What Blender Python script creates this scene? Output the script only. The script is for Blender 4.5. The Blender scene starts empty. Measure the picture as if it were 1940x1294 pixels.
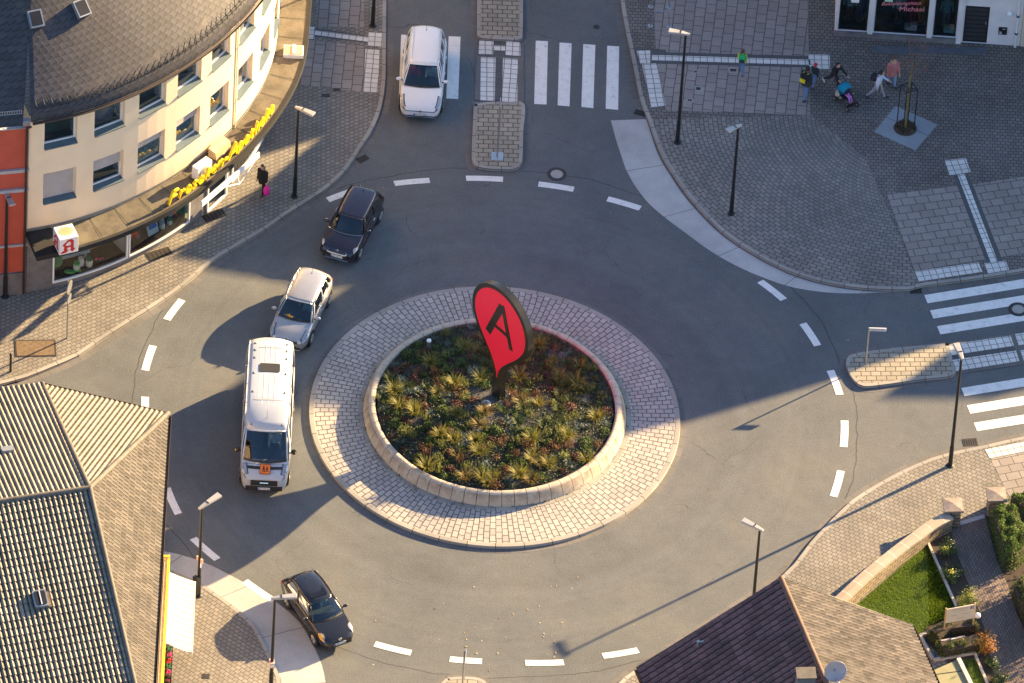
import bpy, bmesh, math, random
import numpy as np
from mathutils import Vector, Matrix
random.seed(7)
SC = bpy.context.scene
COL = SC.collection
rad = math.radians

# ------------------------------------------------------------ camera, sky, sun, exposure
IW, IH, FPX = 1940.0, 1294.0, 20000.0
EL, ROLL, DIST, OX, OY = rad(44.0), rad(3.7), 20000.0/46.0, 937.0, 790.0
cF = Vector((0, math.cos(EL), -math.sin(EL)))
_r0 = Vector((1, 0, 0)); _u0 = Vector((0, math.sin(EL), math.cos(EL)))
cR = math.cos(ROLL)*_r0 + math.sin(ROLL)*_u0
cU = -math.sin(ROLL)*_r0 + math.cos(ROLL)*_u0
cP = -((OX-IW/2)/FPX*DIST*cR + (IH/2-OY)/FPX*DIST*cU + DIST*cF)
cam_d = bpy.data.cameras.new('camera')
cam_d.sensor_width = 36; cam_d.lens = 36*FPX/IW; cam_d.clip_start = 1; cam_d.clip_end = 6000
cam = bpy.data.objects.new('camera', cam_d); COL.objects.link(cam); SC.camera = cam
m3 = Matrix((cR, cU, -cF)).transposed(); cam.matrix_world = Matrix.Translation(cP) @ m3.to_4x4()

SUN_EL, SUN_AZ = rad(18.0), rad(38.3)
wd = bpy.data.worlds.new('World'); SC.world = wd; wd.use_nodes = True
wn = wd.node_tree; bgn = wn.nodes['Background']
sky = wn.nodes.new('ShaderNodeTexSky'); sky.sky_type = 'NISHITA'; sky.sun_disc = False
sky.sun_elevation = SUN_EL; sky.sun_rotation = rad(90)-SUN_AZ; sky.air_density = 1.0; sky.dust_density = 1.0; sky.ozone_density = 3.0
wn.links.new(sky.outputs[0], bgn.inputs[0]); bgn.inputs[1].default_value = 0.06
sd = bpy.data.lights.new('sun', 'SUN'); sd.energy = 4.6; sd.angle = rad(0.5); sd.color = (1.0, 0.70, 0.345)
so = bpy.data.objects.new('sun', sd); COL.objects.link(so)
sdir = Vector((math.cos(SUN_AZ)*math.cos(SUN_EL), math.sin(SUN_AZ)*math.cos(SUN_EL), math.sin(SUN_EL)))
so.location = sdir*200; so.rotation_euler = sdir.to_track_quat('Z', 'Y').to_euler()
SC.view_settings.view_transform = 'Standard'; SC.view_settings.look = 'None'
SC.view_settings.exposure = 2.5; SC.view_settings.gamma = 1.0
try: SC.cycles.max_bounces = 8; SC.cycles.transparent_max_bounces = 12
except Exception: pass

def g(x, y, z=0.0):
    """the point of the real plane of height z that the photograph shows at (x, y)"""
    d = cF + cR*((x-IW/2)/FPX) + cU*((IH/2-y)/FPX)
    return cP + d*((z-cP.z)/d.z)
def g2(x, y, z=0.0):
    p = g(x, y, z); return (p.x, p.y)
def pxy(P):
    d = Vector(P)-cP; z = d.dot(cF)
    return IW/2+FPX*d.dot(cR)/z, IH/2-FPX*d.dot(cU)/z

# ------------------------------------------------------------ materials
def _n(nt, t, **kw):
    n = nt.nodes.new(t)
    for k, v in kw.items(): setattr(n, k, v)
    return n
def _new(name):
    m = bpy.data.materials.new(name); m.use_nodes = True
    nt = m.node_tree; return m, nt, nt.nodes['Principled BSDF']
def _ramp(nt, src, stops):
    r = nt.nodes.new('ShaderNodeValToRGB'); e = r.color_ramp.elements
    e[0].position, e[0].color = stops[0][0], (*stops[0][1], 1)
    e[1].position, e[1].color = stops[-1][0], (*stops[-1][1], 1)
    for p, c in stops[1:-1]:
        q = e.new(p); q.color = (*c, 1)
    nt.links.new(src, r.inputs[0]); return r.outputs[0]
def _noise(nt, vec, scale, detail=3, rough=.55, dist=0):
    n = nt.nodes.new('ShaderNodeTexNoise'); n.inputs['Scale'].default_value = scale
    n.inputs['Detail'].default_value = detail; n.inputs['Roughness'].default_value = rough
    n.inputs['Distortion'].default_value = dist
    if vec is not None: nt.links.new(vec, n.inputs['Vector'])
    return n.outputs[0]
def _math(nt, op, a, b=None, clamp=False):
    n = nt.nodes.new('ShaderNodeMath'); n.operation = op; n.use_clamp = clamp
    for i, v in enumerate((a, b)):
        if v is None: continue
        if isinstance(v, (int, float)): n.inputs[i].default_value = v
        else: nt.links.new(v, n.inputs[i])
    return n.outputs[0]
def _mix(nt, fac, a, b, blend='MIX'):
    n = nt.nodes.new('ShaderNodeMix'); n.data_type = 'RGBA'; n.blend_type = blend
    for s, v in ((n.inputs[0], fac), (n.inputs[6], a), (n.inputs[7], b)):
        if isinstance(v, (int, float)): s.default_value = v
        elif isinstance(v, tuple): s.default_value = (*v, 1)
        else: nt.links.new(v, s)
    return n.outputs[2]
def _co(nt, which='Object'):
    return nt.nodes.new('ShaderNodeTexCoord').outputs[which]
def _bump(nt, bs, h, strength, dist=.02):
    b = nt.nodes.new('ShaderNodeBump'); b.inputs['Strength'].default_value = strength; b.inputs['Distance'].default_value = dist
    nt.links.new(h, b.inputs['Height']); nt.links.new(b.outputs[0], bs.inputs['Normal'])
def mul(c, k): return tuple(min(1, x*k) for x in c)

def mat(name, col, rough=.7, metal=0, var=.12, vs=2.5, bump=0, bs=40, coat=0, spec=.5):
    m, nt, b = _new(name); co = _co(nt)
    f = _noise(nt, co, vs, 5, .6)
    c = _ramp(nt, f, [(.3, mul(col, 1-var)), (.7, mul(col, 1+var))])
    nt.links.new(c, b.inputs['Base Color'])
    b.inputs['Roughness'].default_value = rough; b.inputs['Metallic'].default_value = metal
    b.inputs['Coat Weight'].default_value = coat; b.inputs['Coat Roughness'].default_value = .04
    b.inputs['Specular IOR Level'].default_value = spec
    if bump: _bump(nt, b, _noise(nt, co, bs, 4), bump)
    return m
def pave(name, c1, c2, mortar, bw, bh, ms=.018, off=.5, stain=.3, ss=.35, freq=2, bump=.5, tint=None):
    """bricks or slabs laid in the mesh's UV, which is in metres"""
    m, nt, b = _new(name); uv = _co(nt, 'UV'); ob = _co(nt)
    wob = nt.nodes.new('ShaderNodeVectorMath'); wob.operation = 'MULTIPLY_ADD'
    nz = nt.nodes.new('ShaderNodeTexNoise'); nz.inputs['Scale'].default_value = 1.3; nt.links.new(uv, nz.inputs['Vector'])
    nt.links.new(nz.outputs[1], wob.inputs[0]); wob.inputs[1].default_value = (.06, .06, 0); nt.links.new(uv, wob.inputs[2])
    br = nt.nodes.new('ShaderNodeTexBrick'); br.offset = off; br.offset_frequency = freq
    nt.links.new(wob.outputs[0], br.inputs['Vector'])
    for k, v in (('Scale', 1), ('Mortar Size', ms), ('Mortar Smooth', .3), ('Bias', 0), ('Brick Width', bw), ('Row Height', bh)): br.inputs[k].default_value = v
    br.inputs['Color1'].default_value = (*c1, 1); br.inputs['Color2'].default_value = (*c2, 1); br.inputs['Mortar'].default_value = (*mortar, 1)
    st = _ramp(nt, _noise(nt, ob, ss, 6, .65), [(.3, (1-stain,)*3), (.7, (1+stain*.4,)*3)])
    c = _mix(nt, 1.0, br.outputs[0], st, 'MULTIPLY')
    sp = _ramp(nt, _noise(nt, ob, 30, 2, .6), [(.3, (.86,)*3), (.7, (1.1,)*3)])
    c = _mix(nt, 1.0, c, sp, 'MULTIPLY')
    if tint:
        tf = _ramp(nt, _noise(nt, ob, .8, 4, .6), [(.45, (0,)*3), (.68, (1,)*3)])
        c = _mix(nt, _math(nt, 'MULTIPLY', tf, .55), c, tint)
    nt.links.new(c, b.inputs['Base Color']); b.inputs['Roughness'].default_value = .88
    inv = _math(nt, 'SUBTRACT', 1.0, br.outputs[1])
    _bump(nt, b, inv, bump, .012)
    return m
def asphalt(name, base):
    m, nt, b = _new(name); co = _co(nt)
    sx = nt.nodes.new('ShaderNodeSeparateXYZ'); nt.links.new(co, sx.inputs[0])
    r = _math(nt, 'SQRT', _math(nt, 'ADD', _math(nt, 'MULTIPLY', sx.outputs[0], sx.outputs[0]), _math(nt, 'MULTIPLY', sx.outputs[1], sx.outputs[1])))
    big = _ramp(nt, _noise(nt, co, .22, 5, .6, .4), [(.3, mul(base, .80)), (.5, base), (.7, tuple(base[i]*(1.2, 1.12, 1.04)[i] for i in range(3)))])
    mid = _ramp(nt, _noise(nt, co, 1.6, 5, .7), [(.3, (.9,)*3), (.7, (1.08,)*3)])
    c = _mix(nt, 1.0, big, mid, 'MULTIPLY')
    spk = _ramp(nt, _noise(nt, co, 16, 3, .85), [(.25, (.62,)*3), (.5, (1,)*3), (.75, (1.45,)*3)])
    c = _mix(nt, 1.0, c, spk, 'MULTIPLY')
    # worn wheel paths round the ring and the sealed joint outside the dashes
    cmb = nt.nodes.new('ShaderNodeCombineXYZ'); nt.links.new(r, cmb.inputs[0])
    tr = _ramp(nt, _noise(nt, cmb.outputs[0], 1.1, 2, .5), [(.35, (.93,)*3), (.65, (1.06,)*3)])
    inring = _math(nt, 'LESS_THAN', r, 14.0)
    c = _mix(nt, inring, c, _mix(nt, 1.0, c, tr, 'MULTIPLY'))
    wob = _math(nt, 'MULTIPLY', _math(nt, 'SUBTRACT', _noise(nt, co, .5, 3), .5), .5)
    d = _math(nt, 'ABSOLUTE', _math(nt, 'SUBTRACT', _math(nt, 'ADD', r, wob), 14.95))
    seam = _math(nt, 'MULTIPLY', _math(nt, 'LESS_THAN', d, .022), .6)
    c = _mix(nt, seam, c, (.018, .018, .02))
    # hair cracks in patches
    vo = nt.nodes.new('ShaderNodeTexVoronoi'); vo.feature = 'DISTANCE_TO_EDGE'; vo.inputs['Scale'].default_value = .16
    dv = nt.nodes.new('ShaderNodeVectorMath'); dv.operation = 'MULTIPLY_ADD'
    nz = nt.nodes.new('ShaderNodeTexNoise'); nz.inputs['Scale'].default_value = .9; nz.inputs['Detail'].default_value = 6; nt.links.new(co, nz.inputs['Vector'])
    nt.links.new(nz.outputs[1], dv.inputs[0]); dv.inputs[1].default_value = (1.2, 1.2, 0); nt.links.new(co, dv.inputs[2]); nt.links.new(dv.outputs[0], vo.inputs['Vector'])
    ck = _math(nt, 'LESS_THAN', vo.outputs[0], .0022)
    mk = _ramp(nt, _noise(nt, co, .33, 2), [(.54, (0,)*3), (.60, (1,)*3)])
    c = _mix(nt, _math(nt, 'MULTIPLY', _math(nt, 'MULTIPLY', ck, mk), .4), c, (.02, .02, .022))
    # oil spots
    os_ = _ramp(nt, _noise(nt, co, 2.2, 2), [(.70, (0,)*3), (.76, (1,)*3)])
    c = _mix(nt, _math(nt, 'MULTIPLY', os_, .25), c, (.03, .03, .032))
    nt.links.new(c, b.inputs['Base Color']); b.inputs['Roughness'].default_value = .8
    b.inputs['Specular IOR Level'].default_value = .35
    _bump(nt, b, _noise(nt, co, 45, 3, .7), .35, .006)
    return m
def paint_mark(name, col, wear=.35):
    m, nt, b = _new(name); co = _co(nt)
    f = _noise(nt, co, 3.0, 8, .75)
    w = _ramp(nt, f, [(.28, (.3,)*3), (.36, (.74,)*3), (.45, (.93,)*3), (.6, (1,)*3)])
    c = _mix(nt, 1.0, col, w, 'MULTIPLY')
    s = _ramp(nt, _noise(nt, co, 18, 3), [(.3, (.88,)*3), (.7, (1.05,)*3)])
    c = _mix(nt, 1.0, c, s, 'MULTIPLY')
    nt.links.new(c, b.inputs['Base Color']); b.inputs['Roughness'].default_value = .75
    return m
def slate(name, col, tw, th, wave=.5):
    """overlapping curved slates in UV metres: dark curved lower edges, each slate its own shade"""
    m, nt, b = _new(name); uv = _co(nt, 'UV'); ob = _co(nt)
    sx = nt.nodes.new('ShaderNodeSeparateXYZ'); nt.links.new(uv, sx.inputs[0])
    u, v = sx.outputs[0], sx.outputs[1]
    row = _math(nt, 'DIVIDE', v, th); 
    us = _math(nt, 'ADD', _math(nt, 'DIVIDE', u, tw), _math(nt, 'MULTIPLY', _math(nt, 'FLOOR', row), .42))
    fu = _math(nt, 'FRACT', us); fv = _math(nt, 'FRACT', row)
    # curved lower edge: height of the edge inside the row follows a quarter wave
    edge = _math(nt, 'MULTIPLY', _math(nt, 'POWER', fu, 2.2), wave)
    dv = _math(nt, 'SUBTRACT', fv, edge)
    ln = _math(nt, 'LESS_THAN', _math(nt, 'ABSOLUTE', dv), .11)
    ln2 = _math(nt, 'LESS_THAN', fu, .06)
    ln2 = _math(nt, 'MULTIPLY', ln2, _math(nt, 'LESS_THAN', fv, wave))
    line = _math(nt, 'MAXIMUM', ln, _math(nt, 'MULTIPLY', ln2, .8))
    rid = nt.nodes.new('ShaderNodeCombineXYZ'); nt.links.new(_math(nt, 'FLOOR', us), rid.inputs[0])
    nt.links.new(_math(nt, 'FLOOR', _math(nt, 'SUBTRACT', row, edge)), rid.inputs[1])
    wn_ = nt.nodes.new('ShaderNodeTexWhiteNoise'); nt.links.new(rid.outputs[0], wn_.inputs['Vector'])
    c = _ramp(nt, wn_.outputs[0], [(0, mul(col, .8)), (1, mul(col, 1.22))])
    st = _ramp(nt, _noise(nt, ob, .5, 5), [(.3, (.82,)*3), (.7, (1.12,)*3)])
    c = _mix(nt, 1.0, c, st, 'MULTIPLY')
    c = _mix(nt, _math(nt, 'MULTIPLY', line, .75), c, mul(col, .22))
    nt.links.new(c, b.inputs['Base Color']); b.inputs['Roughness'].default_value = .62
    h = _math(nt, 'FRACT', _math(nt, 'SUBTRACT', 1.0, _math(nt, 'ADD', dv, 1.0)))
    _bump(nt, b, h, .5, .03)
    return m
def tile(name, col, pw, course, var=.2, joint=.5, moss=None, groove_shade=0):
    """clay or concrete roof tiles: relief is in the mesh, courses, single tiles and painted groove shade here"""
    m, nt, b = _new(name); uv = _co(nt, 'UV'); ob = _co(nt)
    sx = nt.nodes.new('ShaderNodeSeparateXYZ'); nt.links.new(uv, sx.inputs[0])
    us = _math(nt, 'DIVIDE', sx.outputs[0], pw); vs = _math(nt, 'DIVIDE', sx.outputs[1], course)
    rid = nt.nodes.new('ShaderNodeCombineXYZ'); nt.links.new(_math(nt, 'FLOOR', us), rid.inputs[0]); nt.links.new(_math(nt, 'FLOOR', vs), rid.inputs[1])
    wn_ = nt.nodes.new('ShaderNodeTexWhiteNoise'); nt.links.new(rid.outputs[0], wn_.inputs['Vector'])
    c = _ramp(nt, wn_.outputs[0], [(0, mul(col, 1-var)), (1, mul(col, 1+var))])
    st = _ramp(nt, _noise(nt, ob, .9, 6, .65), [(.3, (.78,)*3), (.7, (1.15,)*3)])
    c = _mix(nt, 1.0, c, st, 'MULTIPLY')
    fv = _math(nt, 'FRACT', vs)
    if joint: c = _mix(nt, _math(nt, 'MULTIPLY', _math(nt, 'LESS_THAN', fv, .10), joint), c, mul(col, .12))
    if groove_shade: c = _mix(nt, _math(nt, 'MULTIPLY', _math(nt, 'LESS_THAN', _math(nt, 'ABSOLUTE', _math(nt, 'SUBTRACT', _math(nt, 'FRACT', us), .5)), .14), groove_shade), c, mul(col, .10))  # tile joint in each trough, with rib shade painted into its dark colour
    if moss:
        mf = _ramp(nt, _noise(nt, ob, 1.4, 6, .7), [(.55, (0,)*3), (.72, (1,)*3)])
        c = _mix(nt, _math(nt, 'MULTIPLY', mf, .5), c, moss)
    nt.links.new(c, b.inputs['Base Color']); b.inputs['Roughness'].default_value = .75
    _bump(nt, b, _math(nt, 'SUBTRACT', 1.0, fv), .6, .035)
    return m
def glass(name, tint, fac=.4, rough=.02):
    m, nt, b = _new(name); nt.nodes.remove(b); out = nt.nodes['Material Output']
    t = nt.nodes.new('ShaderNodeBsdfTransparent'); t.inputs[0].default_value = (*tint, 1)
    gl = nt.nodes.new('ShaderNodeBsdfGlossy'); gl.inputs['Roughness'].default_value = rough; gl.inputs[0].default_value = (.9, .95, 1, 1)
    fr = nt.nodes.new('ShaderNodeFresnel'); fr.inputs[0].default_value = 1.5
    f = _math(nt, 'MULTIPLY', _math(nt, 'ADD', fr.outputs[0], .0), fac*4, True)
    mx = nt.nodes.new('ShaderNodeMixShader'); nt.links.new(f, mx.inputs[0]); nt.links.new(t.outputs[0], mx.inputs[1]); nt.links.new(gl.outputs[0], mx.inputs[2])
    nt.links.new(mx.outputs[0], out.inputs[0]); return m
def leaf(name, c1, c2, trans=.3, rough=.6):
    m, nt, b = _new(name); co = _co(nt)
    oi = nt.nodes.new('ShaderNodeObjectInfo')
    gm = nt.nodes.new('ShaderNodeNewGeometry')
    f = _math(nt, 'FRACT', _math(nt, 'ADD', gm.outputs['Random Per Island'], _math(nt, 'MULTIPLY', oi.outputs['Random'], .45)))
    c = _ramp(nt, f, [(0, c1), (1, c2)])
    nt.links.new(c, b.inputs['Base Color']); b.inputs['Roughness'].default_value = rough
    tr = nt.nodes.new('ShaderNodeBsdfTranslucent'); nt.links.new(c, tr.inputs[0])
    mx = nt.nodes.new('ShaderNodeMixShader'); mx.inputs[0].default_value = trans
    nt.links.new(b.outputs[0], mx.inputs[1]); nt.links.new(tr.outputs[0], mx.inputs[2])
    nt.links.new(mx.outputs[0], nt.nodes['Material Output'].inputs[0]); return m

# ------------------------------------------------------------ mesh helpers
class MB:
    def __init__(s): s.v = []; s.f = []; s.uv = []; s.has_uv = False
    def add(s, vs, fs, uvs=None):
        o = len(s.v); s.v += [tuple(p) for p in vs]
        for f in fs: s.f.append(tuple(i+o for i in f))
        s.uv += (uvs if uvs else [(0, 0)]*len(vs))
        if uvs: s.has_uv = True
        return s
    def box(s, c, size, rz=0, ry=0, rx=0):
        hx, hy, hz = [q/2 for q in size]; M = Matrix.Rotation(rz, 3, 'Z') @ Matrix.Rotation(ry, 3, 'Y') @ Matrix.Rotation(rx, 3, 'X')
        vs = [Vector(c)+M @ Vector((x, y, z)) for z in (-hz, hz) for (x, y) in ((-hx, -hy), (hx, -hy), (hx, hy), (-hx, hy))]
        return s.add(vs, [(3, 2, 1, 0), (4, 5, 6, 7), (0, 1, 5, 4), (1, 2, 6, 5), (2, 3, 7, 6), (3, 0, 4, 7)])
    def rbox(s, c, size, r, rz=0, n=4):
        """box with rounded plan corners"""
        hx, hy, hz = [q/2 for q in size]; r = min(r, hx, hy); pl = []
        for cx, cy, a0 in ((hx-r, hy-r, 0), (-hx+r, hy-r, 90), (-hx+r, -hy+r, 180), (hx-r, -hy+r, 270)):
            for k in range(n+1):
                a = rad(a0+90*k/n); pl.append((cx+r*math.cos(a), cy+r*math.sin(a)))
        ca, sa = math.cos(rz), math.sin(rz)
        pl = [(c[0]+x*ca-y*sa, c[1]+x*sa+y*ca) for x, y in pl]
        return s.prism(pl, c[2]-hz, c[2]+hz)
    def prism(s, poly, z0, z1):
        n = len(poly); a = sum(poly[i][0]*poly[(i+1) % n][1]-poly[(i+1) % n][0]*poly[i][1] for i in range(n))
        if a < 0: poly = poly[::-1]
        vs = [(p[0], p[1], z0) for p in poly]+[(p[0], p[1], z1) for p in poly]
        fs = [tuple(range(n-1, -1, -1)), tuple(range(n, 2*n))]+[(i, (i+1) % n, n+(i+1) % n, n+i) for i in range(n)]
        return s.add(vs, fs)
    def tube(s, p0, p1, r0, r1=None, n=8, caps=True):
        r1 = r0 if r1 is None else r1; p0, p1 = Vector(p0), Vector(p1); d = (p1-p0)
        if d.length < 1e-6: return s
        q = d.to_track_quat('Z', 'Y').to_matrix()
        ring = [q @ Vector((math.cos(2*math.pi*i/n), math.sin(2*math.pi*i/n), 0)) for i in range(n)]
        vs = [p0+r*r0 for r in ring]+[p1+r*r1 for r in ring]
        fs = [(i, (i+1) % n, n+(i+1) % n, n+i) for i in range(n)]
        if caps: fs += [tuple(range(n-1, -1, -1)), tuple(range(n, 2*n))]
        return s.add(vs, fs)
    def path(s, pts, r, n=6):
        for a, b in zip(pts[:-1], pts[1:]): s.tube(a, b, r, r, n)
        return s
    def lathe(s, prof, c=(0, 0, 0), n=24, M=None):
        vs, fs = [], []; k = len(prof)
        for i in range(n):
            a = 2*math.pi*i/n
            for r, z in prof:
                p = Vector((r*math.cos(a), r*math.sin(a), z)); p = (M @ p) if M else p; vs.append(Vector(c)+p)
        for i in range(n):
            for j in range(k-1):
                fs.append((i*k+j, ((i+1) % n)*k+j, ((i+1) % n)*k+j+1, i*k+j+1))
        return s.add(vs, fs)
    def ball(s, c, r, sc=(1, 1, 1), n=10, m=7):
        prof = [(max(1e-4, math.sin(math.pi*j/m)), -math.cos(math.pi*j/m)) for j in range(m+1)]
        return s.lathe([(a*r, b*r) for a, b in prof], c, n, Matrix.Diagonal(Vector(sc)))
    def grid(s, P, uvs=None, flip=False):
        nu, nv = len(P), len(P[0]); vs = [p for row in P for p in row]; fs = []
        for i in range(nu-1):
            for j in range(nv-1):
                q = (i*nv+j, (i+1)*nv+j, (i+1)*nv+j+1, i*nv+j+1); fs.append(q[::-1] if flip else q)
        return s.add(vs, fs, [u for row in uvs for u in row] if uvs else None)
    def quad(s, a, b, c, d): return s.add([a, b, c, d], [(0, 1, 2, 3)])
    def mesh(s, name):
        me = bpy.data.meshes.new(name); me.from_pydata(s.v, [], s.f)
        if s.has_uv:
            ul = me.uv_layers.new(name='UVMap'); li = np.empty(len(me.loops), dtype=np.int32); me.loops.foreach_get('vertex_index', li)
            ul.data.foreach_set('uv', np.array(s.uv, dtype=np.float32)[li].ravel())
        me.update(); return me
    def build(s, name, m, parent=None, smooth=False, angle=None, bevel=0, solid=0):
        me = s.mesh(name); me.materials.append(m)
        return link(name, me, parent, smooth, bevel, solid)
def link(name, me, parent=None, smooth=False, bevel=0, solid=0):
    if smooth:
        me.polygons.foreach_set('use_smooth', np.ones(len(me.polygons), dtype=bool))
        if smooth != 'all':
            try: me.set_sharp_from_angle(angle=rad(smooth if smooth is not True else 40))
            except Exception: pass
    o = bpy.data.objects.new(name, me); COL.objects.link(o)
    if parent: o.parent = parent
    if solid:
        q = o.modifiers.new('solidify', 'SOLIDIFY'); q.thickness = solid; q.offset = -1
    if bevel:
        q = o.modifiers.new('bevel', 'BEVEL'); q.width = bevel; q.segments = 2; q.limit_method = 'ANGLE'; q.angle_limit = rad(40)
    return o
def tag(o, label=None, cat=None, group=None, kind=None):
    if label: o['label'] = label
    if cat: o['category'] = cat
    if group: o['group'] = group
    if kind: o['kind'] = kind
    return o
def thing(name, label, cat, loc=(0, 0, 0), rz=0, group=None):
    o = bpy.data.objects.new(name, None); COL.objects.link(o); o.empty_display_size = .3
    o.location = loc; o.rotation_euler = (0, 0, rz); return tag(o, label, cat, group)
def struct(o): o['kind'] = 'structure'; return o
def dup(root, loc=None, rz=None, label=None, group=None, scale=None):
    r = root.copy(); COL.objects.link(r)
    if loc is not None: r.location = loc
    if rz is not None: r.rotation_euler = (0, 0, rz)
    if scale is not None: r.scale = scale
    if label: r['label'] = label
    if group: r['group'] = group
    for ch in root.children:
        c = ch.copy(); COL.objects.link(c); c.parent = r
        for gch in ch.children:
            d = gch.copy(); COL.objects.link(d); d.parent = c
    return r
def rot2(p, a): return (p[0]*math.cos(a)-p[1]*math.sin(a), p[0]*math.sin(a)+p[1]*math.cos(a))

def sheet(name, pts, z, m, th=0.0, udir=None, polar=None, z0=None):
    """flat area through world points (x, y); UV in metres along udir (or polar round a centre)"""
    P = [Vector((p[0], p[1])) for p in pts]
    a = sum(P[i].x*P[(i+1) % len(P)].y-P[(i+1) % len(P)].x*P[i].y for i in range(len(P)))
    if a < 0: P = P[::-1]
    d = Vector(udir) if udir is not None else (P[1]-P[0]); d.normalize(); n = Vector((-d.y, d.x)); o = P[0]
    bm = bmesh.new(); vs = [bm.verts.new((p.x, p.y, z)) for p in P]; bm.faces.new(vs)
    if z0 is not None:
        lo = [bm.verts.new((p.x, p.y, z0)) for p in P]
        for i in range(len(P)):
            j = (i+1) % len(P); bm.faces.new((lo[i], lo[j], vs[j], vs[i]))
    bmesh.ops.triangulate(bm, faces=[f for f in bm.faces if len(f.verts) > 4])
    if polar:
        bmesh.ops.subdivide_edges(bm, edges=bm.edges[:], cuts=5, use_grid_fill=True)
    ul = bm.loops.layers.uv.new('UVMap')
    for f in bm.faces:
        for l in f.loops:
            q = Vector((l.vert.co.x, l.vert.co.y))
            if polar:
                w = q-Vector(polar[0]); l[ul].uv = (math.atan2(w.y, w.x)*polar[1], w.length)
            else: l[ul].uv = ((q-o).dot(d), (q-o).dot(n))
    me = bpy.data.meshes.new(name); bm.to_mesh(me); bm.free(); me.materials.append(m)
    return link(name, me)
def spx(px, z=0.0): return [g2(x, y, z) for x, y in px]
def smooth_line(pts, step=.5):
    """Catmull-Rom through world points, resampled"""
    P = [Vector(p[:2]) for p in pts]; out = []
    for i in range(len(P)-1):
        p0 = P[i-1] if i else P[0]*2-P[1]; p1, p2 = P[i], P[i+1]; p3 = P[i+2] if i+2 < len(P) else P[-1]*2-P[-2]
        n = max(1, int((p2-p1).length/step))
        for k in range(n):
            t = k/n
            out.append(.5*((2*p1)+(p2-p0)*t+(2*p0-5*p1+4*p2-p3)*t*t+(3*p1-p0-3*p2+p3)*t**3))
    return out+[P[-1]]
def offs(line, d):
    """line shifted to its left by d"""
    out = []
    for i, p in enumerate(line):
        a = line[max(0, i-1)]; b = line[min(len(line)-1, i+1)]; t = (b-a).normalized(); out.append(p+Vector((-t.y, t.x))*d)
    return out
def strip(name, line, d0, d1, z, m, zb=None):
    """band between two offsets of a line; a drop to zb on the d0 side when given"""
    A, B = offs(line, d0), offs(line, d1); mb = MB(); L = 0; P, Q, R, us = [], [], [], []
    for i in range(len(line)):
        if i: L += (line[i]-line[i-1]).length
        us.append(L); P.append((*A[i], z)); Q.append((*B[i], z)); R.append((*A[i], zb if zb is not None else z))
    fl = d1 < d0
    mb.grid([P, Q], [[(u, 0) for u in us], [(u, abs(d1-d0)) for u in us]], flip=not fl)
    if zb is not None: mb.grid([R, P], [[(u, -(z-zb)) for u in us], [(u, 0) for u in us]], flip=not fl)
    return mb.build(name, m)
def text_mesh(s, size, ext=.01, shear=0, align='CENTER', offset=0.0):
    cu = bpy.data.curves.new('lettering', 'FONT'); cu.body = s; cu.size = size; cu.extrude = ext; cu.shear = shear; cu.align_x = align; cu.resolution_u = 3; cu.offset = offset
    o = bpy.data.objects.new('lettering', cu); COL.objects.link(o)
    me = bpy.data.meshes.new_from_object(o.evaluated_get(bpy.context.evaluated_depsgraph_get()))
    bpy.data.objects.remove(o); bpy.data.curves.remove(cu); return me
def text_obj(name, s, size, m, M, parent=None, ext=.004, shear=0, align='CENTER', offset=0.0):
    me = text_mesh(s, size, ext, shear, align, offset); me.transform(M); me.materials.clear(); me.materials.append(m); return link(name, me, parent)
def frame_m(o, x, y):
    """matrix with its X along x, Y along y and origin o"""
    x = Vector(x).normalized(); y = Vector(y).normalized(); z = x.cross(y)
    return Matrix.Translation(o) @ Matrix((x, y, z)).transposed().to_4x4()

# ------------------------------------------------------------ setting materials
M = {}
M['asphalt'] = asphalt('asphalt', (.116, .124, .129))
M['earth'] = mat('earth', (.12, .11, .09), .95, var=.3, bump=.4)
M['cobble'] = pave('grey cobbles', (.20, .185, .165), (.27, .245, .215), (.085, .078, .07), .23, .19, .017, stain=.28)
M['cobble_fan'] = pave('grey fan cobbles', (.20, .188, .17), (.28, .255, .225), (.085, .078, .07), .24, .19, .017, stain=.25)
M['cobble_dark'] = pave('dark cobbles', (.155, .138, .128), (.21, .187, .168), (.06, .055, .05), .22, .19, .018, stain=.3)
M['slab'] = pave('large grey slabs', (.27, .235, .215), (.325, .285, .26), (.085, .075, .07), .58, .44, .02, stain=.22)
M['island'] = pave('island pavers', (.29, .26, .21), (.37, .33, .26), (.07, .065, .055), .42, .27, .022, stain=.25)
M['ring'] = pave('pale ring setts', (.37, .345, .325), (.47, .435, .40), (.12, .105, .095), .36, .235, .024, stain=.2)
M['tactile'] = pave('white tactile tiles', (.62, .61, .58), (.72, .70, .67), (.2, .19, .18), .30, .30, .02, 0, stain=.15)
M['band'] = mat('anthracite sett band', (.085, .085, .09), .85, var=.25, vs=9, bump=.4)
M['kerb'] = pave('kerb stones', (.30, .285, .26), (.37, .345, .31), (.10, .09, .085), 1.0, 4.0, .02, 0, stain=.25)
M['gutter'] = pave('gutter stones', (.14, .135, .132), (.165, .155, .15), (.10, .097, .095), .5, 4.0, .014, 0, stain=.3)
M['concrete'] = pave('brushed concrete', (.46, .45, .435), (.51, .495, .48), (.19, .18, .17), 3.2, 9, .02, 0, stain=.3)
M['paint'] = paint_mark('road paint', (.78, .77, .74))
M['lawn_base'] = mat('lawn soil', (.05, .075, .02), .95, var=.3)
M['bark'] = mat('bark mulch', (.055, .04, .03), .95, var=.4, vs=14, bump=.8, bs=30)
M['gravel'] = mat('slate gravel', (.085, .08, .075), .9, var=.45, vs=22, bump=1.0, bs=28)
M['clinker'] = pave('garden clinker', (.17, .125, .105), (.24, .18, .15), (.07, .055, .05), .22, .11, .014, stain=.35)
M['edging'] = mat('concrete edging', (.45, .41, .37), .85, var=.2)
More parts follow.
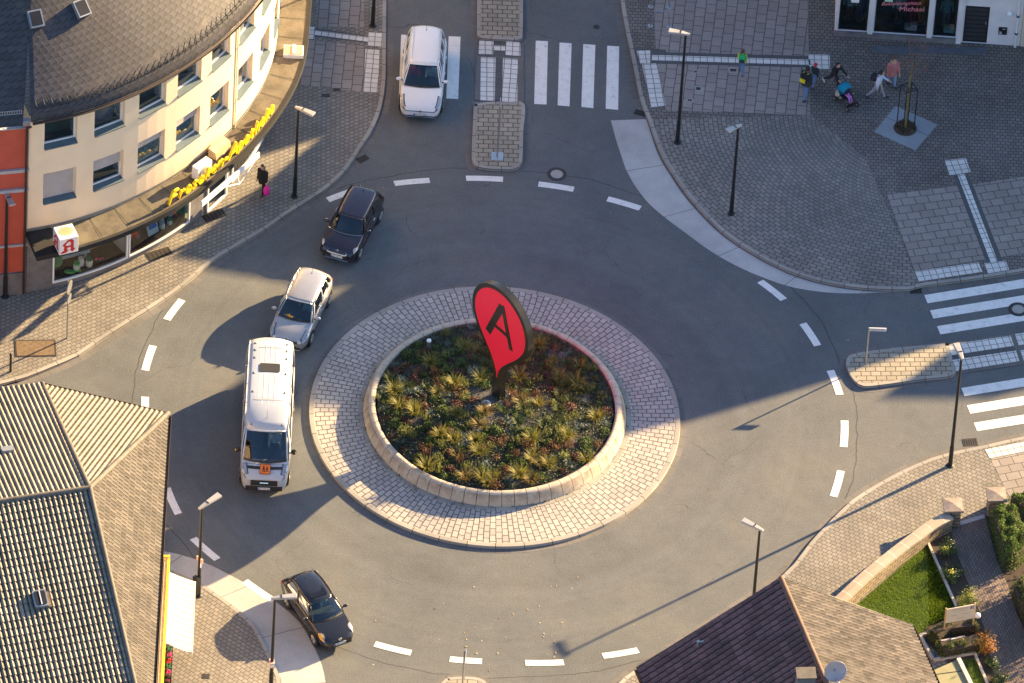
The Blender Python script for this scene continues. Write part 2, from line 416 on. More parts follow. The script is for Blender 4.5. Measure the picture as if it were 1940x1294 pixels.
M['iron'] = mat('cast iron', (.05, .045, .045), .6, .4, var=.3, vs=15)
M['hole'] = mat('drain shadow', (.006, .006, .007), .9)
M['manhole'] = mat('concrete manhole fill', (.33, .32, .30), .85, var=.2, vs=10, bump=.3)

# ------------------------------------------------------------ ground and road
def big_sheet(name, r, z, m):
    return struct(MB().quad((-r, -r, z), (r, -r, z), (r, r, z), (-r, r, z)).build(name, m))
big_sheet('ground', 2500, -.06, M['earth'])
big_sheet('road', 90, 0, M['asphalt'])

KZ = .12
NW = smooth_line(spx([(740, -260), (735, -60), (732, 0), (731, 62), (730, 150), (727, 180), (717, 220), (700, 255), (682, 281), (655, 322), (615, 359), (577, 384), (542, 406), (510, 429), (484, 445), (450, 465), (400, 496), (350, 539), (300, 574), (250, 606), (187, 646), (150, 672), (100, 694), (50, 714), (10, 725), (-120, 752), (-260, 776)], KZ))
NE = smooth_line(spx([(1150, -260), (1168, -60), (1176, 0), (1187, 62), (1200, 122), (1210, 175), (1220, 207), (1228, 226), (1242, 265), (1257, 300), (1273, 325), (1295, 358), (1320, 389), (1357, 428), (1395, 458), (1454, 494), (1492, 512), (1542, 529), (1605, 542), (1667, 547), (1722, 548), (1748, 541), (1860, 526), (1940, 513), (2100, 488), (2300, 456)], KZ))
SE = smooth_line(spx([(2300, 760), (2100, 798), (1940, 827), (1860, 845), (1805, 856), (1767, 867), (1717, 888), (1662, 917), (1615, 947), (1590, 970), (1562, 999), (1535, 1028), (1505, 1068), (1479, 1093), (1400, 1146), (1300, 1210), (1205, 1268), (1170, 1296), (1130, 1345), (1100, 1450)], KZ))
SW = smooth_line(spx([(150, 1050), (250, 1058), (320, 1079), (370, 1100), (392, 1112), (425, 1135), (460, 1162), (484, 1186), (500, 1216), (517, 1251), (530, 1282), (533, 1310), (528, 1360), (515, 1450)], KZ))
def pavement(name, line, extra, m, udir):
    pts = [tuple(p) for p in line]+extra
    struct(sheet(name, pts, KZ, m, udir=udir, z0=-.03))
pavement('pavement_northwest', NW, [(-60, 0), (-60, 60), (-3, 60)], M['cobble'], (.83, .56))
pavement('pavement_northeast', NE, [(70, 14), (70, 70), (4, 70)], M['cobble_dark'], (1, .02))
pavement('pavement_southeast', SE[::-1], [(60, 0), (60, -60), (5, -60)], M['cobble'], (.9, -.43))
pavement('pavement_southwest', SW, [(-10, -40), (-50, -40), (-50, -8)], M['cobble'], (.8, -.6))
def kerb(name, line, side=1, w=.16, z=.126, gut=.32):
    struct(strip(name, line, -.004*side, w*side, z, M['kerb'], zb=-.02))
    if gut: struct(strip(name.replace('kerb', 'gutter'), line, -.006*side, -gut*side, .005, M['gutter']))
# kerb stones stand on the pavement's side of each line
kerb('kerb_northwest', NW, -1); kerb('kerb_northeast', NE, 1); kerb('kerb_southeast', SE, 1); kerb('kerb_southwest', SW, -1)

# slabs, fans and tactile tiles laid in the pavements (each 4 mm above the one below)
def laid(name, px, m, z=KZ+.004, d=None, polar=None):
    P = spx(px, z); dd = d if d else (P[1][0]-P[0][0], P[1][1]-P[0][1])
    return struct(sheet(name, P, z, m, udir=dd, polar=polar))
# fan-laid cobbles along the north-east kerb: circle fitted to the kerb line
kp = np.array([g2(x, y, KZ) for x, y in [(1242, 265), (1273, 325), (1320, 389), (1395, 458), (1492, 512), (1605, 542)]])
A_ = np.c_[2*kp, np.ones(len(kp))]; sol = np.linalg.lstsq(A_, (kp**2).sum(1), rcond=None)[0]
NEC = (sol[0], sol[1]); NER = math.sqrt(sol[2]+sol[0]**2+sol[1]**2)
ne_in = [p for p in offs(NE, .17)]
arc = [p for p in ne_in if g(1225, 215, KZ).x < p.x < g(1722, 548, KZ).x and p.y < g(1222, 216, KZ).y]
struct(sheet('fan_cobbles', [tuple(p) for p in arc]+spx([(1740, 535), (1640, 300), (1537, 219)], KZ), KZ+.004, M['cobble_fan'], polar=(NEC, NER*.55)))
laid('plaza_slabs', [(1236, -90), (1524, -86), (1530, 0), (1535, 218), (1262, 209), (1243, 118)], M['slab'], d=(0.06, 1))
laid('plaza_slabs', [(1681, 369), (1813, 352), (1866, 491), (1733, 513)], M['slab'])
laid('plaza_slabs', [(1843, 349), (2000, 326), (2050, 462), (1896, 487)], M['slab'])
laid('west_slabs', [(603, -90), (690, -90), (690, 52), (600, 50)], M['slab'], d=(0, 1))
laid('west_slabs', [(583, 74), (689, 88), (688, 174), (567, 160)], M['slab'], d=(0.02, 1))
laid('south_slabs', [(1876, 869), (1945, 856), (2060, 900), (1990, 960), (1912, 940)], M['slab'])
T = M['tactile']; Zt = KZ+.009
def band(px): laid('sett_band', px, M['band'], KZ+.006)
def tact(px, z=Zt): laid('tactile_tiles', px, T, z)
band([(1200, 91), (1262, 94), (1262, 121), (1207, 121)]); band([(1262, 99), (1535, 106), (1535, 128), (1262, 121)])
tact([(1235, 104), (1535, 113), (1535, 123), (1235, 114)]); tact([(1532, 102.5), (1572, 103.5), (1572, 131), (1532, 130)])
tact([(1206, 96), (1232, 95.5), (1232, 120), (1213, 120)]); tact([(1216, 121), (1243, 120), (1261, 200), (1234, 203)])
band([(1806, 333), (1834, 329), (1900, 495), (1870, 500)])
tact([(1814, 331), (1827, 329), (1890, 495), (1877, 497)]); tact([(1790, 304), (1830, 299), (1839, 326), (1799, 332)])
tact([(1733, 514), (1854, 497), (1861, 515), (1741, 533)]); tact([(1865, 499), (1905, 494), (1912, 511), (1872, 518)])
band([(590, 52), (698, 68), (698, 82), (592, 68)])
tact([(596, 57), (697, 70), (697, 79), (596, 66)]); tact([(584, 50), (596, 51), (596, 74), (582, 73)])
tact([(697, 61), (725, 63), (724, 89), (697, 86)]); tact([(692, 92), (719, 94), (716, 176), (689, 173)])
tact([(1865, 852), (1950, 835), (1958, 853), (1875, 868)])

# concrete aprons
def apron(name, px_out, line_px, inner):
    out = smooth_line(spx(px_out, .006)); inn = smooth_line(spx(line_px, .006))
    P, Q, us, L = [], [], [], 0; n = 60
    def rs(l):
        d = [0]
        for a, b in zip(l[:-1], l[1:]): d.append(d[-1]+(b-a).length)
        x = np.interp(np.linspace(0, d[-1], n), d, [p.x for p in l]); y = np.interp(np.linspace(0, d[-1], n), d, [p.y for p in l])
        return [Vector((a, b)) for a, b in zip(x, y)]
    o, i = rs(out), rs(inn)
    for k in range(n):
        if k: L += (o[k]-o[k-1]).length
        P.append((*o[k], .009)); Q.append((*i[k], .009)); us.append(L)
    fl = (o[1]-o[0]).cross(i[0]-o[0]) > 0
    mb = MB().grid([P, Q], [[(u, 0) for u in us], [(u, 1.5) for u in us]], flip=fl)
    return struct(mb.build(name, M['concrete']))
apron('concrete_apron_northeast', [(1157, 228), (1160, 238), (1167, 265), (1177, 295), (1186, 322), (1202, 351), (1222, 378), (1252, 406), (1305, 446), (1345, 475), (1395, 504), (1454, 529), (1500, 544), (1555, 553), (1605, 556), (1655, 555), (1722, 551)],
      [(1224, 226), (1229, 240), (1240, 275), (1254, 308), (1271, 334), (1292, 366), (1318, 397), (1355, 435), (1394, 465), (1453, 500), (1491, 518), (1541, 535), (1604, 548), (1666, 553), (1722, 551)], None)
apron('concrete_apron_southwest', [(200, 1030), (307, 1044), (335, 1049), (375, 1061), (410, 1076), (437, 1090), (484, 1116), (525, 1142), (567, 1178), (590, 1217), (607, 1252), (617, 1294), (620, 1360)],
      [(180, 1060), (250, 1063), (322, 1084), (372, 1105), (394, 1117), (427, 1140), (462, 1167), (486, 1191), (502, 1220), (519, 1255), (532, 1286), (535, 1310), (530, 1360)], None)

# ------------------------------------------------------------ traffic islands
def island(name, px, m, udir, z=.13):
    P = [Vector(p) for p in spx(px, z)]; P.append(P[0])
    ln = smooth_line(P, .15)
    a = sum(ln[i].x*ln[(i+1) % len(ln)].y-ln[(i+1) % len(ln)].x*ln[i].y for i in range(len(ln)))
    if a < 0: ln = ln[::-1]
    struct(sheet(name, [tuple(p) for p in ln[:-1]], z, m, udir=udir, z0=-.02))
    struct(strip(name.replace('island', 'island_kerb'), ln, -.004, .15, z+.006, M['kerb'], zb=-.02))
    struct(strip(name.replace('island', 'island_gutter'), ln, -.006, -.26, .006, M['gutter']))
island('north_island', [(898, 197), (895, 260), (894, 296), (899, 312), (916, 318), (945, 320), (972, 320), (986, 312), (990, 296), (991, 250), (993, 197), (960, 193.5), (930, 193)], M['island'], (1, .05))
island('north_island', [(906, -120), (905, -30), (904, 50), (906, 69), (925, 73), (960, 75), (985, 74), (990, 60), (991, -30), (992, -120), (950, -121)], M['island'], (1, .05))
island('east_island', [(1797, 650), (1740, 655), (1680, 661), (1630, 668), (1609, 674), (1603, 687), (1609, 706), (1620, 722), (1636, 731), (1668, 729), (1740, 719), (1807, 709), (1804, 680)], M['island'], (.98, .1))
island('south_island', [(848, 1284), (872, 1282), (905, 1284), (922, 1293), (930, 1310), (935, 1400), (880, 1402), (838, 1400), (834, 1310), (838, 1292)], M['island'], (1, 0))
# level refuges between the zebra stripes
def refuge(name, px): struct(sheet(name, spx(px, .03), .03, M['gutter'], z0=-.02, udir=(1, 0)))
refuge('north_refuge', [(902, 76), (992, 79), (993, 193), (899, 189)])
refuge('east_refuge', [(1800, 650), (2060, 610), (2085, 668), (1814, 709)])
def rt(px): tact(px, .036)
def rband(px): laid('sett_band', px, M['band'], .033)
rband([(905, 75.5), (988, 78.5), (988, 108), (905, 106.5)]); rband([(940, 108.5), (952, 109), (951, 193), (938, 191)])
for q in ([(908, 77), (935, 78), (934, 103), (907, 102)], [(936, 86), (957, 87), (957, 96), (936, 95)], [(958, 78), (986, 80), (986, 106), (958, 104)], [(911, 108), (939, 109), (937, 191), (910, 190)], [(953, 110), (981, 112), (980, 194), (951, 192)]): rt(q)
rband([(1801, 672), (1920, 655), (1925, 664), (1804, 682)])
for q in ([(1798, 653), (1915, 636), (1921, 655), (1802, 673)], [(1804, 682), (1925, 664), (1931, 684), (1811, 703)], [(1923, 633), (1960, 627), (1967, 648), (1930, 654)], [(1933, 664), (1975, 657), (1982, 677), (1940, 684)]): rt(q)

# ------------------------------------------------------------ road paint
zeb = MB()
def stripe(mb, px, z=.005): mb.add([(*g2(x, y, z), z) for x, y in px], [(3, 2, 1, 0)])
for q in ([(1015, 77), (1038, 78), (1035.5, 198), (1012, 197)], [(1060, 80.5), (1083, 82), (1079, 201.5), (1056.5, 199.5)], [(1105, 83.5), (1128, 85), (1124, 205), (1101.5, 202.5)], [(1150.5, 86.5), (1173, 88), (1171, 208), (1147.5, 206)],
          [(850, 68.5), (872.5, 69.5), (868, 187.5), (845.5, 186.5)], [(805, 67), (827.5, 68), (823, 187), (800.5, 186)], [(760, 65.5), (782.5, 66.5), (778, 186), (755.5, 185)]): stripe(zeb, q)
struct(zeb.build('zebra_crossing_north', M['paint']))
zeb = MB(); vx, vy = 210, -34
for x, y in ((1751, 559), (1762, 588), (1775, 618), (1821, 735), (1832, 768), (1845, 801)): stripe(zeb, [(x, y), (x+vx, y+vy), (x+vx+6.5, y+vy+15.5), (x+6.5, y+15.5)])
struct(zeb.build('zebra_crossing_east', M['paint']))
dash = MB()
for (x0, y0), (x1, y1) in (((747, 348), (814, 342)), ((883, 338), (953, 340)), ((1020, 349), (1087, 359)), ((1151, 377), (1213, 395)), ((1440, 533), (1485, 568)), ((1521, 613), (1549, 655)), ((1573, 702), (1591, 748)), ((1600, 797), (1598, 847)), ((1593, 892), (1579, 941)), ((710, 1220), (779, 1237)), ((852, 1249), (913, 1253)), ((995, 1256), (1068, 1255)), ((1142, 1243), (1209, 1232)), ((621, 379), (686, 356)), ((345, 568), (316, 606)), ((290, 655), (275, 702)), ((275, 752), (277, 800)), ((316, 925), (338, 974)), ((366, 1020), (412, 1060)), ((464, 1101), (518, 1138)), ((575, 1172), (630, 1198))):
    a, b = Vector(g2(x0, y0)), Vector(g2(x1, y1)); a0, a1 = math.atan2(a.y, a.x), math.atan2(b.y, b.x)
    if a1-a0 > math.pi: a1 -= 2*math.pi
    if a0-a1 > math.pi: a1 += 2*math.pi
    P, Q = [], []
    for k in range(7):
        t = k/6; r = a.length*(1-t)+b.length*t; an = a0+(a1-a0)*t
        P.append(((r-.16)*math.cos(an), (r-.16)*math.sin(an), .010)); Q.append(((r+.16)*math.cos(an), (r+.16)*math.sin(an), .010))
    dash.grid([P, Q], flip=a1 > a0)
struct(dash.build('lane_dashes', M['paint']))

# ------------------------------------------------------------ roundabout apron
def ring(name, r0, r1, z0, z1, m, n=144, v=None, uvk=6.5):
    P, Q = [], []; U, V = [], []
    for i in range(n+1):
        a = 2*math.pi*i/n
        P.append((r0*math.cos(a), r0*math.sin(a), z0)); Q.append((r1*math.cos(a), r1*math.sin(a), z1))
        U.append((0, a*uvk)); V.append((math.hypot(r1-r0, z1-z0), a*uvk))
    return P, Q, U, V
P, Q, U, V = ring('', 5.6, 7.44, .17, .13, None)
struct(MB().grid([P, Q], [U, V], flip=True).build('roundabout_apron', M['ring']))
mb = MB()
for r0, r1, z0, z1 in ((7.44, 7.46, .13, .138), (7.46, 7.64, .138, .135), (7.64, 7.66, .135, -.02)):
    P, Q, U, V = ring('', r0, r1, z0, z1, None); mb.grid([P, Q], [[(v[1], v[0]) for v in U], [(v[1], v[0]) for v in V]], flip=True)
struct(mb.build('roundabout_kerb', M['kerb']))
P, Q, U, V = ring('', 7.66, 7.9, .006, .006, None)
struct(MB().grid([P, Q], [[(v[1], v[0]) for v in U], [(v[1], v[0]) for v in V]], flip=True).build('roundabout_gutter', M['gutter']))

# ------------------------------------------------------------ drains, manholes and small covers
def drain(px, rz, label, z=.006, w=.52, h=.34, lab2='drain'):
    x, y = g2(*px, z); t = thing('drain_grate', label, lab2, (x, y, z), rz, 'drain grates and covers')
    MB().box((0, 0, .004), (w, h, .008)).build('frame', M['iron'], t)
    mb = MB()
    for i in range(6):
        for j in range(2): mb.box((-w/2+.07+i*(w-.14)/5, -.075+.15*j, .0095), (.035, h*.36, .004))
    mb.build('slot', M['hole'], t); return t
drain((687, 301), .7, 'square drain grate in the gutter below the north-west kerb'); drain((1213, 214), -.3, 'drain grate at the kerb corner above the concrete apron')
drain((1735, 551), .15, 'drain grate at the right tip of the pale concrete apron'); drain((1838, 838), .2, 'drain grate beside the lamp base on the sunny south-east kerb', w=.6, h=.45)
drain((22, 722), .3, 'drain grate at the left edge of the picture below the sunny kerb')
drain((405, 408), .55, 'large dark ventilation grate in the pavement under the white sign', KZ+.004, 1.0, .5, 'grate')
drain((301, 481), .5, 'dark cellar grate in the shaded pavement below the pharmacy window', KZ+.004, 1.1, .5, 'grate')
def cover(px, r, label, inner=True, z=.008):
    x, y = g2(*px, z); t = thing('manhole_cover', label, 'manhole', (x, y, z), 0, 'round manhole covers')
    MB().lathe([(.001, .004), (r, .004), (r, 0)]).build('ring', M['iron'], t)
    MB().lathe([(.001, .008), (r*.62, .008), (r*.62, .0)]).build('lid', M['manhole'] if inner else M['iron'], t)
cover((1055, 330), .42, 'round manhole cover with pale centre beside the dashed line'); cover((1929, 586), .42, 'round manhole cover on a zebra stripe at the right edge', z=.012)
cover((1130, 51), .14, 'tiny dark cover on the road above the zebra stripes', False)
def hatch(px, w, h, label, z=KZ+.008, pale=True):
    x, y = g2(*px, z); t = thing('utility_cover', label, 'cover', (x, y, z), .03, 'small square utility covers')
    MB().box((0, 0, .003), (w, h, .006)).build('frame', M['manhole'] if pale else M['iron'], t)
    MB().box((0, 0, .006), (w*.62, h*.5, .006)).build('lid', M['iron'], t)
hatch((1323, 168), .32, .34, 'small square cover with pale rim, middle of three near the lamp'); hatch((1318, 136), .22, .2, 'small dark cover above the pale-rimmed one on the slabs')
hatch((1307, 190), .3, .2, 'small cover lowest of three beside the lamp pole'); hatch((1389, 133), .42, .34, 'brown square cover left of the green-backpack child')
hatch((617, 181), .36, .2, 'small dark cover set in the west pavement below the slabs', pale=False); hatch((390, 1281), .3, .26, 'small square cover in the sunny south-west pavement', pale=False)
hatch((638, 170), .3, .2, 'small dark cover at the lower edge of the west slabs', pale=False); 
x, y = g2(67, 660, KZ); t = thing('cellar_hatch', 'large rusty rectangular hatch in the sunny pavement by the sign post', 'hatch', (x, y, KZ+.004), .12)
M['rust'] = mat('rusty plate', (.17, .12, .075), .8, .2, var=.35, vs=6)
MB().box((0, 0, .006), (1.7, .98, .012)).build('frame', M['iron'], t); MB().box((0, 0, .011), (1.56, .86, .012)).build('plate', M['rust'], t)

# ------------------------------------------------------------ unseen houses added beyond the frame, ridges shaped to the long shadow
M['plaster_white'] = mat('lilac white plaster', (.62, .60, .60), .85, var=.08, vs=1.2, bump=.15, bs=60)
M['plaster_cream2'] = mat('cream plaster', (.55, .47, .36), .85, var=.1, vs=1.2)
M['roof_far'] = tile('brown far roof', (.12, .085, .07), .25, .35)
def shadow_house(label, x0, x1, y0, yr, y1, ze, zr0, zr1, m):
    """unseen terrace house added for its shadow: walls to the eaves, a ridge along x at yr that may slope from zr0 to zr1"""
    t = thing('shadow_house', label, 'house', ((x0+x1)/2, y0, 0), 0, 'unseen houses added for their shadow'); o = Vector(t.location)
    L = lambda p: tuple(Vector(p)-o)
    w = MB().add([L(p) for p in ((x0, y0, 0), (x1, y0, 0), (x1, y1, 0), (x0, y1, 0), (x0, y0, ze), (x1, y0, ze), (x1, y1, ze), (x0, y1, ze), (x0, yr, zr0-.05), (x1, yr, zr1-.05))],
                 [(0, 1, 5, 4), (2, 3, 7, 6), (1, 2, 6, 9, 5), (3, 0, 4, 8, 7)]); w.build('wall', m, t)
    a, b, c, d, e, f = [L(p) for p in ((x0-.1, y0-.4, ze-.2), (x1+.1, y0-.4, ze-.2), (x1+.1, yr, zr1), (x0-.1, yr, zr0), (x1+.1, y1+.4, ze-.2), (x0-.1, y1+.4, ze-.2))]
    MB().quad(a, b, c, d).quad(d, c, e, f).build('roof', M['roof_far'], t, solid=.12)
    n = max(2, int((x1-x0)/2.4))
    for k in range(n):
        xx = x0+(k+.5)*(x1-x0)/n
        for zz in np.arange(4.4, ze-1.2, 3.0):
            q = MB().box(L((xx, y0-.02, zz)), (1.2, .08, 1.5)).build('window', M['plaster_white'], t)
            MB().box(L((xx, y0-.07, zz)), (1.0, .03, 1.3)).build('pane', M['iron'], q)
    return t
YF = 24.62

# ------------------------------------------------------------ facades with real openings
class Line:
    """plan curve travelled with the street on its right; P(s, d) lies d metres behind the face"""
    def __init__(s, pts):
        s.p = [Vector(q[:2]) for q in pts]; s.s = [0]
        for a, b in zip(s.p[:-1], s.p[1:]): s.s.append(s.s[-1]+(b-a).length)
        s.x = [q.x for q in s.p]; s.y = [q.y for q in s.p]; s.L = s.s[-1]
    def xy(s, t):
        if t < 0 or t > s.L:
            a, b = (s.p[0], s.p[1]) if t < 0 else (s.p[-2], s.p[-1]); d = (b-a).normalized()
            return (s.p[0]+d*t) if t < 0 else (s.p[-1]+d*(t-s.L))
        return Vector((float(np.interp(t, s.s, s.x)), float(np.interp(t, s.s, s.y))))
    def tan(s, t): return (s.xy(t+.05)-s.xy(t-.05)).normalized()
    def P(s, t, d=0.0, z=0.0):
        q = s.xy(t); n = s.tan(t); return Vector((q.x-n.y*d, q.y+n.x*d, z))
def facade(name, ln, s0, s1, z0, z1, ops, m, parent, depth=.18, step=.4, d0=0.0):
    ss = {s0, s1}; zz = {z0, z1}
    for a, b, c, d in ops: ss |= {a, b}; zz |= {c, d}
    ks = sorted(ss); fine = []
    for a, b in zip(ks[:-1], ks[1:]):
        n = max(1, int((b-a)/step)); fine += [a+(b-a)*k/n for k in range(n)]
    fine.append(ks[-1]); zs = sorted(zz); mb = MB()
    inside = lambda s, z: any(a < s < b and c < z < d for a, b, c, d in ops)
    for a, b in zip(fine[:-1], fine[1:]):
        for c, d in zip(zs[:-1], zs[1:]):
            if inside((a+b)/2, (c+d)/2): continue
            mb.quad(ln.P(a, d0, c), ln.P(b, d0, c), ln.P(b, d0, d), ln.P(a, d0, d))
    for a, b, c, d in ops:
        cut = [q for q in fine if a <= q <= b]
        for p, q in zip(cut[:-1], cut[1:]):
            mb.quad(ln.P(p, d0, c), ln.P(p, d0+depth, c+.04), ln.P(q, d0+depth, c+.04), ln.P(q, d0, c))
            mb.quad(ln.P(p, d0+depth, d), ln.P(p, d0, d), ln.P(q, d0, d), ln.P(q, d0+depth, d))
        mb.quad(ln.P(a, d0, c), ln.P(a, d0, d), ln.P(a, d0+depth, d), ln.P(a, d0+depth, c))
        mb.quad(ln.P(b, d0, d), ln.P(b, d0, c), ln.P(b, d0+depth, c), ln.P(b, d0+depth, d))
    return mb.build(name, m, parent)
def bar(mb, A, B, w, h, up=True):
    """square bar from A to B"""
    A, B = Vector(A), Vector(B); d = B-A; rz = math.atan2(d.y, d.x)
    if abs(d.z) > .9*d.length: mb.box((A+B)/2, (w, h, d.length))
    else: mb.box((A+B)/2, (d.length, w, h), rz)
def vbar(mb, A, z0, z1, w, t, rz): mb.box((A[0], A[1], (z0+z1)/2), (w, t, z1-z0), rz)

M['cream'] = mat('cream render', (.80, .64, .45), .9, var=.05, vs=.7, bump=.12, bs=70)
M['white_frame'] = mat('white window frame', (.72, .72, .72), .45, var=.04)
M['pane'] = glass('window glass', (.55, .68, .68), .55, .01)
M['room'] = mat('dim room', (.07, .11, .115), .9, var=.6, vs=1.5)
M['blind'] = mat('grey roller shutter', (.42, .40, .40), .7, var=.08)
M['sill'] = mat('slate sill', (.085, .125, .15), .55, var=.15)
M['curtain'] = mat('net curtain', (.40, .44, .52), .9, var=.5, vs=11)
M['metal_dark'] = mat('dark anthracite metal', (.022, .023, .026), .45, .3, var=.15)
M['metal_grey'] = mat('galvanised steel', (.42, .43, .44), .38, .85, var=.12)
M['copper'] = mat('brown gutter copper', (.05, .036, .03), .5, .4, var=.2)
M['zinc'] = mat('zinc sheet', (.35, .37, .40), .45, .6, var=.15)
M['black_felt'] = mat('black canopy felt', (.014, .014, .016), .85, var=.3)
M['felt'] = mat('weathered roofing felt', (.125, .108, .08), .95, var=.35, vs=1.6, bump=.5, bs=18)
M['plinth'] = mat('grey plinth stone', (.16, .15, .15), .8, var=.25, vs=2)
M['wood'] = mat('light wood panel', (.55, .36, .16), .6, var=.2, vs=3)
M['dark_floor'] = mat('dark display floor', (.05, .028, .022), .6, var=.2)
M['white_plain'] = mat('white coated metal', (.78, .78, .77), .4, var=.03)
M['slate'] = slate('scalloped slates', (.047, .043, .050), .36, .265, .55)
M['slate_dark'] = slate('old dark slates', (.045, .042, .045), .36, .30, .5)

# ------------------------------------------------------------ the curved pharmacy building
cxs, cys = [], []
CV = [(-19.76, 5.45), (-18.36, 6.0), (-17.05, 6.71), (-15.83, 7.57), (-14.70, 8.55), (-13.67, 9.64), (-12.74, 10.83), (-11.93, 12.10), (-11.25, 13.43), (-10.72, 14.82), (-10.37, 16.26), (-10.21, 17.75), (-10.20, 19.4), (-10.22, 21.5), (-10.25, 30)]
FC = Line(smooth_line(CV, .12))
ph = thing('pharmacy_building', 'cream curved corner building with scalloped slate roof and a felt canopy', 'building', (-15, 14, 0)); PO = -Vector(ph.location)
class Rel(Line):
    def __init__(s, ln, off): s.__dict__.update(ln.__dict__); s.off = Vector(off)
    def P(s, t, d=0.0, z=0.0): return Line.P(s, t, d, z)+s.off
F = Rel(FC, PO)
wc = [1.36, 3.58, 5.74, 7.82, 9.86, 11.9, 13.95, 16.0, 18.2]
ops = []
for i, c in enumerate(wc):
    hw = .72 if i < 4 else (.66 if i < 6 else .62)
    ops += [(c-hw, c+hw, 5.06, 6.72), (c-hw, c+hw, 8.14, 9.80)]
facade('wall', F, 0, FC.L, 3.45, 10.12, ops, M['cream'], ph, depth=.30)
MB().quad(F.P(0, 0, 3.45), F.P(0, 0, 10.1), F.P(0, 8, 10.1), F.P(0, 8, 3.45)).build('party_wall', M['cream'], ph)
blinds = {0: (.92, 0.0), 1: (.45, .22), 2: (.3, .25), 3: (.32, .18), 4: (.0, .12), 5: (0, .0)}
for i, c in enumerate(wc):
    for row, (za, zb) in enumerate(((5.06, 6.72), (8.14, 9.80))):
        hw = .72 if i < 4 else (.66 if i < 6 else .62)
        A, B = F.P(c-hw, .24, 0), F.P(c+hw, .24, 0); d = (B-A).normalized(); rz = math.atan2(d.y, d.x); n = Vector((d.y, -d.x, 0))
        fr = MB(); w = .07; zb_, za_ = zb-.005, za+.07
        bar(fr, A+Vector((0, 0, za_+w/2)), B+Vector((0, 0, za_+w/2)), .08, w+.03); bar(fr, A+Vector((0, 0, zb_-w/2)), B+Vector((0, 0, zb_-w/2)), .08, w)
        vbar(fr, A+d*w/2, za_+w+.01, zb_-w, w, .078, rz); vbar(fr, B-d*w/2, za_+w+.01, zb_-w, w, .078, rz)
        win = fr.build('window', M['white_frame'], ph)
        MB().quad(A+Vector((0, 0, za+.08)), B+Vector((0, 0, za+.08)), B+Vector((0, 0, zb-.06)), A+Vector((0, 0, zb-.06))).build('pane', M['pane'], win)
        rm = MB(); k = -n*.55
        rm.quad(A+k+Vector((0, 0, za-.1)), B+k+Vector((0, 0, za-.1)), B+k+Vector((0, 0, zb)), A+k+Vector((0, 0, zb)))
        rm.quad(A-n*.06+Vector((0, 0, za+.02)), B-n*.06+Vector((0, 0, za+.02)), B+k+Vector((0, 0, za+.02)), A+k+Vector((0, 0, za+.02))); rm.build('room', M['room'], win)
        if row == 0 and i in (2, 3, 4, 5):
            cu = MB(); q = -n*.1; rows = []
            for k2 in range(41):
                p = A+(B-A)*(k2/40)+q+n*(.007*math.sin(k2*1.9)); rows.append([p+Vector((0, 0, za+.1)), p+Vector((0, 0, zb-.08))])
            cu.grid(rows).build('curtain', M['curtain'], win, smooth=True)
        f = blinds.get(i, (0, 0))[row]
        if f:
            bl = MB(); ns = int(f*24)+1; h = f*(zb-za)
            for k2 in range(ns):
                zc = zb-.03-h*(k2+.5)/ns; bar(bl, A+n*.052+d*.05+Vector((0, 0, zc)), B+n*.052-d*.05+Vector((0, 0, zc)), .02, h/ns*.86)
            bl.build('roller_shutter', M['blind'], win)
        sl = MB(); sl.add([F.P(c-hw+.004, .21, za+.085), F.P(c+hw-.004, .21, za+.085), F.P(c+hw-.004, -.10, za+.015), F.P(c-hw+.004, -.10, za+.015), F.P(c-hw+.004, .21, za+.05), F.P(c+hw-.004, .21, za+.05), F.P(c+hw-.004, -.10, za-.03), F.P(c-hw+.004, -.10, za-.03)],
                          [(3, 2, 1, 0), (4, 5, 6, 7), (0, 1, 5, 4), (1, 2, 6, 5), (2, 3, 7, 6), (3, 0, 4, 7)]); sl.build('sill', M['sill'], win)
# roof: eaves 0.38 m out, rising inward
SL = math.tan(rad(37)); ns, nt_ = 150, 14; P, UV = [], []
def roofp(s, d, lift=0): return F.P(s, d-.38, 10.16+d*SL+lift)
for i in range(ns+1):
    row, ru = [], []
    for j in range(nt_+1):
        d = 9.5*j/nt_; s_lo = .24*d-.05; s = s_lo+(FC.L-s_lo)*(i/ns)
        row.append(roofp(s, d)); ru.append((s*(1-.0*d), d/math.cos(rad(37))))
    P.append(row); UV.append(ru)
rf = MB().grid(P, UV).build('roof', M['slate'], ph, smooth='all', solid=.1)
# flashing strips, snow guard, gutter
ss_ = [FC.L*k/160 for k in range(161)]
gt = MB(); rows = []
for s in ss_:
    row = []
    for k in range(7):
        a = math.pi*(k/6); row.append(F.P(s, -.46-.075*math.cos(a), 10.13-.075*math.sin(a)))
    rows.append(row)
gt.grid(rows).build('gutter', M['copper'], rf, smooth=True, solid=.012)
sg = MB(); st = [.3+.34*k for k in range(int((FC.L-.6)/.34))]
for a, b in zip(st[:-1], st[1:]):
    for h in (.05, .2): sg.tube(roofp(a, .34, h), roofp(b, .34, h), .013, n=4, caps=False)
    sg.tube(roofp(a, .34, .0), roofp(b, .34, .2), .009, n=4, caps=False)
    sg.tube(roofp(a, .34, .0), roofp(a, .34, .22), .014, n=4); sg.tube(roofp(a, .34, .2), roofp(a, .62, .03), .012, n=4)
sg.build('snow_guard', M['metal_dark'], rf)
M['flash'] = mat('brown lead flashing', (.06, .05, .05), .6, var=.15)
for s0, w in ((2.2, 1.1), (4.9, 1.3), (7.6, 1.5), (10.6, 1.4)):
    MB().add([roofp(s0-.3, .48, .012), roofp(s0+w, .52, .012), roofp(s0+w+.3, .95, .012), roofp(s0+w-.2, .8, .012)], [(0, 1, 2, 3)]).build('valley_flashing', M['flash'], rf)

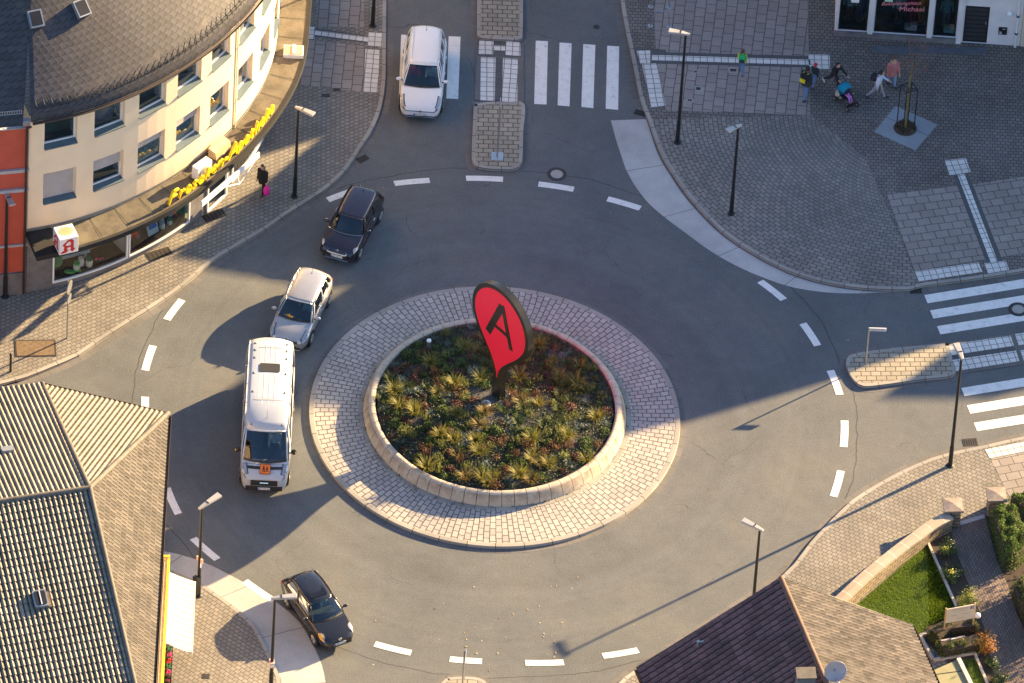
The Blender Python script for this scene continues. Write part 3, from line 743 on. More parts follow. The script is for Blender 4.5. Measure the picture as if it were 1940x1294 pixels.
for px, lab in (((68, 38), 'a'), ((152, 15), 'b')):
    best = min(((Vector(pxy(roofp(s, d)-PO))-Vector(px)).length, s, d) for s in np.arange(0, 9, .1) for d in np.arange(.5, 8, .1))
    s, d = best[1], best[2]; o = roofp(s, d); ex = (roofp(s+.2, d)-roofp(s-.2, d)).normalized(); ey = (roofp(s, d+.3)-roofp(s, d-.3)).normalized(); nz = ex.cross(ey)
    if nz.z < 0: nz = -nz
    def B_(w, h, z0, z1): 
        vs = [o+ex*x+ey*y+nz*z for z in (z0, z1) for x, y in ((-w, -h), (w, -h), (w, h), (-w, h))]
        return MB().add(vs, [(3, 2, 1, 0), (4, 5, 6, 7), (0, 1, 5, 4), (1, 2, 6, 5), (2, 3, 7, 6), (3, 0, 4, 7)])
    sk = B_(.29, .36, 0, .26).build('skylight', M['zinc'], rf)
    MB().add([o+ex*x+ey*y+nz*.267 for x, y in ((-.235, -.3), (.235, -.3), (.235, .3), (-.235, .3))], [(0, 1, 2, 3)]).build('glazing', M['pane_roof'] if 'pane_roof' in M else M['metal_dark'], ph)
# ground floor: plinth, display window, shop front under the canopy
shop_ops = [(1.12, 4.62, .42, 3.05), (4.68, 8.05, .42, 3.05), (9.2, 10.6, .14, 2.6), (11.0, 14.0, .5, 2.8)]
facade('shop_front', F, 0, FC.L, 0.0, 3.45, shop_ops, M['plinth'], ph, depth=.06)
dw = MB(); fw = .055
for a, b, za, zb in shop_ops:
    n = 10
    for k in range(n):
        p, q = a+(b-a)*k/n, a+(b-a)*(k+1)/n
        for z, h in ((za+fw/2, fw+.02), (zb-fw/2, fw)): bar(dw, F.P(p, -.02, z), F.P(q, -.02, z), .09, h)
    for s in (a+fw/2, b-fw/2):
        t = FC.tan(s); vbar(dw, F.P(s, -.021), za+fw, zb-fw, fw+.01, .088, math.atan2(t.y, t.x))
fr = dw.build('display_frame', M['white_plain'], ph)
SGL = glass('shop glass', (.86, .9, .9), .3)
for a, b, za, zb in shop_ops[:2]+shop_ops[3:]:
    n = 10; ks = [a+(b-a)*k/n for k in range(n+1)]
    MB().grid([[F.P(s, .0, za+.05), F.P(s, .0, zb-.05)] for s in ks]).build('display_glass', SGL, ph)
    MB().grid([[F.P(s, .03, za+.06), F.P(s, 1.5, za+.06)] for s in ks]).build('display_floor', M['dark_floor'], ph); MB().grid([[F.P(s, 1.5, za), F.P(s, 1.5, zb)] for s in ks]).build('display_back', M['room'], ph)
for s0, s1, d in ((1.2, 1.9, 1.2), (3.4, 4.1, 1.1), (2.2, 3.3, 1.42)): MB().quad(F.P(s0, d, .5), F.P(s1, d, .5), F.P(s1, d, 2.9), F.P(s0, d, 2.9)).build('wood_panel', M['wood'], ph)
pw = MB(); pw.quad(F.P(4.64, .05, .46), F.P(4.64, 1.45, .46), F.P(4.64, 1.45, 3.0), F.P(4.64, .05, 3.0)).build('display_partition', M['white_plain'], ph)
# canopy slab: felt deck with black edge
cs = [-.05+(FC.L+.05)*k/110 for k in range(111)]
def cd(s): return -float(np.interp(s, [0, 3.5, 6, 9, 13, 16, 20], [1.50, 1.42, 1.36, 1.19, 1.17, 1.25, 1.27]))
deck = MB(); deck.grid([[F.P(s, .0, 3.60), F.P(s, cd(s)*.5, 3.575), F.P(s, cd(s), 3.56)] for s in cs], flip=True)
deck.grid([[F.P(s, .0, 3.38), F.P(s, cd(s), 3.38)] for s in cs])
cpy = deck.build('canopy', M['felt'], ph)
ed = MB(); ed.grid([[F.P(s, cd(s)+.10, 3.585), F.P(s, cd(s)-.05, 3.60), F.P(s, cd(s)-.06, 3.38), F.P(s, cd(s)+.1, 3.38)] for s in cs], flip=False)
ed.quad(F.P(-.06, .0, 3.38), F.P(-.06, cd(0)-.06, 3.38), F.P(-.06, cd(0)-.06, 3.6), F.P(-.06, 0, 3.6)); ed.build('canopy_edge', M['black_felt'], cpy, solid=.01)
dk = MB(); dk.grid([[F.P(s, .02, 3.612), F.P(s, cd(s)-.02, 3.606)] for s in (-.05, .25, .5, .8, 1.0)], flip=True); dk.build('black_cover_strip', M['black_felt'], cpy)
for k in range(1, 19):
    s = 1.2*k+.3; MB().add([F.P(s-.012, -.05, 3.606), F.P(s+.012, -.05, 3.606), F.P(s+.012, cd(s)+.12, 3.596), F.P(s-.012, cd(s)+.12, 3.596)], [(3, 2, 1, 0)]).build('felt_seam', M['black_felt'], cpy)
ap = MB(); ap.grid([[F.P(s, -.005, 3.62), F.P(s, -.03, 3.78)] for s in cs]); ap.build('wall_flashing', M['zinc'], cpy)
dp = MB(); dp.path([F.P(-.12, -.55, 10.05), F.P(-.14, -.12, 9.6), F.P(-.14, -.10, .2)], .055, 8); dp.build('downpipe', M['copper'], ph)
dp = MB(); dp.path([F.P(11.05, -.04, 10.0), F.P(11.05, -.04, 3.6)], .03, 8); dp.build('downpipe', M['cream'], ph)

# things standing on the canopy
def on_canopy(px, z=3.6): 
    q = g(*px, z); return (q.x, q.y)
def find_s(x, y): return min(((FC.xy(s)-Vector((x, y))).length, s) for s in np.arange(0, 22, .05))[1]
x, y = on_canopy((382, 333)); s = find_s(x, y); t = FC.tan(s); rz = math.atan2(t.y, t.x)
ac = thing('air_conditioner', 'white outdoor air conditioning unit with round fan on the canopy', 'air conditioner', (x, y, 3.6), rz)
MB().box((0, 0, .40), (.86, .36, .66)).build('casing', M['white_plain'], ac, bevel=.02)
MB().box((-.25, 0, .035), (.06, .4, .07)).box((.25, 0, .035), (.06, .4, .07)).build('foot', M['metal_grey'], ac)
fm = Matrix.Rotation(rad(90), 3, 'X'); f = MB(); f.lathe([(.001, .185), (.24, .185), (.24, .18)], (-.1, 0, .4), 20, fm); fan = f.build('fan_disc', M['metal_dark'], ac)
f = MB()
for r in (.06, .12, .18, .235):
    f.lathe([(r-.012, .192), (r+.012, .192)], (-.1, 0, .4), 20, fm)
f.build('fan_grille', M['white_plain'], ac)
x, y = on_canopy((416, 290)); s = find_s(x, y); t = FC.tan(s)
vb = thing('vent_box', 'beige sloping metal vent box on the canopy beside the air conditioner', 'vent box', (x, y, 3.6), math.atan2(t.y, t.x))
M['beige'] = mat('beige sheet metal', (.55, .40, .24), .6, var=.2)
MB().add([(-.5, -.22, .05), (.5, -.22, .05), (.5, .22, .05), (-.5, .22, .05), (-.5, -.16, .42), (.5, -.16, .42), (.5, .22, .52), (-.5, .22, .52)], [(3, 2, 1, 0), (4, 5, 6, 7), (0, 1, 5, 4), (1, 2, 6, 5), (2, 3, 7, 6), (3, 0, 4, 7)]).build('casing', M['beige'], vb)
MB().box((-.3, 0, .025), (.08, .4, .05)).box((.3, 0, .025), (.08, .4, .05)).build('foot', M['metal_dark'], vb)
x, y = on_canopy((556, 101)); hb = thing('roof_hatch', 'shallow pale square roof hatch on the sunlit end of the canopy', 'hatch', (x, y, 3.58), .02)
MB().box((0, 0, .10), (.84, .62, .20)).build('curb', M['white_frame'], hb); MB().box((0, 0, .205), (.74, .52, .03)).build('tray', M['beige'], hb); MB().box((.02, .02, .24), (.12, .56, .06)).build('bar', M['white_plain'], hb)
# the cube sign
M['cube_white'] = mat('white sign face', (.82, .80, .78), .35, var=.02)
M['sign_red'] = mat('sign red', (.55, .012, .02), .4, var=.03)
x, y = on_canopy((125, 472), 3.62); s = find_s(x, y); t = FC.tan(s); rzc = math.atan2(t.y, t.x)+.02
cb = thing('pharmacy_cube_sign', 'white pharmacy cube sign with red blackletter A above the shop window', 'sign', (x, y, 3.6), rzc)
MB().box((0, .06, .52), (.82, .82, .86)).build('box', M['cube_white'], cb, bevel=.02)
MB().box((0, .06, .045), (.5, .5, .09)).build('stand', M['metal_dark'], cb)
M['dirt'] = mat('ochre dirt', (.50, .36, .20), .9, var=.2)
MB().lathe([(.001, .955), (.33, .953)], (.0, .1, 0), 18, Matrix.Diagonal(Vector((1, .8, 1)))).build('dirt_stain', M['dirt'], cb)
# blackletter A: bowl, stems with broken feet and a small cup on the cross stroke
A_polys = [[(-.10, .30), (-.02, .36), (.10, .36), (.20, .28), (.20, -.14), (.28, -.20), (.16, -.34), (.04, -.24), (.08, -.20), (.08, .20), (.02, .26), (-.06, .22)],
           [(-.10, .30), (-.06, .22), (-.16, .10), (-.10, .02), (-.20, -.02), (-.28, .10)],
           [(-.20, -.02), (-.10, .02), (.08, .02), (.08, -.07), (-.06, -.07), (-.10, -.16), (-.22, -.12)],
           [(-.10, -.16), (-.02, -.22), (-.12, -.34), (-.34, -.36), (-.36, -.30), (-.22, -.22), (-.22, -.12)]]
for nm, M_ in (('front', Matrix.Translation((0, -.355, .52)) @ Matrix.Rotation(rad(90), 4, 'X')), ('side', Matrix.Translation((-.415, .06, .52)) @ Matrix.Rotation(rad(-90), 4, 'Z') @ Matrix.Rotation(rad(90), 4, 'X'))):
    mb = MB()
    for po in A_polys: mb.prism(po, -.004, .008)
    me = mb.mesh('blackletter_emblem'); me.transform(M_); me.materials.append(M['sign_red']); link('blackletter_emblem', me, cb)
# script lettering along the canopy edge, one part per letter
M['yellow'] = mat('yellow acrylic', (.92, .66, .02), .35, var=.04)
sgn = thing('lettering_sign', 'yellow script lettering standing along the canopy of the cream building', 'sign', (-13, 10, 3.6)); so_ = -Vector(sgn.location)
word = 'Freseken-Apotheke'; sz = [.95]+[.82]*8+[.98]+[.82]*7
s0, s1 = find_s(g(312, 392, 3.7).x, g(312, 392, 3.7).y), find_s(g(524, 212, 3.7).x, g(524, 212, 3.7).y); adv = [1.35, .72, .8, .72, .8, .85, .8, .9, .6, 1.2, .9, .85, .7, .95, .8, .85, .8]; tot = sum(adv); acc = 0
for chx, k, aw in zip(word, sz, adv):
    s = s0+(s1-s0)*(acc+aw/2)/tot; acc += aw
    t = FC.tan(s); o = FC.P(s, cd(s)+.20, 3.68)+so_
    Mx = frame_m(o, Vector((t.x, t.y, 0)), Vector((0, 0, 1)))
    text_obj('letter', chx, k*.98, M['yellow'], Mx, sgn, ext=.055, shear=.35, offset=0.0)
rl = MB(); st = [s0+(s1-s0)*k/40 for k in range(41)]
for a, b in zip(st[:-1], st[1:]): rl.tube(FC.P(a, cd(a)+.20, 3.66)+so_, FC.P(b, cd(b)+.20, 3.66)+so_, .02, n=5)
rl.build('rail', M['metal_dark'], sgn)
# white board under the canopy edge with its bracket
wb = thing('white_sign_board', 'long white board hanging below the canopy edge on a triangular bracket', 'sign board', (-11.6, 9.6, 0)); wo = -Vector(wb.location)
A = g(381, 386, 3.05); B = g(490, 292, 3.05); mb = MB(); d = (B-A).normalized(); n = Vector((d.y, -d.x, 0))
mb.box((A+B)/2+wo+n*.03, ((B-A).length, .07, .30), math.atan2(d.y, d.x)); mb.build('board', M['white_plain'], wb)
mb = MB(); C_ = A+(B-A)*.62; E_ = A+(B-A)*.36
X_ = C_+n*.16+Vector((0, 0, -.52))
for p, q in ((C_+Vector((0, 0, -.1)), X_), (E_+Vector((0, 0, -.1)), X_), (B+Vector((0, 0, -.1))-d*.1, X_)): mb.tube(p+wo, q+wo, .03, n=6)
mb.build('bracket', M['white_plain'], wb)
# goods in the display window
def goods(s, d, nm, label, parts, cat, rz=0):
    p = FC.P(s, d, .485); t = thing(nm, label, cat, p, rz, 'goods in the pharmacy display window')
    for pn_, mb, m in parts: mb.build(pn_, m, t, smooth=True)
C = lambda c, r=.5: mat('display colour', c, r, var=.03)
gw, gr, gd, bl_, re_ = C((.75, .76, .74)), C((.05, .42, .12)), C((.02, .2, .09)), C((.03, .16, .5)), C((.62, .02, .02)); pk = C((.7, .05, .25)); lb = C((.45, .58, .66))
def jar(s, d, label, body, lid, k=1): goods(s, d, 'jar', label, [('body', MB().lathe([(.001, 0), (.11*k, .0), (.12*k, .05), (.12*k, .20*k), (.09*k, .25*k), (.001, .25*k)], n=14), body), ('lid', MB().lathe([(.001, .25*k), (.10*k, .25*k), (.10*k, .33*k), (.001, .34*k)], n=14), lid)], 'jar')
jar(2.35, .3, 'white jar with green lid at the front of the left window bay', gw, gr, 1.25); jar(2.95, .32, 'white jar with dark green lid right of the jar with the light green lid', gw, gd, 1.25); jar(2.65, .5, 'plain white jar standing behind the two green-lidded jars', gw, gw, 1.2)
jar(6.9, .45, 'white pot with pale lid, nearest of the pots in the right bay', gw, lb); jar(7.1, .7, 'white pot with white lid, farthest back of the pots in the right bay', gw, gw, .9); jar(7.3, .4, 'white pot with green lid by the right end of the display', gw, gr, .9)
goods(2.45, .95, 'white_bench', 'long pale blue bench-like box across the left window bay', [('top', MB().box((0, 0, .32), (1.5, .26, .16), .45), lb), ('leg', MB().box((-.5, -.24, .12), (.1, .2, .24), .45).box((.5, .24, .12), (.1, .2, .24), .45), lb)], 'box')
goods(1.5, .75, 'green_disc', 'round green foliage disc beside the left frame of the window', [('disc', MB().lathe([(.001, .02), (.34, 0), (.30, -.03), (.001, -.04)], (0, 0, .4), 20, Matrix.Rotation(rad(65), 3, 'X')), gd), ('stand', MB().tube((0, .02, 0), (0, .05, .4), .03), gd)], 'decoration')
goods(2.8, 1.35, 'leaf_cutout', 'green leaf cut-out on the back panel of the window', [('leaf', MB().lathe([(.001, 0), (.5, 0)], (0, 0, 1.3), 16, Matrix.Rotation(rad(80), 3, 'X') @ Matrix.Diagonal(Vector((1, .34, 1)))), gr), ('stalk', MB().tube((-.5, 0, 1.2), (-.9, 0, .9), .03), gr)], 'decoration')
goods(3.75, 1.0, 'round_cutout', 'bright green round cut-out on the right wood panel', [('disc', MB().lathe([(.001, 0), (.2, 0)], (0, 0, 1.35), 16, Matrix.Rotation(rad(78), 3, 'X')), C((.12, .6, .1))), ('stalk', MB().tube((-.05, 0, 1.2), (-.4, 0, .7), .025), gr)], 'decoration')
goods(3.35, .4, 'pink_flowers', 'small pink flowers in the left window bay', [('flower', MB().ball((0, 0, .12), .07).ball((.14, .03, .1), .06).ball((.24, .1, .09), .05), pk), ('stem', MB().tube((0, 0, 0), (0, 0, .1), .02).tube((.14, .03, 0), (.14, .03, .08), .02), gd)], 'flowers')
goods(2.0, .25, 'green_fabric', 'crumpled green cloth at the front left of the display', [('cloth', MB().ball((0, 0, .05), .16, (1.5, .8, .4)).ball((.3, .12, .05), .13, (1.4, .8, .4)), gr)], 'cloth')
goods(5.35, .55, 'red_letter_stand', 'red letter A stand with blue wheels in the right window bay', [('letter', MB().tube((-.22, 0, .12), (0, .05, .85), .075).tube((.24, .08, .12), (.02, .05, .85), .075).tube((-.1, .03, .42), (.14, .05, .42), .06), re_), ('wheel', MB().ball((-.26, -.02, .1), .1).ball((.28, .1, .1), .1), bl_)], 'display stand', .6)
goods(6.35, .5, 'poster_stand', 'pale blue folded poster stand in the right window bay', [('panel', MB().box((0, 0, .36), (.55, .05, .7), .75, 0, -.35), lb), ('picture', MB().box((.02, -.03, .46), (.38, .05, .26), .75, 0, -.35), bl_)], 'poster')
goods(7.75, .8, 'tall_can', 'tall white cylinder at the right end of the display', [('can', MB().lathe([(.001, 0), (.15, 0), (.15, .75), (.1, .8), (.001, .8)], n=16), gw), ('cap', MB().lathe([(.1, .8), (.1, .86), (.001, .86)], n=12), lb)], 'can')
goods(7.9, .35, 'green_board', 'dark green triangular board leaning at the right frame', [('board', MB().prism([(-.02, -.3), (.02, -.3), (.02, .35), (-.02, .35)], .05, .95), gd), ('edge', MB().box((0, 0, .03), (.06, .7, .06)), re_)], 'board', .7)

# ------------------------------------------------------------ red house on the left, with its dark roof
d0 = (FC.xy(.05)-FC.xy(0)).normalized(); d0 = Vector((.975, .222)).normalized()
RL = Line([tuple(Vector((-19.80, 5.46))-d0*16+d0*k) for k in range(17)])
rh = thing('red_house', 'brick red rendered house with grey string courses next to the pharmacy', 'house', (-24, 4.5, 0)); R_ = Rel(RL, -Vector(rh.location))
M['red_wall'] = mat('brick red render', (.47, .085, .05), .9, var=.08, vs=1.5, bump=.15)
M['stone_grey'] = mat('lilac grey stone', (.40, .38, .40), .8, var=.12)
ropsl = [(13.2, 14.45, 5.0, 6.9), (13.2, 14.45, 8.2, 9.4), (10.6, 11.9, 5, 6.9), (10.6, 11.9, 8.2, 9.4)]
facade('wall', R_, 0, 16, 1.35, 10.0, ropsl, M['red_wall'], rh, .18)
MB().box(R_.P(8, .2, .66), (16.0, .56, 1.36), math.atan2(d0.y, d0.x)).build('plinth', M['plinth'], rh)
mb = MB(); az = math.atan2(d0.y, d0.x)
for z, h, o_ in ((2.9, .12, .06), (6.05, .16, .10), (7.15, .16, .10), (9.9, .25, .2)): mb.box(R_.P(8, -o_/2, z), (16.1, o_+.02, h), az)
mb.build('string_course', M['stone_grey'], rh)
for a, b, za, zb in ropsl:
    A, B = R_.P(a, .13, 0), R_.P(b, .13, 0); f = MB()
    for z in (za+.05, zb-.05): bar(f, A+Vector((0, 0, z)), B+Vector((0, 0, z)), .08, .09)
    for s in (a+.045, (a+b)/2, b-.045): vbar(f, R_.P(s, .13, 0), za+.095, zb-.095, .09, .078, az)
    w = f.build('window', M['white_frame'], rh)
    MB().quad(A+Vector((0, 0, za)), B+Vector((0, 0, za)), B+Vector((0, 0, zb)), A+Vector((0, 0, zb))).build('pane', M['pane'], w)
    MB().box(R_.P((a+b)/2, -.06, za-.06), (b-a+.3, .3, .1), az).build('sill', M['stone_grey'], w)
    MB().quad(R_.P(a, .5, za), R_.P(b, .5, za), R_.P(b, .5, zb), R_.P(a, .5, zb)).build('room', M['room'], w)
P, UV = [], []
for i in range(33):
    row, ru = [], []
    for j in range(13):
        d = 8*j/12; s = -.5+16.2*i/32+(.22*d if i == 32 else 0); row.append(R_.P(s, d-.4, 10.0+d*math.tan(rad(38)))); ru.append((s, d*1.27))
    P.append(row); UV.append(ru)
rr = MB().grid(P, UV).build('roof', M['slate_dark'], rh, solid=.08)
mb = MB(); mb.grid([[R_.P(s, -.47-.07*math.cos(math.pi*k/6), 9.98-.07*math.sin(math.pi*k/6)) for k in range(7)] for s in (-.4, 4, 8, 12, 15.8)]); mb.build('gutter', M['zinc'], rr, smooth=True, solid=.01)
mb = MB()
for k in range(52): mb.tube(R_.P(10.6+k*.1, -.05, 10.32), R_.P(10.6+k*.1, -.05, 10.52), .014, n=4)
mb.tube(R_.P(10.6, -.05, 10.52), R_.P(15.7, -.05, 10.52), .018, n=4); mb.tube(R_.P(10.6, -.05, 10.34), R_.P(15.7, -.05, 10.34), .018, n=4); mb.build('snow_guard', M['zinc'], rr)

# ------------------------------------------------------------ white shop at the top right
sh = thing('white_shop', 'lilac white shop front with dark display windows and stone pillars', 'shop', (17.4, 24.5, 0)); SO = -Vector(sh.location)
SLN = Rel(Line([(13.45+.2*k, YF) for k in range(41)]), SO); x0s = 13.45
def sx(px): return g(px, 78, .12).x-x0s
WX = [(sx(1586), sx(1641)), (sx(1654), sx(1754)), (sx(1766), sx(1809))]; DX = (sx(1823), sx(1869))
sops = [(a, b, .35, 2.75) for a, b in WX]+[(DX[0], DX[1], .12, 2.25)]
facade('wall', SLN, 0, 7.95, 0, 7.6, sops+[(a, a+1.2, 4.2, 5.9) for a in (.6, 2.6, 4.6, 6.4)], M['plaster_white'], sh, .12)
mb = MB().quad(SLN.P(0, 0, 0), SLN.P(0, 0, 7.6), SLN.P(0, 10, 7.6), SLN.P(0, 10, 0)).add([SLN.P(0, 0, 7.6), SLN.P(0, 5, 11.2), SLN.P(0, 10, 7.6)], [(0, 1, 2)]); mb.build('side_wall', M['plaster_white'], sh)
for a in (sx(1647), sx(1759), sx(1815)): MB().box(SLN.P(a, -.05, 1.5), (.22, .14, 3.0)).build('pillar', M['plaster_white'], sh)
mb = MB().box(SLN.P(2.6, -.03, .2), (5.2, .2, .30)).box(SLN.P(2.6, -.02, 2.86), (5.2, .1, .16)); mb.build('stone_sill', M['plinth'], sh)
sg_ = glass('dark shop glass', (.5, .55, .58), .35)
for a, b in WX:
    f = MB()
    for z in (.40, 2.70): bar(f, SLN.P(a, .09, z), SLN.P(b, .09, z), .06, .08)
    for s in (a+.035, b-.035): vbar(f, SLN.P(s, .09, 0), .44, 2.66, .07, .058, 0)
    w = f.build('display_window', M['metal_dark'], sh)
    MB().quad(SLN.P(a, .09, .4), SLN.P(b, .09, .4), SLN.P(b, .09, 2.7), SLN.P(a, .09, 2.7)).build('pane', sg_, w)
    MB().quad(SLN.P(a, 1.3, .3), SLN.P(b, 1.3, .3), SLN.P(b, 1.3, 2.8), SLN.P(a, 1.3, 2.8)).quad(SLN.P(a, .12, .40), SLN.P(b, .12, .4), SLN.P(b, 1.3, .4), SLN.P(a, 1.3, .4)).build('display_back', M['room'], w)
for a in (.6, 2.6, 4.6, 6.4):
    f = MB()
    for z in (4.24, 5.86): bar(f, SLN.P(a, .08, z), SLN.P(a+1.2, .08, z), .06, .08)
    w = f.build('window', M['white_frame'], sh); MB().quad(SLN.P(a, .1, 4.2), SLN.P(a+1.2, .1, 4.2), SLN.P(a+1.2, .1, 5.9), SLN.P(a, .1, 5.9)).build('pane', M['metal_dark'], w)
dr = MB().box(SLN.P((DX[0]+DX[1])/2, .08, 1.19), (DX[1]-DX[0]-.02, .06, 2.1)).build('door', M['metal_dark'], sh)
mb = MB()
for k in range(8): mb.box(SLN.P((DX[0]+DX[1])/2, .045, .35+k*.24), (DX[1]-DX[0]-.14, .012, .18))
mb.build('panel', mat('black door panel', (.03, .03, .034), .5), dr); MB().box(SLN.P(DX[1]-.12, .03, 1.3), (.05, .06, .16)).build('handle', M['metal_grey'], dr)
f = MB(); f.box(SLN.P(sx(1897), -.02, .95), (.36, .06, .40)); lbx = f.build('letterbox', M['metal_dark'], sh)
MB().box(SLN.P(sx(1893), -.055, .90), (.10, .01, .03)).box(SLN.P(sx(1893), -.055, .82), (.10, .01, .03)).box(SLN.P(sx(1899), -.055, 1.08), (.12, .01, .02)).build('nameplate', M['white_plain'], lbx)
MB().ball(SLN.P(sx(1902)+.1, -.06, 1.98), .13, (1, .7, 1)).build('wall_light', M['white_plain'], sh, smooth=True)
MB().path([SLN.P(7.75, -.12, .15), SLN.P(7.75, -.12, 7.4)], .055, 8).build('downpipe', M['plaster_white'], sh)
mb = MB()
for z in (.9, 1.9): mb.tube(SLN.P(7.75, -.12, z), SLN.P(7.75, -.12, z+.08), .075)
mb.build('pipe_clamp', M['metal_dark'], sh)
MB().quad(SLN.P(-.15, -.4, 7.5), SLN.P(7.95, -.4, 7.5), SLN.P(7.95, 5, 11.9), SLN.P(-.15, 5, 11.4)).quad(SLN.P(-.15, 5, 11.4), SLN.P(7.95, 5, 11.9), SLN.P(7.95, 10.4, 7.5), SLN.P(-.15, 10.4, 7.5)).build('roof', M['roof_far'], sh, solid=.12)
Pt = g(1660, 18, 1.7); M['pink'] = mat('pink lettering', (.75, .25, .28), .5, var=.02)
text_obj('lettering', 'Michael', .36, M['pink'], Matrix.Translation(SLN.P(sx(1722), .07, 1.66)) @ Matrix.Rotation(rad(90), 4, 'X') @ Matrix.Rotation(rad(4), 4, 'Z'), sh, .004, .1)
text_obj('lettering', 'Bekleidungshaus', .26, M['pink'], Matrix.Translation(SLN.P(sx(1701), .07, 1.98)) @ Matrix.Rotation(rad(90), 4, 'X') @ Matrix.Rotation(rad(7), 4, 'Z'), sh, .004, .4)
MB().box(SLN.P(sx(1614), .06, 2.05), (.34, .01, .2)).build('paper_notice', M['white_plain'], sh); MB().box(SLN.P(sx(1677), .06, 2.22), (.34, .01, .2)).build('green_notice', mat('pale green paper', (.45, .62, .5), .8), sh)
def mannequin(px, label, top, low):
    s = sx(px); p = SLN.P(s, .75, .42)-SO; t = thing('mannequin', label, 'mannequin', p, 0, 'mannequins in the shop windows')
    MB().lathe([(.001, 0), (.2, 0), (.2, .02), (.001, .03)]).build('base', M['metal_grey'], t)
    MB().tube((-.08, 0, .02), (-.09, 0, .8), .055, .09).tube((.08, 0, .02), (.09, 0, .8), .055, .09).build('trousers', low, t, smooth=True)
    MB().lathe([(.001, .74), (.17, .76), (.15, .95), (.2, 1.2), (.18, 1.33), (.07, 1.4), (.06, 1.46)], n=14, M=Matrix.Diagonal(Vector((1, .65, 1)))).tube((-.2, 0, 1.3), (-.27, -.04, .8), .06, .045).tube((.2, 0, 1.3), (.27, -.04, .8), .06, .045).build('top', top, t, smooth=True)
    MB().ball((0, 0, 1.58), .11, (.85, .95, 1.2)).build('head', M['white_frame'], t, smooth=True)
cl = lambda c: mat('display clothing', c, .9, var=.2, vs=8)
mannequin(1606, 'mannequin in a pale blue top and khaki trousers in the left shop window', cl((.25, .42, .45)), cl((.13, .10, .07))); mannequin(1626, 'mannequin in navy jacket and blue jeans in the left shop window', cl((.08, .12, .22)), cl((.06, .1, .18)))
mannequin(1700, 'mannequin in a pale blue jacket in the wide shop window', cl((.22, .36, .45)), cl((.04, .05, .05))); mannequin(1726, 'mannequin in a wine red coat in the wide shop window', cl((.25, .02, .07)), cl((.2, .02, .06))); mannequin(1743, 'mannequin in an ochre coat in the wide shop window', cl((.42, .2, .04)), cl((.3, .15, .03)))
mannequin(1790, 'mannequin in turquoise and white in the narrow shop window', cl((.12, .3, .34)), cl((.1, .16, .2)))
for px, c, lab, nm in ((1724, (.55, .65, .72), 'pale blue and white folded clothes at the front of the wide window', 'clothes_pile'), (1798, (.3, .55, .6), 'turquoise shoes and bag low in the narrow window', 'clothes_pile')):
    p = SLN.P(sx(px), .35, .42)-SO; t = thing(nm, lab, 'clothes', p, 0)
    MB().rbox((0, 0, .09), (.55, .3, .18), .08).build('pile', cl(c), t); MB().rbox((.12, 0, .24), (.3, .24, .12), .08).build('top_layer', cl((.7, .7, .7)), t)
laid('sett_band', [(1652, 87), (1870, 91), (1868, 103), (1652, 100)], mat('blue grey steps', (.10, .115, .14), .7, var=.2), KZ+.006)
shadow_house('unseen low cream house right of the white shop, ridge kept low to pass a wedge of sun', 21.42, 23.7, YF-.02, YF+5, YF+10, 7.7, 11.7, 11.8, M['plaster_cream2'])
shadow_house('unseen narrow pale house between the low cream and tall cream houses, added for its shadow', 23.72, 26.0, YF-.01, YF+5, YF+10, 7.7, 14.0, 15.2, M['plaster_white'])
shadow_house('unseen tall cream house east of the plaza, ridge shaped to cast the long shadow', 26.02, 43.6, YF, YF+5, YF+10, 8.3, 15.6, 16.3, M['plaster_white'])
shadow_house('unseen lower house to the east, its sloping ridge shaped for the shadow edge', 43.62, 47.2, YF-.02, YF+5, YF+10, 7.4, 15.8, 12.3, M['plaster_cream2'])
shadow_house('unseen low white house at the far end of the row to the east, added for its shadow', 47.22, 50.2, YF, YF+5, YF+10, 7.0, 12.2, 12.5, M['plaster_white'])
shadow_house('unseen last house of the row far to the east, added to shade the east crossing', 50.22, 54.0, YF-.02, YF+5, YF+10, 7.4, 14.2, 14.0, M['plaster_cream2'])
shadow_house('unseen small house far to the east beyond the row, added for its shadow', 54.02, 62.0, YF, YF+5, YF+10, 6.6, 11.4, 11.4, M['plaster_white'])
shadow_house('unseen house added north of the plaza to shade the upper road', 14.2, 20.0, 36.0, 39.5, 44, 7.0, 11.6, 14.0, M['plaster_cream2'])
shadow_house('unseen narrow house added north of the plaza behind the bicycle stands for its shadow', 4.5, 14.18, 36.02, 39.5, 44, 6.6, 11.6, 11.6, M['plaster_white'])

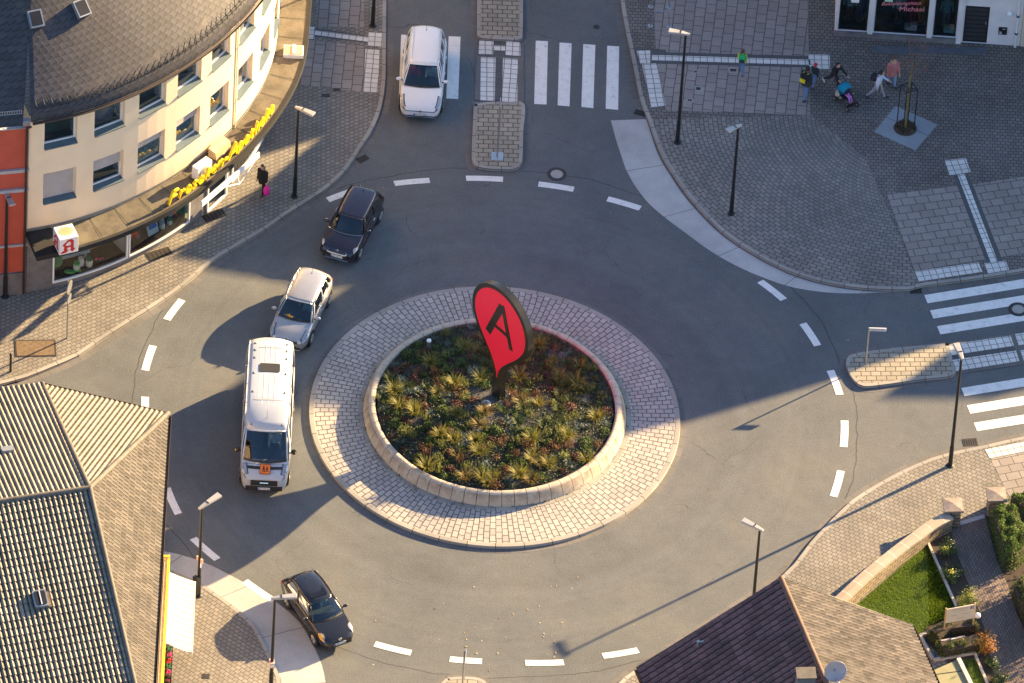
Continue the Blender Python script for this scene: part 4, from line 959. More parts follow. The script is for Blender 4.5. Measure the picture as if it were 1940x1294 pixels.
# ------------------------------------------------------------ tiled roofs with relief
def tiled_plane(name, poly, m, parent, pw=.21, amp=.045, shape='pan', lift=0.0, off=Vector((0, 0, 0)), course=.34, step=.035, k=6):
    """poly: world corners of one convex roof plane; waves run up the slope, each course lifts over the one below"""
    P = [Vector(p) for p in poly]; c = sum(P, Vector())/len(P)
    n = Vector()
    for i in range(len(P)): n += (P[i]-c).cross(P[(i+1) % len(P)]-c)
    n.normalize(); n = n if n.z > 0 else -n
    up = (Vector((0, 0, 1))-n*n.z).normalized(); u = up.cross(n)
    o = P[0]; q = [((p-o).dot(u), (p-o).dot(up)) for p in P]
    u0, u1 = min(a for a, b in q), max(a for a, b in q); vmin = min(b for a, b in q)
    nu = int((u1-u0)/pw*k); cols = []
    for i in range(nu+1):
        x = u0+1e-4+(u1-u0-2e-4)*i/nu; vs = []
        for j in range(len(q)):
            (a, b), (c2, d) = q[j], q[(j+1) % len(q)]
            if (a-x)*(c2-x) <= 0 and abs(a-c2) > 1e-9: vs.append(b+(d-b)*(x-a)/(c2-a))
        ph_ = (x/pw) % 1.0; h = amp*(math.cos(2*math.pi*ph_)**3*.6+.4*math.cos(2*math.pi*ph_))
        cols.append((x, min(vs), max(vs), h) if len(vs) > 1 else None)
    mb = MB(); pt = lambda x, v, h: o+u*x+up*v+n*(h+lift)+off
    rnd = random.Random(3)
    for A_, B_ in zip(cols[:-1], cols[1:]):
        if not A_ or not B_: continue
        lo, hi = min(A_[1], B_[1]), max(A_[2], B_[2])
        for cc in range(int((lo-vmin)/course), int((hi-vmin)/course)+1):
            c0, c1 = vmin+cc*course, vmin+(cc+1)*course
            va0, va1, vb0, vb1 = max(A_[1], c0), min(A_[2], c1), max(B_[1], c0), min(B_[2], c1)
            if va1 < va0: va0 = va1 = min(max(va0, A_[1]), A_[2])
            if vb1 < vb0: vb0 = vb1 = min(max(vb0, B_[1]), B_[2])
            if va1-va0 < 1e-4 and vb1-vb0 < 1e-4: continue
            l = lambda v: step*max(0, (c1-v)/course)
            w = [(A_[0], va0, A_[3]), (B_[0], vb0, B_[3]), (B_[0], vb1, B_[3]), (A_[0], va1, A_[3])]
            mb.add([pt(x, v, h+l(v)) for x, v, h in w], [(0, 1, 2, 3)], [(x, v-vmin+1e-4) for x, v, h in w])
            if abs(va0-c0) < 1e-6 and abs(vb0-c0) < 1e-6: mb.add([pt(A_[0], c0, A_[3]), pt(B_[0], c0, B_[3]), pt(B_[0], c0, B_[3]+step), pt(A_[0], c0, A_[3]+step)], [(0, 1, 2, 3)], [(A_[0], c0-vmin)]*4)
    return mb.build(name, m, parent)
def ridge_tiles(name, a, b, m, parent, r=.11, L=.38, off=Vector((0, 0, 0))):
    a, b = Vector(a)+off, Vector(b)+off; d = b-a; n = max(1, int(d.length/L)); mb = MB()
    for k in range(n):
        p = a+d*(k/n)+Vector((0, 0, .035)); q = a+d*((k+1.08)/n)+Vector((0, 0, .02)); mb.tube(p, q, r*.88, r, 10, True)
    return mb.build(name, m, parent, smooth=50)

M['tile_grey'] = tile('grey brown pantiles', (.235, .20, .155), .21, .34, .25, .0, groove_shade=.8)
M['tile_ridge'] = mat('ridge tiles', (.12, .105, .09), .8, var=.3)
# south-west house
h1 = thing('corner_house', 'big hipped house with ribbed grey pantile roof at the lower left', 'house', (-18, -12, 0)); O1 = -Vector(h1.location)
ZE1, ZR1 = 6.4, 9.6
apex = g(170, 925, ZR1); rdir = (g(0, 950, ZR1)-apex).normalized(); rend = apex+rdir*14
eN = g(80, 728, ZE1); eNE = g(318, 784, ZE1); eE = g(289, 1294, ZE1); dE = (eE-eNE).normalized(); eEe = eNE+dE*26
nl = g(0, 737, ZE1); dN = (nl-eN).normalized(); eNw = eN+dN*13
# hip line down on the east plane
nE = (eE-eNE).cross(apex-eNE).normalized(); ro, rdv = cP, (cF+cR*((255-IW/2)/FPX)+cU*((IH/2-1294)/FPX)); hip = ro+rdv*((apex-ro).dot(nE)/rdv.dot(nE))
hd = (hip-apex).normalized(); hipE = apex+hd*((ZE1-2.2-ZR1)/hd.z if hd.z < -.02 else 14)
tE = [eNE, eEe, hipE if (hipE-apex).length < 24 else apex+hd*18, apex]
tiled_plane('roof_north', [eNw, rend, apex, eN], M['tile_grey'], h1, off=O1, amp=.034); tiled_plane('roof_northeast', [eN, apex, eNE], M['tile_grey'], h1, off=O1, amp=.030); tiled_plane('roof_east', [eNE, apex, apex+hd*13.5, eNE+dE*17], M['tile_grey'], h1, off=O1, amp=.040)
sp = rend+(hip-apex)*1.5; tiled_plane('roof_south', [apex, rend, rend+hd*13.5, apex+hd*13.5], M['tile_grey'], h1, off=O1, amp=.038)
for a, b in ((apex, rend), (apex, eN), (apex, eNE), (apex, apex+hd*13.5)): ridge_tiles('ridge_tiles', a, b, M['tile_ridge'], h1, off=O1)
gm = MB(); 
for a, b in ((eNw, eN), (eN, eNE), (eNE, eEe)):
    d = (b-a).normalized(); n = Vector((d.y, -d.x, 0)); n = n if n.dot(a-apex) > 0 else -n
    gm.grid([[p+n*(.07-.075*math.cos(math.pi*k/6))+Vector((0, 0, -.05-.075*math.sin(math.pi*k/6)))+O1 for k in range(7)] for p in (a, b)])
gm.build('gutter', M['copper'], h1, smooth=True, solid=.012)
cen = (apex+rend+eEe)/3
def inset(p, k=.45): d = (cen-p); d.z = 0; return p+d.normalized()*k+O1
wl = MB(); ring_ = [inset(eNw), inset(eN), inset(eNE), inset(eEe)]
for a, b in zip(ring_[:-1], ring_[1:]): wl.quad(Vector((a.x, a.y, 0)), Vector((b.x, b.y, 0)), Vector((b.x, b.y, ZE1-.1)), Vector((a.x, a.y, ZE1-.1)))
M['wall_tan'] = mat('tan render', (.42, .33, .24), .9, var=.1)
wl.build('wall', M['wall_tan'], h1)
for i in range(6):
    a, b = ring_[2], ring_[3]; d = (b-a).normalized(); n = Vector((-d.y, d.x, 0)); n = n if n.x > 0 else -n; p = a+d*(1.4+2.4*i); p.z = 4.6
    w = MB().box(p+n*.02, (1.1, .1, 1.4), math.atan2(d.y, d.x)).build('window', M['white_frame'], h1); MB().box(p+n*.065, (.95, .03, 1.22), math.atan2(d.y, d.x)).build('pane', M['metal_dark'], w)
# roof openings
def on_plane(px, p0, n):
    d = cF+cR*((px[0]-IW/2)/FPX)+cU*((IH/2-px[1])/FPX); return cP+d*((Vector(p0)-cP).dot(n)/d.dot(n))
nS = (rend-apex).cross(hd).normalized(); nS = nS if nS.z > 0 else -nS
nN = (rend-apex).cross(eN-apex).normalized(); nN = nN if nN.z > 0 else -nN
def slope_box(px, p0, n, w, h, t, name, m, parent, off, lift=.03, spin=0):
    o = on_plane(px, p0, n); up = (Vector((0, 0, 1))-n*n.z).normalized(); u = up.cross(n)
    B = MB().rbox((0, 0, lift+t/2), (w, h, t), .07); me = B.mesh(name); me.transform(Matrix.Translation(o+off) @ Matrix((u, up, n)).transposed().to_4x4()); me.materials.append(m); return link(name, me, parent)
s1 = slope_box((76, 1137), apex, nS, .56, .74, .16, 'skylight', M['zinc'], h1, O1); slope_box((76, 1137), apex, nS, .44, .62, .02, 'glazing', M['metal_dark'], s1, O1, .19); slope_box((76, 1137), apex, nS, .04, .62, .02, 'glazing_bar', M['white_frame'], s1, O1, .212); slope_box((92, 1137), apex, nS, .12, .7, .04, 'flashing', M['rust'], s1, O1, .05)
slope_box((15, 857), apex, nN, .5, .42, .14, 'vent_cap', M['zinc'], h1, O1, .05)
# yellow fascia and awning on its east front
M['yellow_paint'] = mat('yellow fascia', (.80, .60, .03), .4, var=.04)
dv = Vector((dE.x, dE.y, 0)).normalized(); nv_ = Vector((-dv.y, dv.x, 0)); nv_ = nv_ if nv_.x > 0 else -nv_; az1 = math.atan2(dv.y, dv.x)
fs = g(320, 1055, 3.0); dv = (g(307, 1300, 3.0)-fs).normalized(); nv_ = Vector((-dv.y, dv.x, 0)); nv_ = nv_ if nv_.x > 0 else -nv_; az1 = math.atan2(dv.y, dv.x); t = thing('yellow_fascia', 'bright yellow shop fascia channel running along the house above the white awning', 'fascia', (fs.x, fs.y, 0), 0); fo = -Vector(t.location)
L_ = 13; mb = MB(); mb.box(fs+dv*L_/2+fo+Vector((0, 0, -.05)), (L_, .1, .34), az1); mb.box(fs+nv_*-.34+dv*.06+fo+Vector((0, 0, -.052)), (.1, .56, .33), az1)
mb.build('channel', M['yellow_paint'], t)
MB().box(fs+dv*(L_/2+.1)-nv_*.12+fo+Vector((0, 0, .02)), (L_, .10, .12), az1).build('inner_trim', M['beige'], t)
MB().box(fs+dv*L_/2-nv_*.36+fo+Vector((0, 0, -.2)), (L_, .34, .06), az1).build('ledge', M['plinth'], t)
aw = thing('awning', 'white striped fabric awning sloping out over the sunny pavement', 'awning', (fs.x, fs.y, 0), 0); ao = -Vector(aw.location)
A, B = g(319, 1083, 2.95), g(313, 1217, 2.95); C_, D_ = g(370, 1102, 2.2), g(364, 1236, 2.2)
M['awning'] = mat('cream awning cloth', (.46, .42, .37), .85, var=.05); M['awning_stripe'] = mat('beige awning stripe', (.33, .28, .22), .85, var=.03)
N_ = 24
def row(t_): a = A+(B-A)*t_; b = C_+(D_-C_)*t_; return [a+(b-a)*k/6+Vector((0, 0, -.03*math.sin(math.pi*k/6))) for k in range(7)]
mb = MB(); mb.grid([[p+ao for p in row(k/N_)] for k in range(N_+1)]); mb.build('cloth', M['awning'], aw, solid=.012)
for k in range(1, N_, 2):
    MBs = MB() if k == 1 else MBs; MBs.grid([[p+ao+Vector((0, 0, .006)) for p in row((k+q)/N_)] for q in (.3, .7)])
MBs.build('stripe', M['awning_stripe'], aw)
vl = MB(); rows = []
for k in range(97):
    b = C_+(D_-C_)*(k/96); rows.append([b+ao, b+ao+nv_*.01+Vector((0, 0, -.13-.05*abs(math.sin(k*.5))))])
vl.grid(rows).build('valance', M['awning'], aw, solid=.008)
am = MB()
for p, q in ((A, C_), (B, D_)): am.tube(p+ao+Vector((0, 0, -.08)), q+ao+Vector((0, 0, -.05)), .02)
am.tube(C_+ao, D_+ao, .025).build('arm', M['metal_grey'], aw)
# goods stand below the fascia
gs = g(318, 1262, .5); t = thing('flower_rack', 'rack of small red and dark potted plants against the lower left shop', 'rack', (gs.x, gs.y, KZ), az1)
mb = MB()
for z in (.28, .62): mb.box((0, 0, z), (1.9, .34, .04))
for x in (-.9, .9): mb.box((x, -.14, .35), (.04, .04, .7)).box((x, .14, .35), (.04, .04, .7))
mb.build('shelf', M['metal_dark'], t)
for k in range(12):
    x = -.8+.32*(k % 6); z = .66 if k < 6 else .32
    p = MB().lathe([(.06, 0), (.09, .14), (.001, .14)], (x, .04, z), 10).build('pot', M['rust'], t)
    q = MB()
    for _ in range(16): q.ball((x+random.gauss(0, .05), .04+random.gauss(0, .05), z+.2+random.gauss(0, .04)), .035, n=5, m=4)
    q.build('plant', [re_, gd, pk][k % 3], p)

# south-east house
h2 = thing('gabled_house', 'gabled house with purple and tan tile slopes at the lower right', 'house', (12, -16, 0)); O2 = -Vector(h2.location)
ZE2, ZR2 = 3.4, 7.3
rg = g(1479, 1095, ZR2); rg2 = g(1557, 1275, ZR2); dr_ = (rg2-rg).normalized(); lf = g(1206, 1265, ZE2); rt_ = g(1727, 1184, ZE2)
LEN = 15
M['tile_purple'] = tile('purple interlocking tiles', (.165, .078, .075), .30, .36, .3, .35, groove_shade=.8); M['tile_tan'] = tile('weathered tan tiles', (.16, .135, .115), .19, .34, .4, .0, moss=(.24, .20, .17), groove_shade=.7)
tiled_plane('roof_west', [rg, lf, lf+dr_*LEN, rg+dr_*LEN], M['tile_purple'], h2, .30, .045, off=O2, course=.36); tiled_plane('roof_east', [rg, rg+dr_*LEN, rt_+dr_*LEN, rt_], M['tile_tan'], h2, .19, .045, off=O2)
ridge_tiles('ridge_tiles', rg, rg+dr_*LEN, mat('red brown ridge tiles', (.14, .08, .058), .8, var=.25), h2, .12, off=O2)
mb = MB()
for a, b in ((rg, lf), (rg, rt_)): mb.tube(a+O2+Vector((0, 0, -.04)), b+O2+Vector((0, 0, -.04)), .05, n=6)
mb.build('verge_board', M['tile_ridge'], h2)
mb = MB()
for e, sg2 in ((lf, -1), (rt_, 1)):
    n = (rt_-lf); n.z = 0; n.normalize(); n *= sg2
    mb.grid([[p+n*(.05-.07*math.cos(math.pi*k/6))+Vector((0, 0, -.05-.07*math.sin(math.pi*k/6)))+O2 for k in range(7)] for p in (e, e+dr_*LEN)])
mb.build('gutter', M['copper'], h2, smooth=True, solid=.012)
wl = MB(); ins = dr_*.35; n = (rt_-lf).normalized()
a, b, c = lf+n*.45+ins, rt_-n*.45+ins, rg+ins; z0 = lambda p: Vector((p.x, p.y, 0))+O2
wl.add([z0(a), z0(b), b+O2+Vector((0, 0, .1)), c+O2+Vector((0, 0, -.25)), a+O2+Vector((0, 0, .1))], [(0, 1, 2, 3, 4)])
for p in (a, b): wl.quad(z0(p), z0(p+dr_*LEN), p+dr_*LEN+O2, p+O2)
wl.build('wall', M['wall_tan'], h2)
nW = (rg2-rg).cross(lf-rg).normalized(); nW = nW if nW.z > 0 else -nW
MB().lathe([(.001, .3), (.06, .28), (.05, 0)], on_plane((1322, 1224), rg, nW)+O2, 10).tube(on_plane((1322, 1224), rg, nW)+O2+Vector((0, 0, .22)), on_plane((1322, 1224), rg, nW)+O2+Vector((.22, .04, .26)), .035).build('vent_pipe', M['zinc'], h2)
cpos = g(1527, 1278, 7.9); ch = MB().box((cpos.x+O2.x, cpos.y+O2.y, 7.1), (.7, .55, 1.7), .12); ch.build('chimney', M['plinth'], h2); MB().box((cpos.x+O2.x, cpos.y+O2.y, 7.98), (.78, .62, .06), .12).build('chimney_cap', M['tile_ridge'], h2)
dp_ = g(1582, 1268, 7.7)
ds = thing('satellite_dish', 'grey satellite dish on a short mast above the tan roof slope', 'satellite dish', (dp_.x, dp_.y, 6.6), .25)
Mt = Matrix.Rotation(rad(52), 3, 'X'); prof = [(.02+.44*k/8, .16*((k/8)**2)-.1) for k in range(9)]
MB().lathe(prof, (0, -.05, 1.05), 28, Matrix.Rotation(rad(68), 3, 'X')).build('dish', mat('dish grey', (.33, .32, .36), .5), ds, smooth=True, solid=.015)
MB().path([(0, .12, 0), (0, .12, .95), (0, -.02, 1.05)], .03).build('mast', M['zinc'], ds); MB().path([(0, -.05, .62), (0, -.62, .95)], .016).ball((0, -.64, .98), .05).build('arm', M['zinc'], ds)
# flat annex
M['annex'] = mat('green grey flat roof', (.26, .25, .15), .9, var=.12); M['white_rail'] = mat('pale roof edge', (.62, .57, .5), .5)
ax = [g(1752, 1277, 2.6), g(1816, 1249, 2.6), g(1846, 1310, 2.6), g(1880, 1420, 2.6), g(1790, 1430, 2.6)]
an = thing('flat_roof_annex', 'low annex with flat green grey roof beside the tan slope', 'annex', (ax[0].x, ax[0].y, 0)); an_o = -Vector(an.location)
MB().prism([(p.x+an_o.x, p.y+an_o.y) for p in ax], 0, 2.5).build('wall', M['wall_tan'], an); MB().prism([(p.x+an_o.x, p.y+an_o.y) for p in ax], 2.505, 2.6).build('roof', M['annex'], an)
mb = MB()
for a, b in zip(ax[1:3], ax[2:4]): bar(mb, a+an_o+Vector((0, 0, .03)), b+an_o+Vector((0, 0, .03)), .16, .1)
mb.build('roof_edge', M['white_rail'], an)
q1, q2 = g(1762, 1279, 2.607), g(1828, 1270, 2.607); mb = MB(); bar(mb, q1+an_o, q2+an_o, .03, .01); mb.build('seam', M['black_felt'], an)

# ------------------------------------------------------------ planted centre of the roundabout
def planter_mat():
    m, nt, b = _new('sandstone planter blocks'); co = _co(nt); sp = nt.nodes.new('ShaderNodeSeparateXYZ'); nt.links.new(co, sp.inputs[0])
    c = _ramp(nt, _noise(nt, co, 4, 5), [(.3, (.40, .34, .27)), (.7, (.53, .46, .37))])
    zr = nt.nodes.new('ShaderNodeMapRange'); nt.links.new(sp.outputs[2], zr.inputs[0]); zr.inputs[1].default_value = .66; zr.inputs[2].default_value = .25; zr.inputs[3].default_value = 1; zr.inputs[4].default_value = 0
    band_ = _math(nt, 'MULTIPLY', zr.outputs[0], _math(nt, 'LESS_THAN', sp.outputs[2], .655))
    st = _ramp(nt, _noise(nt, co, 2.2, 6, .7), [(.36, (0,)*3), (.6, (1,)*3)])
    c = _mix(nt, _math(nt, 'MULTIPLY', _math(nt, 'MULTIPLY', band_, st), .8), c, (.21, .125, .075))
    nt.links.new(c, b.inputs['Base Color']); b.inputs['Roughness'].default_value = .88; _bump(nt, b, _noise(nt, co, 40, 4), .3); return m
M['planter'] = planter_mat()
pl = thing('planter_wall', 'round low planter wall of curved sandstone blocks in the middle of the roundabout', 'planter', (0, 0, 0))
M['stain'] = mat('rusty water stains', (.30, .19, .12), .9, var=.35, vs=5)
NB = 64
for k in range(NB):
    a0, a1 = 2*math.pi*k/NB+.0022, 2*math.pi*(k+1)/NB-.0022
    prof = [(5.43, .15), (5.40, .28), (5.34, .45), (5.27, .58), (5.20, .67), (5.13, .71), (5.04, .715), (4.98, .70), (4.94, .66), (4.93, .40)]
    rows = []
    for j in range(6):
        a = a0+(a1-a0)*j/5; rows.append([(r*math.cos(a), r*math.sin(a), z) for r, z in prof])
    b = MB().grid(rows, flip=False)
    for row in (rows[0], rows[-1]): b.add(row, [tuple(range(len(row)))])
    blk = b.build('block', M['planter'], pl, smooth=35)
mb = MB(); P, Q, U, V = ring('', 5.44, 5.62, .19, .185, None); mb.grid([P, Q], [[(v[1], v[0]) for v in U], [(v[1], v[0]) for v in V]], flip=True); P, Q, U, V = ring('', 5.62, 5.625, .185, .12, None); mb.grid([P, Q], [[(v[1], v[0]) for v in U], [(v[1], v[0]) for v in V]], flip=True)
struct(mb.build('planter_kerb', M['kerb']))
def soil_z(x, y): r = math.hypot(x, y); return .56+.34*max(0, 1-(r/4.9)**2)
rows = [[(r*math.cos(a), r*math.sin(a), soil_z(r*math.cos(a), r*math.sin(a))) for r in np.linspace(.01, 4.86, 14)] for a in np.linspace(0, 2*math.pi, 65)]
M['soil'] = mat('dark gravelly soil', (.05, .047, .045), .95, var=.5, vs=18, bump=1.0, bs=25)
struct(MB().grid(rows, flip=True).build('planter_soil', M['soil'], smooth='all'))
# gravel round the pin
gp = spx([(835, 740), (900, 705), (985, 722), (1010, 770), (985, 815), (900, 812), (842, 800)], .88)
ga = smooth_line([*gp, gp[0]], .2); gc = (sum(p.x for p in ga)/len(ga), sum(p.y for p in ga)/len(ga)); mb = MB()
rows = [[(gc[0]+(p.x-gc[0])*k/6, gc[1]+(p.y-gc[1])*k/6, soil_z(gc[0]+(p.x-gc[0])*k/6, gc[1]+(p.y-gc[1])*k/6)+.008) for k in range(7)] for p in ga]
o = mb.grid(rows).build('gravel_patch', M['gravel'], smooth='all'); 
if sum(f.normal.z for f in o.data.polygons) < 0: o.data.flip_normals()
struct(o)
st = MB()
for _ in range(2600):
    p = random.choice(ga); k = math.sqrt(random.random())*1.15; x, y = gc[0]+(p.x-gc[0])*k, gc[1]+(p.y-gc[1])*k; s = random.uniform(.018, .045); z = soil_z(x, y)+s*.3
    a = random.random()*6.3; v = [(x+s*math.cos(a+i*2.1)*random.uniform(.7, 1.3), y+s*math.sin(a+i*2.1)*random.uniform(.7, 1.3), z-s*.4) for i in range(3)]+[(x+random.gauss(0, .006), y, z+s*.7)]
    st.add(v, [(0, 1, 3), (1, 2, 3), (2, 0, 3)])
tag(st.build('gravel_stones', leaf('stone chips', (.05, .05, .05), (.22, .20, .18), 0, .9)), 'loose dark stone chips scattered round the base of the red pin sign', 'gravel', kind='stuff')

# pin sign: teardrop plate with thick black border
PX, PY = .10, .33; PZ = soil_z(PX, PY)-.1
pin = thing('pin_sign', 'tall red teardrop pin sign with black border and a black letter A', 'sign', (PX, PY, PZ), math.atan2(-.74, .67))
def tear(R, hc, tip, hw, n=40, slim=False):
    """closed outline: circle of radius R at height hc running down in flowing flanks to a stem of half width hw at tip"""
    pts = []
    for k in range(n+1):
        a = rad(-28)+(rad(208)-rad(-28))*k/n; pts.append((R*math.cos(a), hc+R*math.sin(a)))
    x0, z0_ = pts[-1]; fl_ = []
    for k in range(1, 17):
        t_ = k/16; b0, b1, b2, b3 = (x0, z0_), (x0+.33*R, z0_-.62*R), (-hw-(.07 if slim else .03), tip+(.62 if slim else .75)*R), (-hw, tip)
        fl_.append(tuple((1-t_)**3*p0+3*t_*(1-t_)**2*p1+3*t_*t_*(1-t_)*p2+t_**3*p3 for p0, p1, p2, p3 in zip(b0, b1, b2, b3)))
    return pts+fl_+[(-x, z) for x, z in fl_[::-1]]
R_o, HC = 1.80, 4.36
out = tear(R_o, HC, 1.05, .23); base = [(-.26, 0), (.26, 0)]
k_ = out.index(min(out, key=lambda p: (p[1], p[0])))
full = [p for p in out]; idx = len(full)//2
full = full[:57]+[(-.25, 0), (.25, 0)]+full[57:]
def plate(poly, y0, y1):
    n = len(poly); vs = [(x, y0, z) for x, z in poly]+[(x, y1, z) for x, z in poly]
    return MB().add(vs, [tuple(range(n)), tuple(range(2*n-1, n-1, -1))]+[(i, n+i, n+(i+1) % n, (i+1) % n) for i in range(n)])
M['pin_black'] = mat('black pin casing', (.018, .018, .017), .35, .2, var=.1, coat=.2); M['pin_red'] = mat('signal red face', (1.0, .010, .055), .4, var=.015)
bd = plate(full, -.15, .15).build('casing', M['pin_black'], pin)
redp = tear(R_o-.20, HC, 1.24, .008, slim=True)
for y0, y1 in ((-.162, -.151), (.151, .162)): plate(redp, y0, y1).build('red_face', M['pin_red'], pin)
def letterA(y):
    # serif-free A with a thick left stroke, as strips in the plate's plane (x, z)
    def st(p, q, w0, w1=None):
        w1 = w1 or w0; d = Vector((q[0]-p[0], q[1]-p[1])).normalized(); n = Vector((-d.y, d.x)); return [(p[0]+n.x*w0, p[1]+n.y*w0), (p[0]-n.x*w0, p[1]-n.y*w0), (q[0]-n.x*w1, q[1]-n.y*w1), (q[0]+n.x*w1, q[1]+n.y*w1)]
    mb = MB()
    for i, s_ in enumerate((st((-.70, 3.35), (.05, 5.35), .165), st((.08, 5.42), (.78, 3.42), .11, .11), st((-.42, 4.02), (.52, 4.02), .085))):
        o = .002*i; n = 4; vs = [(x, y-(.012+o), z) for x, z in s_]+[(x, y+.004, z) for x, z in s_]; mb.add(vs, [(0, 1, 2, 3), (7, 6, 5, 4)]+[(j, 4+j, 4+(j+1) % 4, (j+1) % 4) for j in range(4)])
    return mb
letterA(-.166).build('letter', M['pin_black'], pin)
for px, lab in (((958, 744), 'round white ground spotlight right of the red pin stem'), ((921, 764), 'round white ground spotlight in the shadow left of the red pin stem')):
    q = g(*px, .95); z = soil_z(q.x, q.y); t = thing('ground_spotlight', lab, 'spotlight', (q.x, q.y, z), 0, 'ground spotlights at the pin sign')
    MB().lathe([(.2, 0), (.2, .05), (.14, .07), (.001, .07)], n=20).build('rim', M['white_plain'], t); MB().lathe([(.11, .072), (.10, .10), (.05, .11), (.001, .11)], n=16).build('lens', M['metal_grey'], t)
    MB().lathe([(.05, .112), (.03, .13), (.001, .135)], n=12).build('cap', M['metal_dark'], t)
q = g(812, 657, .8); t = thing('small_bollard', 'short pale grey post among the plants at the back of the bed', 'post', (q.x, q.y, soil_z(q.x, q.y)-.02)); MB().tube((0, 0, 0), (0, 0, .52), .085, n=14).build('post', M['metal_grey'], t); MB().lathe([(.095, .5), (.095, .56), (.001, .58)], n=14).build('cap', M['white_plain'], t)

# ------------------------------------------------------------ plants
def blade(mb, o, az, ln, lean, w, curl=.6, seg=4):
    p = Vector(o); d = Vector((math.cos(az)*math.sin(lean), math.sin(az)*math.sin(lean), math.cos(lean))); sidev = Vector((-math.sin(az), math.cos(az), 0)); vs = []
    for k in range(seg+1):
        ww = w*(1-k/seg)**.7+.001; vs += [p+sidev*ww, p-sidev*ww]; p = p+d*(ln/seg); d = (d+Vector((math.cos(az)*curl/seg, math.sin(az)*curl/seg, -curl*1.1/seg))).normalized()
    mb.add(vs, [(2*k, 2*k+1, 2*k+3, 2*k+2) for k in range(seg)])
def leafq(mb, c, s, n=None, asp=.6):
    n = n or Vector((random.gauss(0, .6), random.gauss(0, .6), abs(random.gauss(.6, .5))+.1)); q = n.to_track_quat('Z', 'Y').to_matrix() @ Matrix.Rotation(random.random()*6.3, 3, 'Z')
    mb.add([Vector(c)+q @ Vector(v) for v in ((-s, 0, 0), (0, -s*asp, .1*s), (s, 0, 0), (0, s*asp, .1*s))], [(0, 1, 2, 3)])
def grass_tuft(n=110, h=.5, r=.1):
    mb = MB()
    for _ in range(n):
        a = random.random()*6.3; rr = r*math.sqrt(random.random()); blade(mb, (rr*math.cos(a), rr*math.sin(a), 0), a+random.gauss(0, .5), h*random.uniform(.6, 1.2), random.uniform(.08, .55), random.uniform(.007, .013), random.uniform(.4, 1.5))
    return mb
def clump(n=150, r=.26, h=.24, s=.035):
    mb = MB()
    for _ in range(n):
        a = random.random()*6.3; u = math.sqrt(random.random()); el = 1-u*u*.8; leafq(mb, (r*u*math.cos(a), r*u*math.sin(a), h*el*random.uniform(.45, 1.05)), s*random.uniform(.6, 1.3))
    return mb
def rosette(n=16, L=.18, heads=4, r=.12):
    mb = MB()
    for _ in range(heads):
        o = (random.gauss(0, r), random.gauss(0, r), random.uniform(.0, .08))
        for k in range(n): blade(mb, o, 6.28*k/n+random.gauss(0, .1), L*random.uniform(.7, 1.1), random.uniform(.5, 1.15), .014, .25, 2)
    return mb
def sprigs(n=40, h=.35, r=.2):
    mb = MB()
    for _ in range(n):
        a = random.random()*6.3; rr = r*math.sqrt(random.random()); o = Vector((rr*math.cos(a), rr*math.sin(a), 0)); d = Vector((random.gauss(0, .25), random.gauss(0, .25), 1)).normalized(); L = h*random.uniform(.5, 1.1)
        for k in range(6): leafq(mb, o+d*L*(.35+.65*k/5), .022*random.uniform(.7, 1.3))
        mb.tube(o, o+d*L, .004, .002, 3, False)
    return mb
KINDS = {
 'grass_tuft': (lambda: grass_tuft(120, .52, .11), leaf('straw yellow grass', (.10, .12, .02), (.32, .27, .05), .35), 'feathery yellow green grass tuft', 'grass'),
 'brown_grass': (lambda: grass_tuft(100, .42, .15), leaf('amber grass', (.15, .115, .03), (.30, .21, .06), .3), 'amber brown grass clump', 'grass'),
 'green_grass': (lambda: grass_tuft(100, .36, .14), leaf('olive grass', (.03, .06, .012), (.11, .14, .03), .3), 'olive green grass clump', 'grass'),
 'red_sedum': (lambda: clump(320, .26, .2, .032), leaf('wine red leaves', (.045, .014, .016), (.16, .055, .045), .25), 'low wine red leafy clump', 'plant'),
 'russet_plant': (lambda: sprigs(60, .3, .24), leaf('russet leaves', (.13, .055, .025), (.27, .13, .05), .25), 'russet brown upright plant', 'plant'),
 'green_cushion': (lambda: clump(290, .26, .24, .035), leaf('fresh green leaves', (.035, .075, .012), (.11, .16, .03), .3), 'rounded green leafy cushion', 'plant'),
 'lime_plant': (lambda: sprigs(60, .3, .2), leaf('lime leaves', (.12, .16, .03), (.28, .27, .07), .35), 'small lime green bushy plant', 'plant'),
 'silver_plant': (lambda: rosette(16, .17, 7, .11), leaf('silver blue leaves', (.07, .10, .09), (.18, .23, .20), .15), 'silvery blue spiky rosette plant', 'plant')}
proto = {}
for k, (fn, m, lab, cat) in KINDS.items(): proto[k] = [fn().mesh(k) for _ in range(4)]; [me.materials.append(m) for me in proto[k]]
def plant(kind, x, y, z, sc, lab=None, group=None):
    o = bpy.data.objects.new(kind, random.choice(proto[kind])); COL.objects.link(o); o.location = (x, y, z); o.rotation_euler = (random.gauss(0, .08), random.gauss(0, .08), random.random()*6.3); o.scale = (sc*random.uniform(.9, 1.1), sc*random.uniform(.9, 1.1), sc*random.uniform(.85, 1.15))
    return tag(o, lab, KINDS[kind][3], group)
taken = []; cnt = 0
def where(x, y):
    a = 'back' if y > 1.6 else ('front' if y < -1.6 else 'middle'); b = 'left' if x < -1.5 else ('right' if x > 1.5 else 'centre'); return a+' '+b
def bed_plant(kind, x, y, sc): 
    global cnt; cnt += 1; taken.append((x, y, sc*.2)); w = where(x, y); plant(kind, x, y, soil_z(x, y)-.015, sc, '%s in the %s of the round bed' % (KINDS[kind][2], w), '%ss in the %s of the round bed' % (KINDS[kind][2], w))
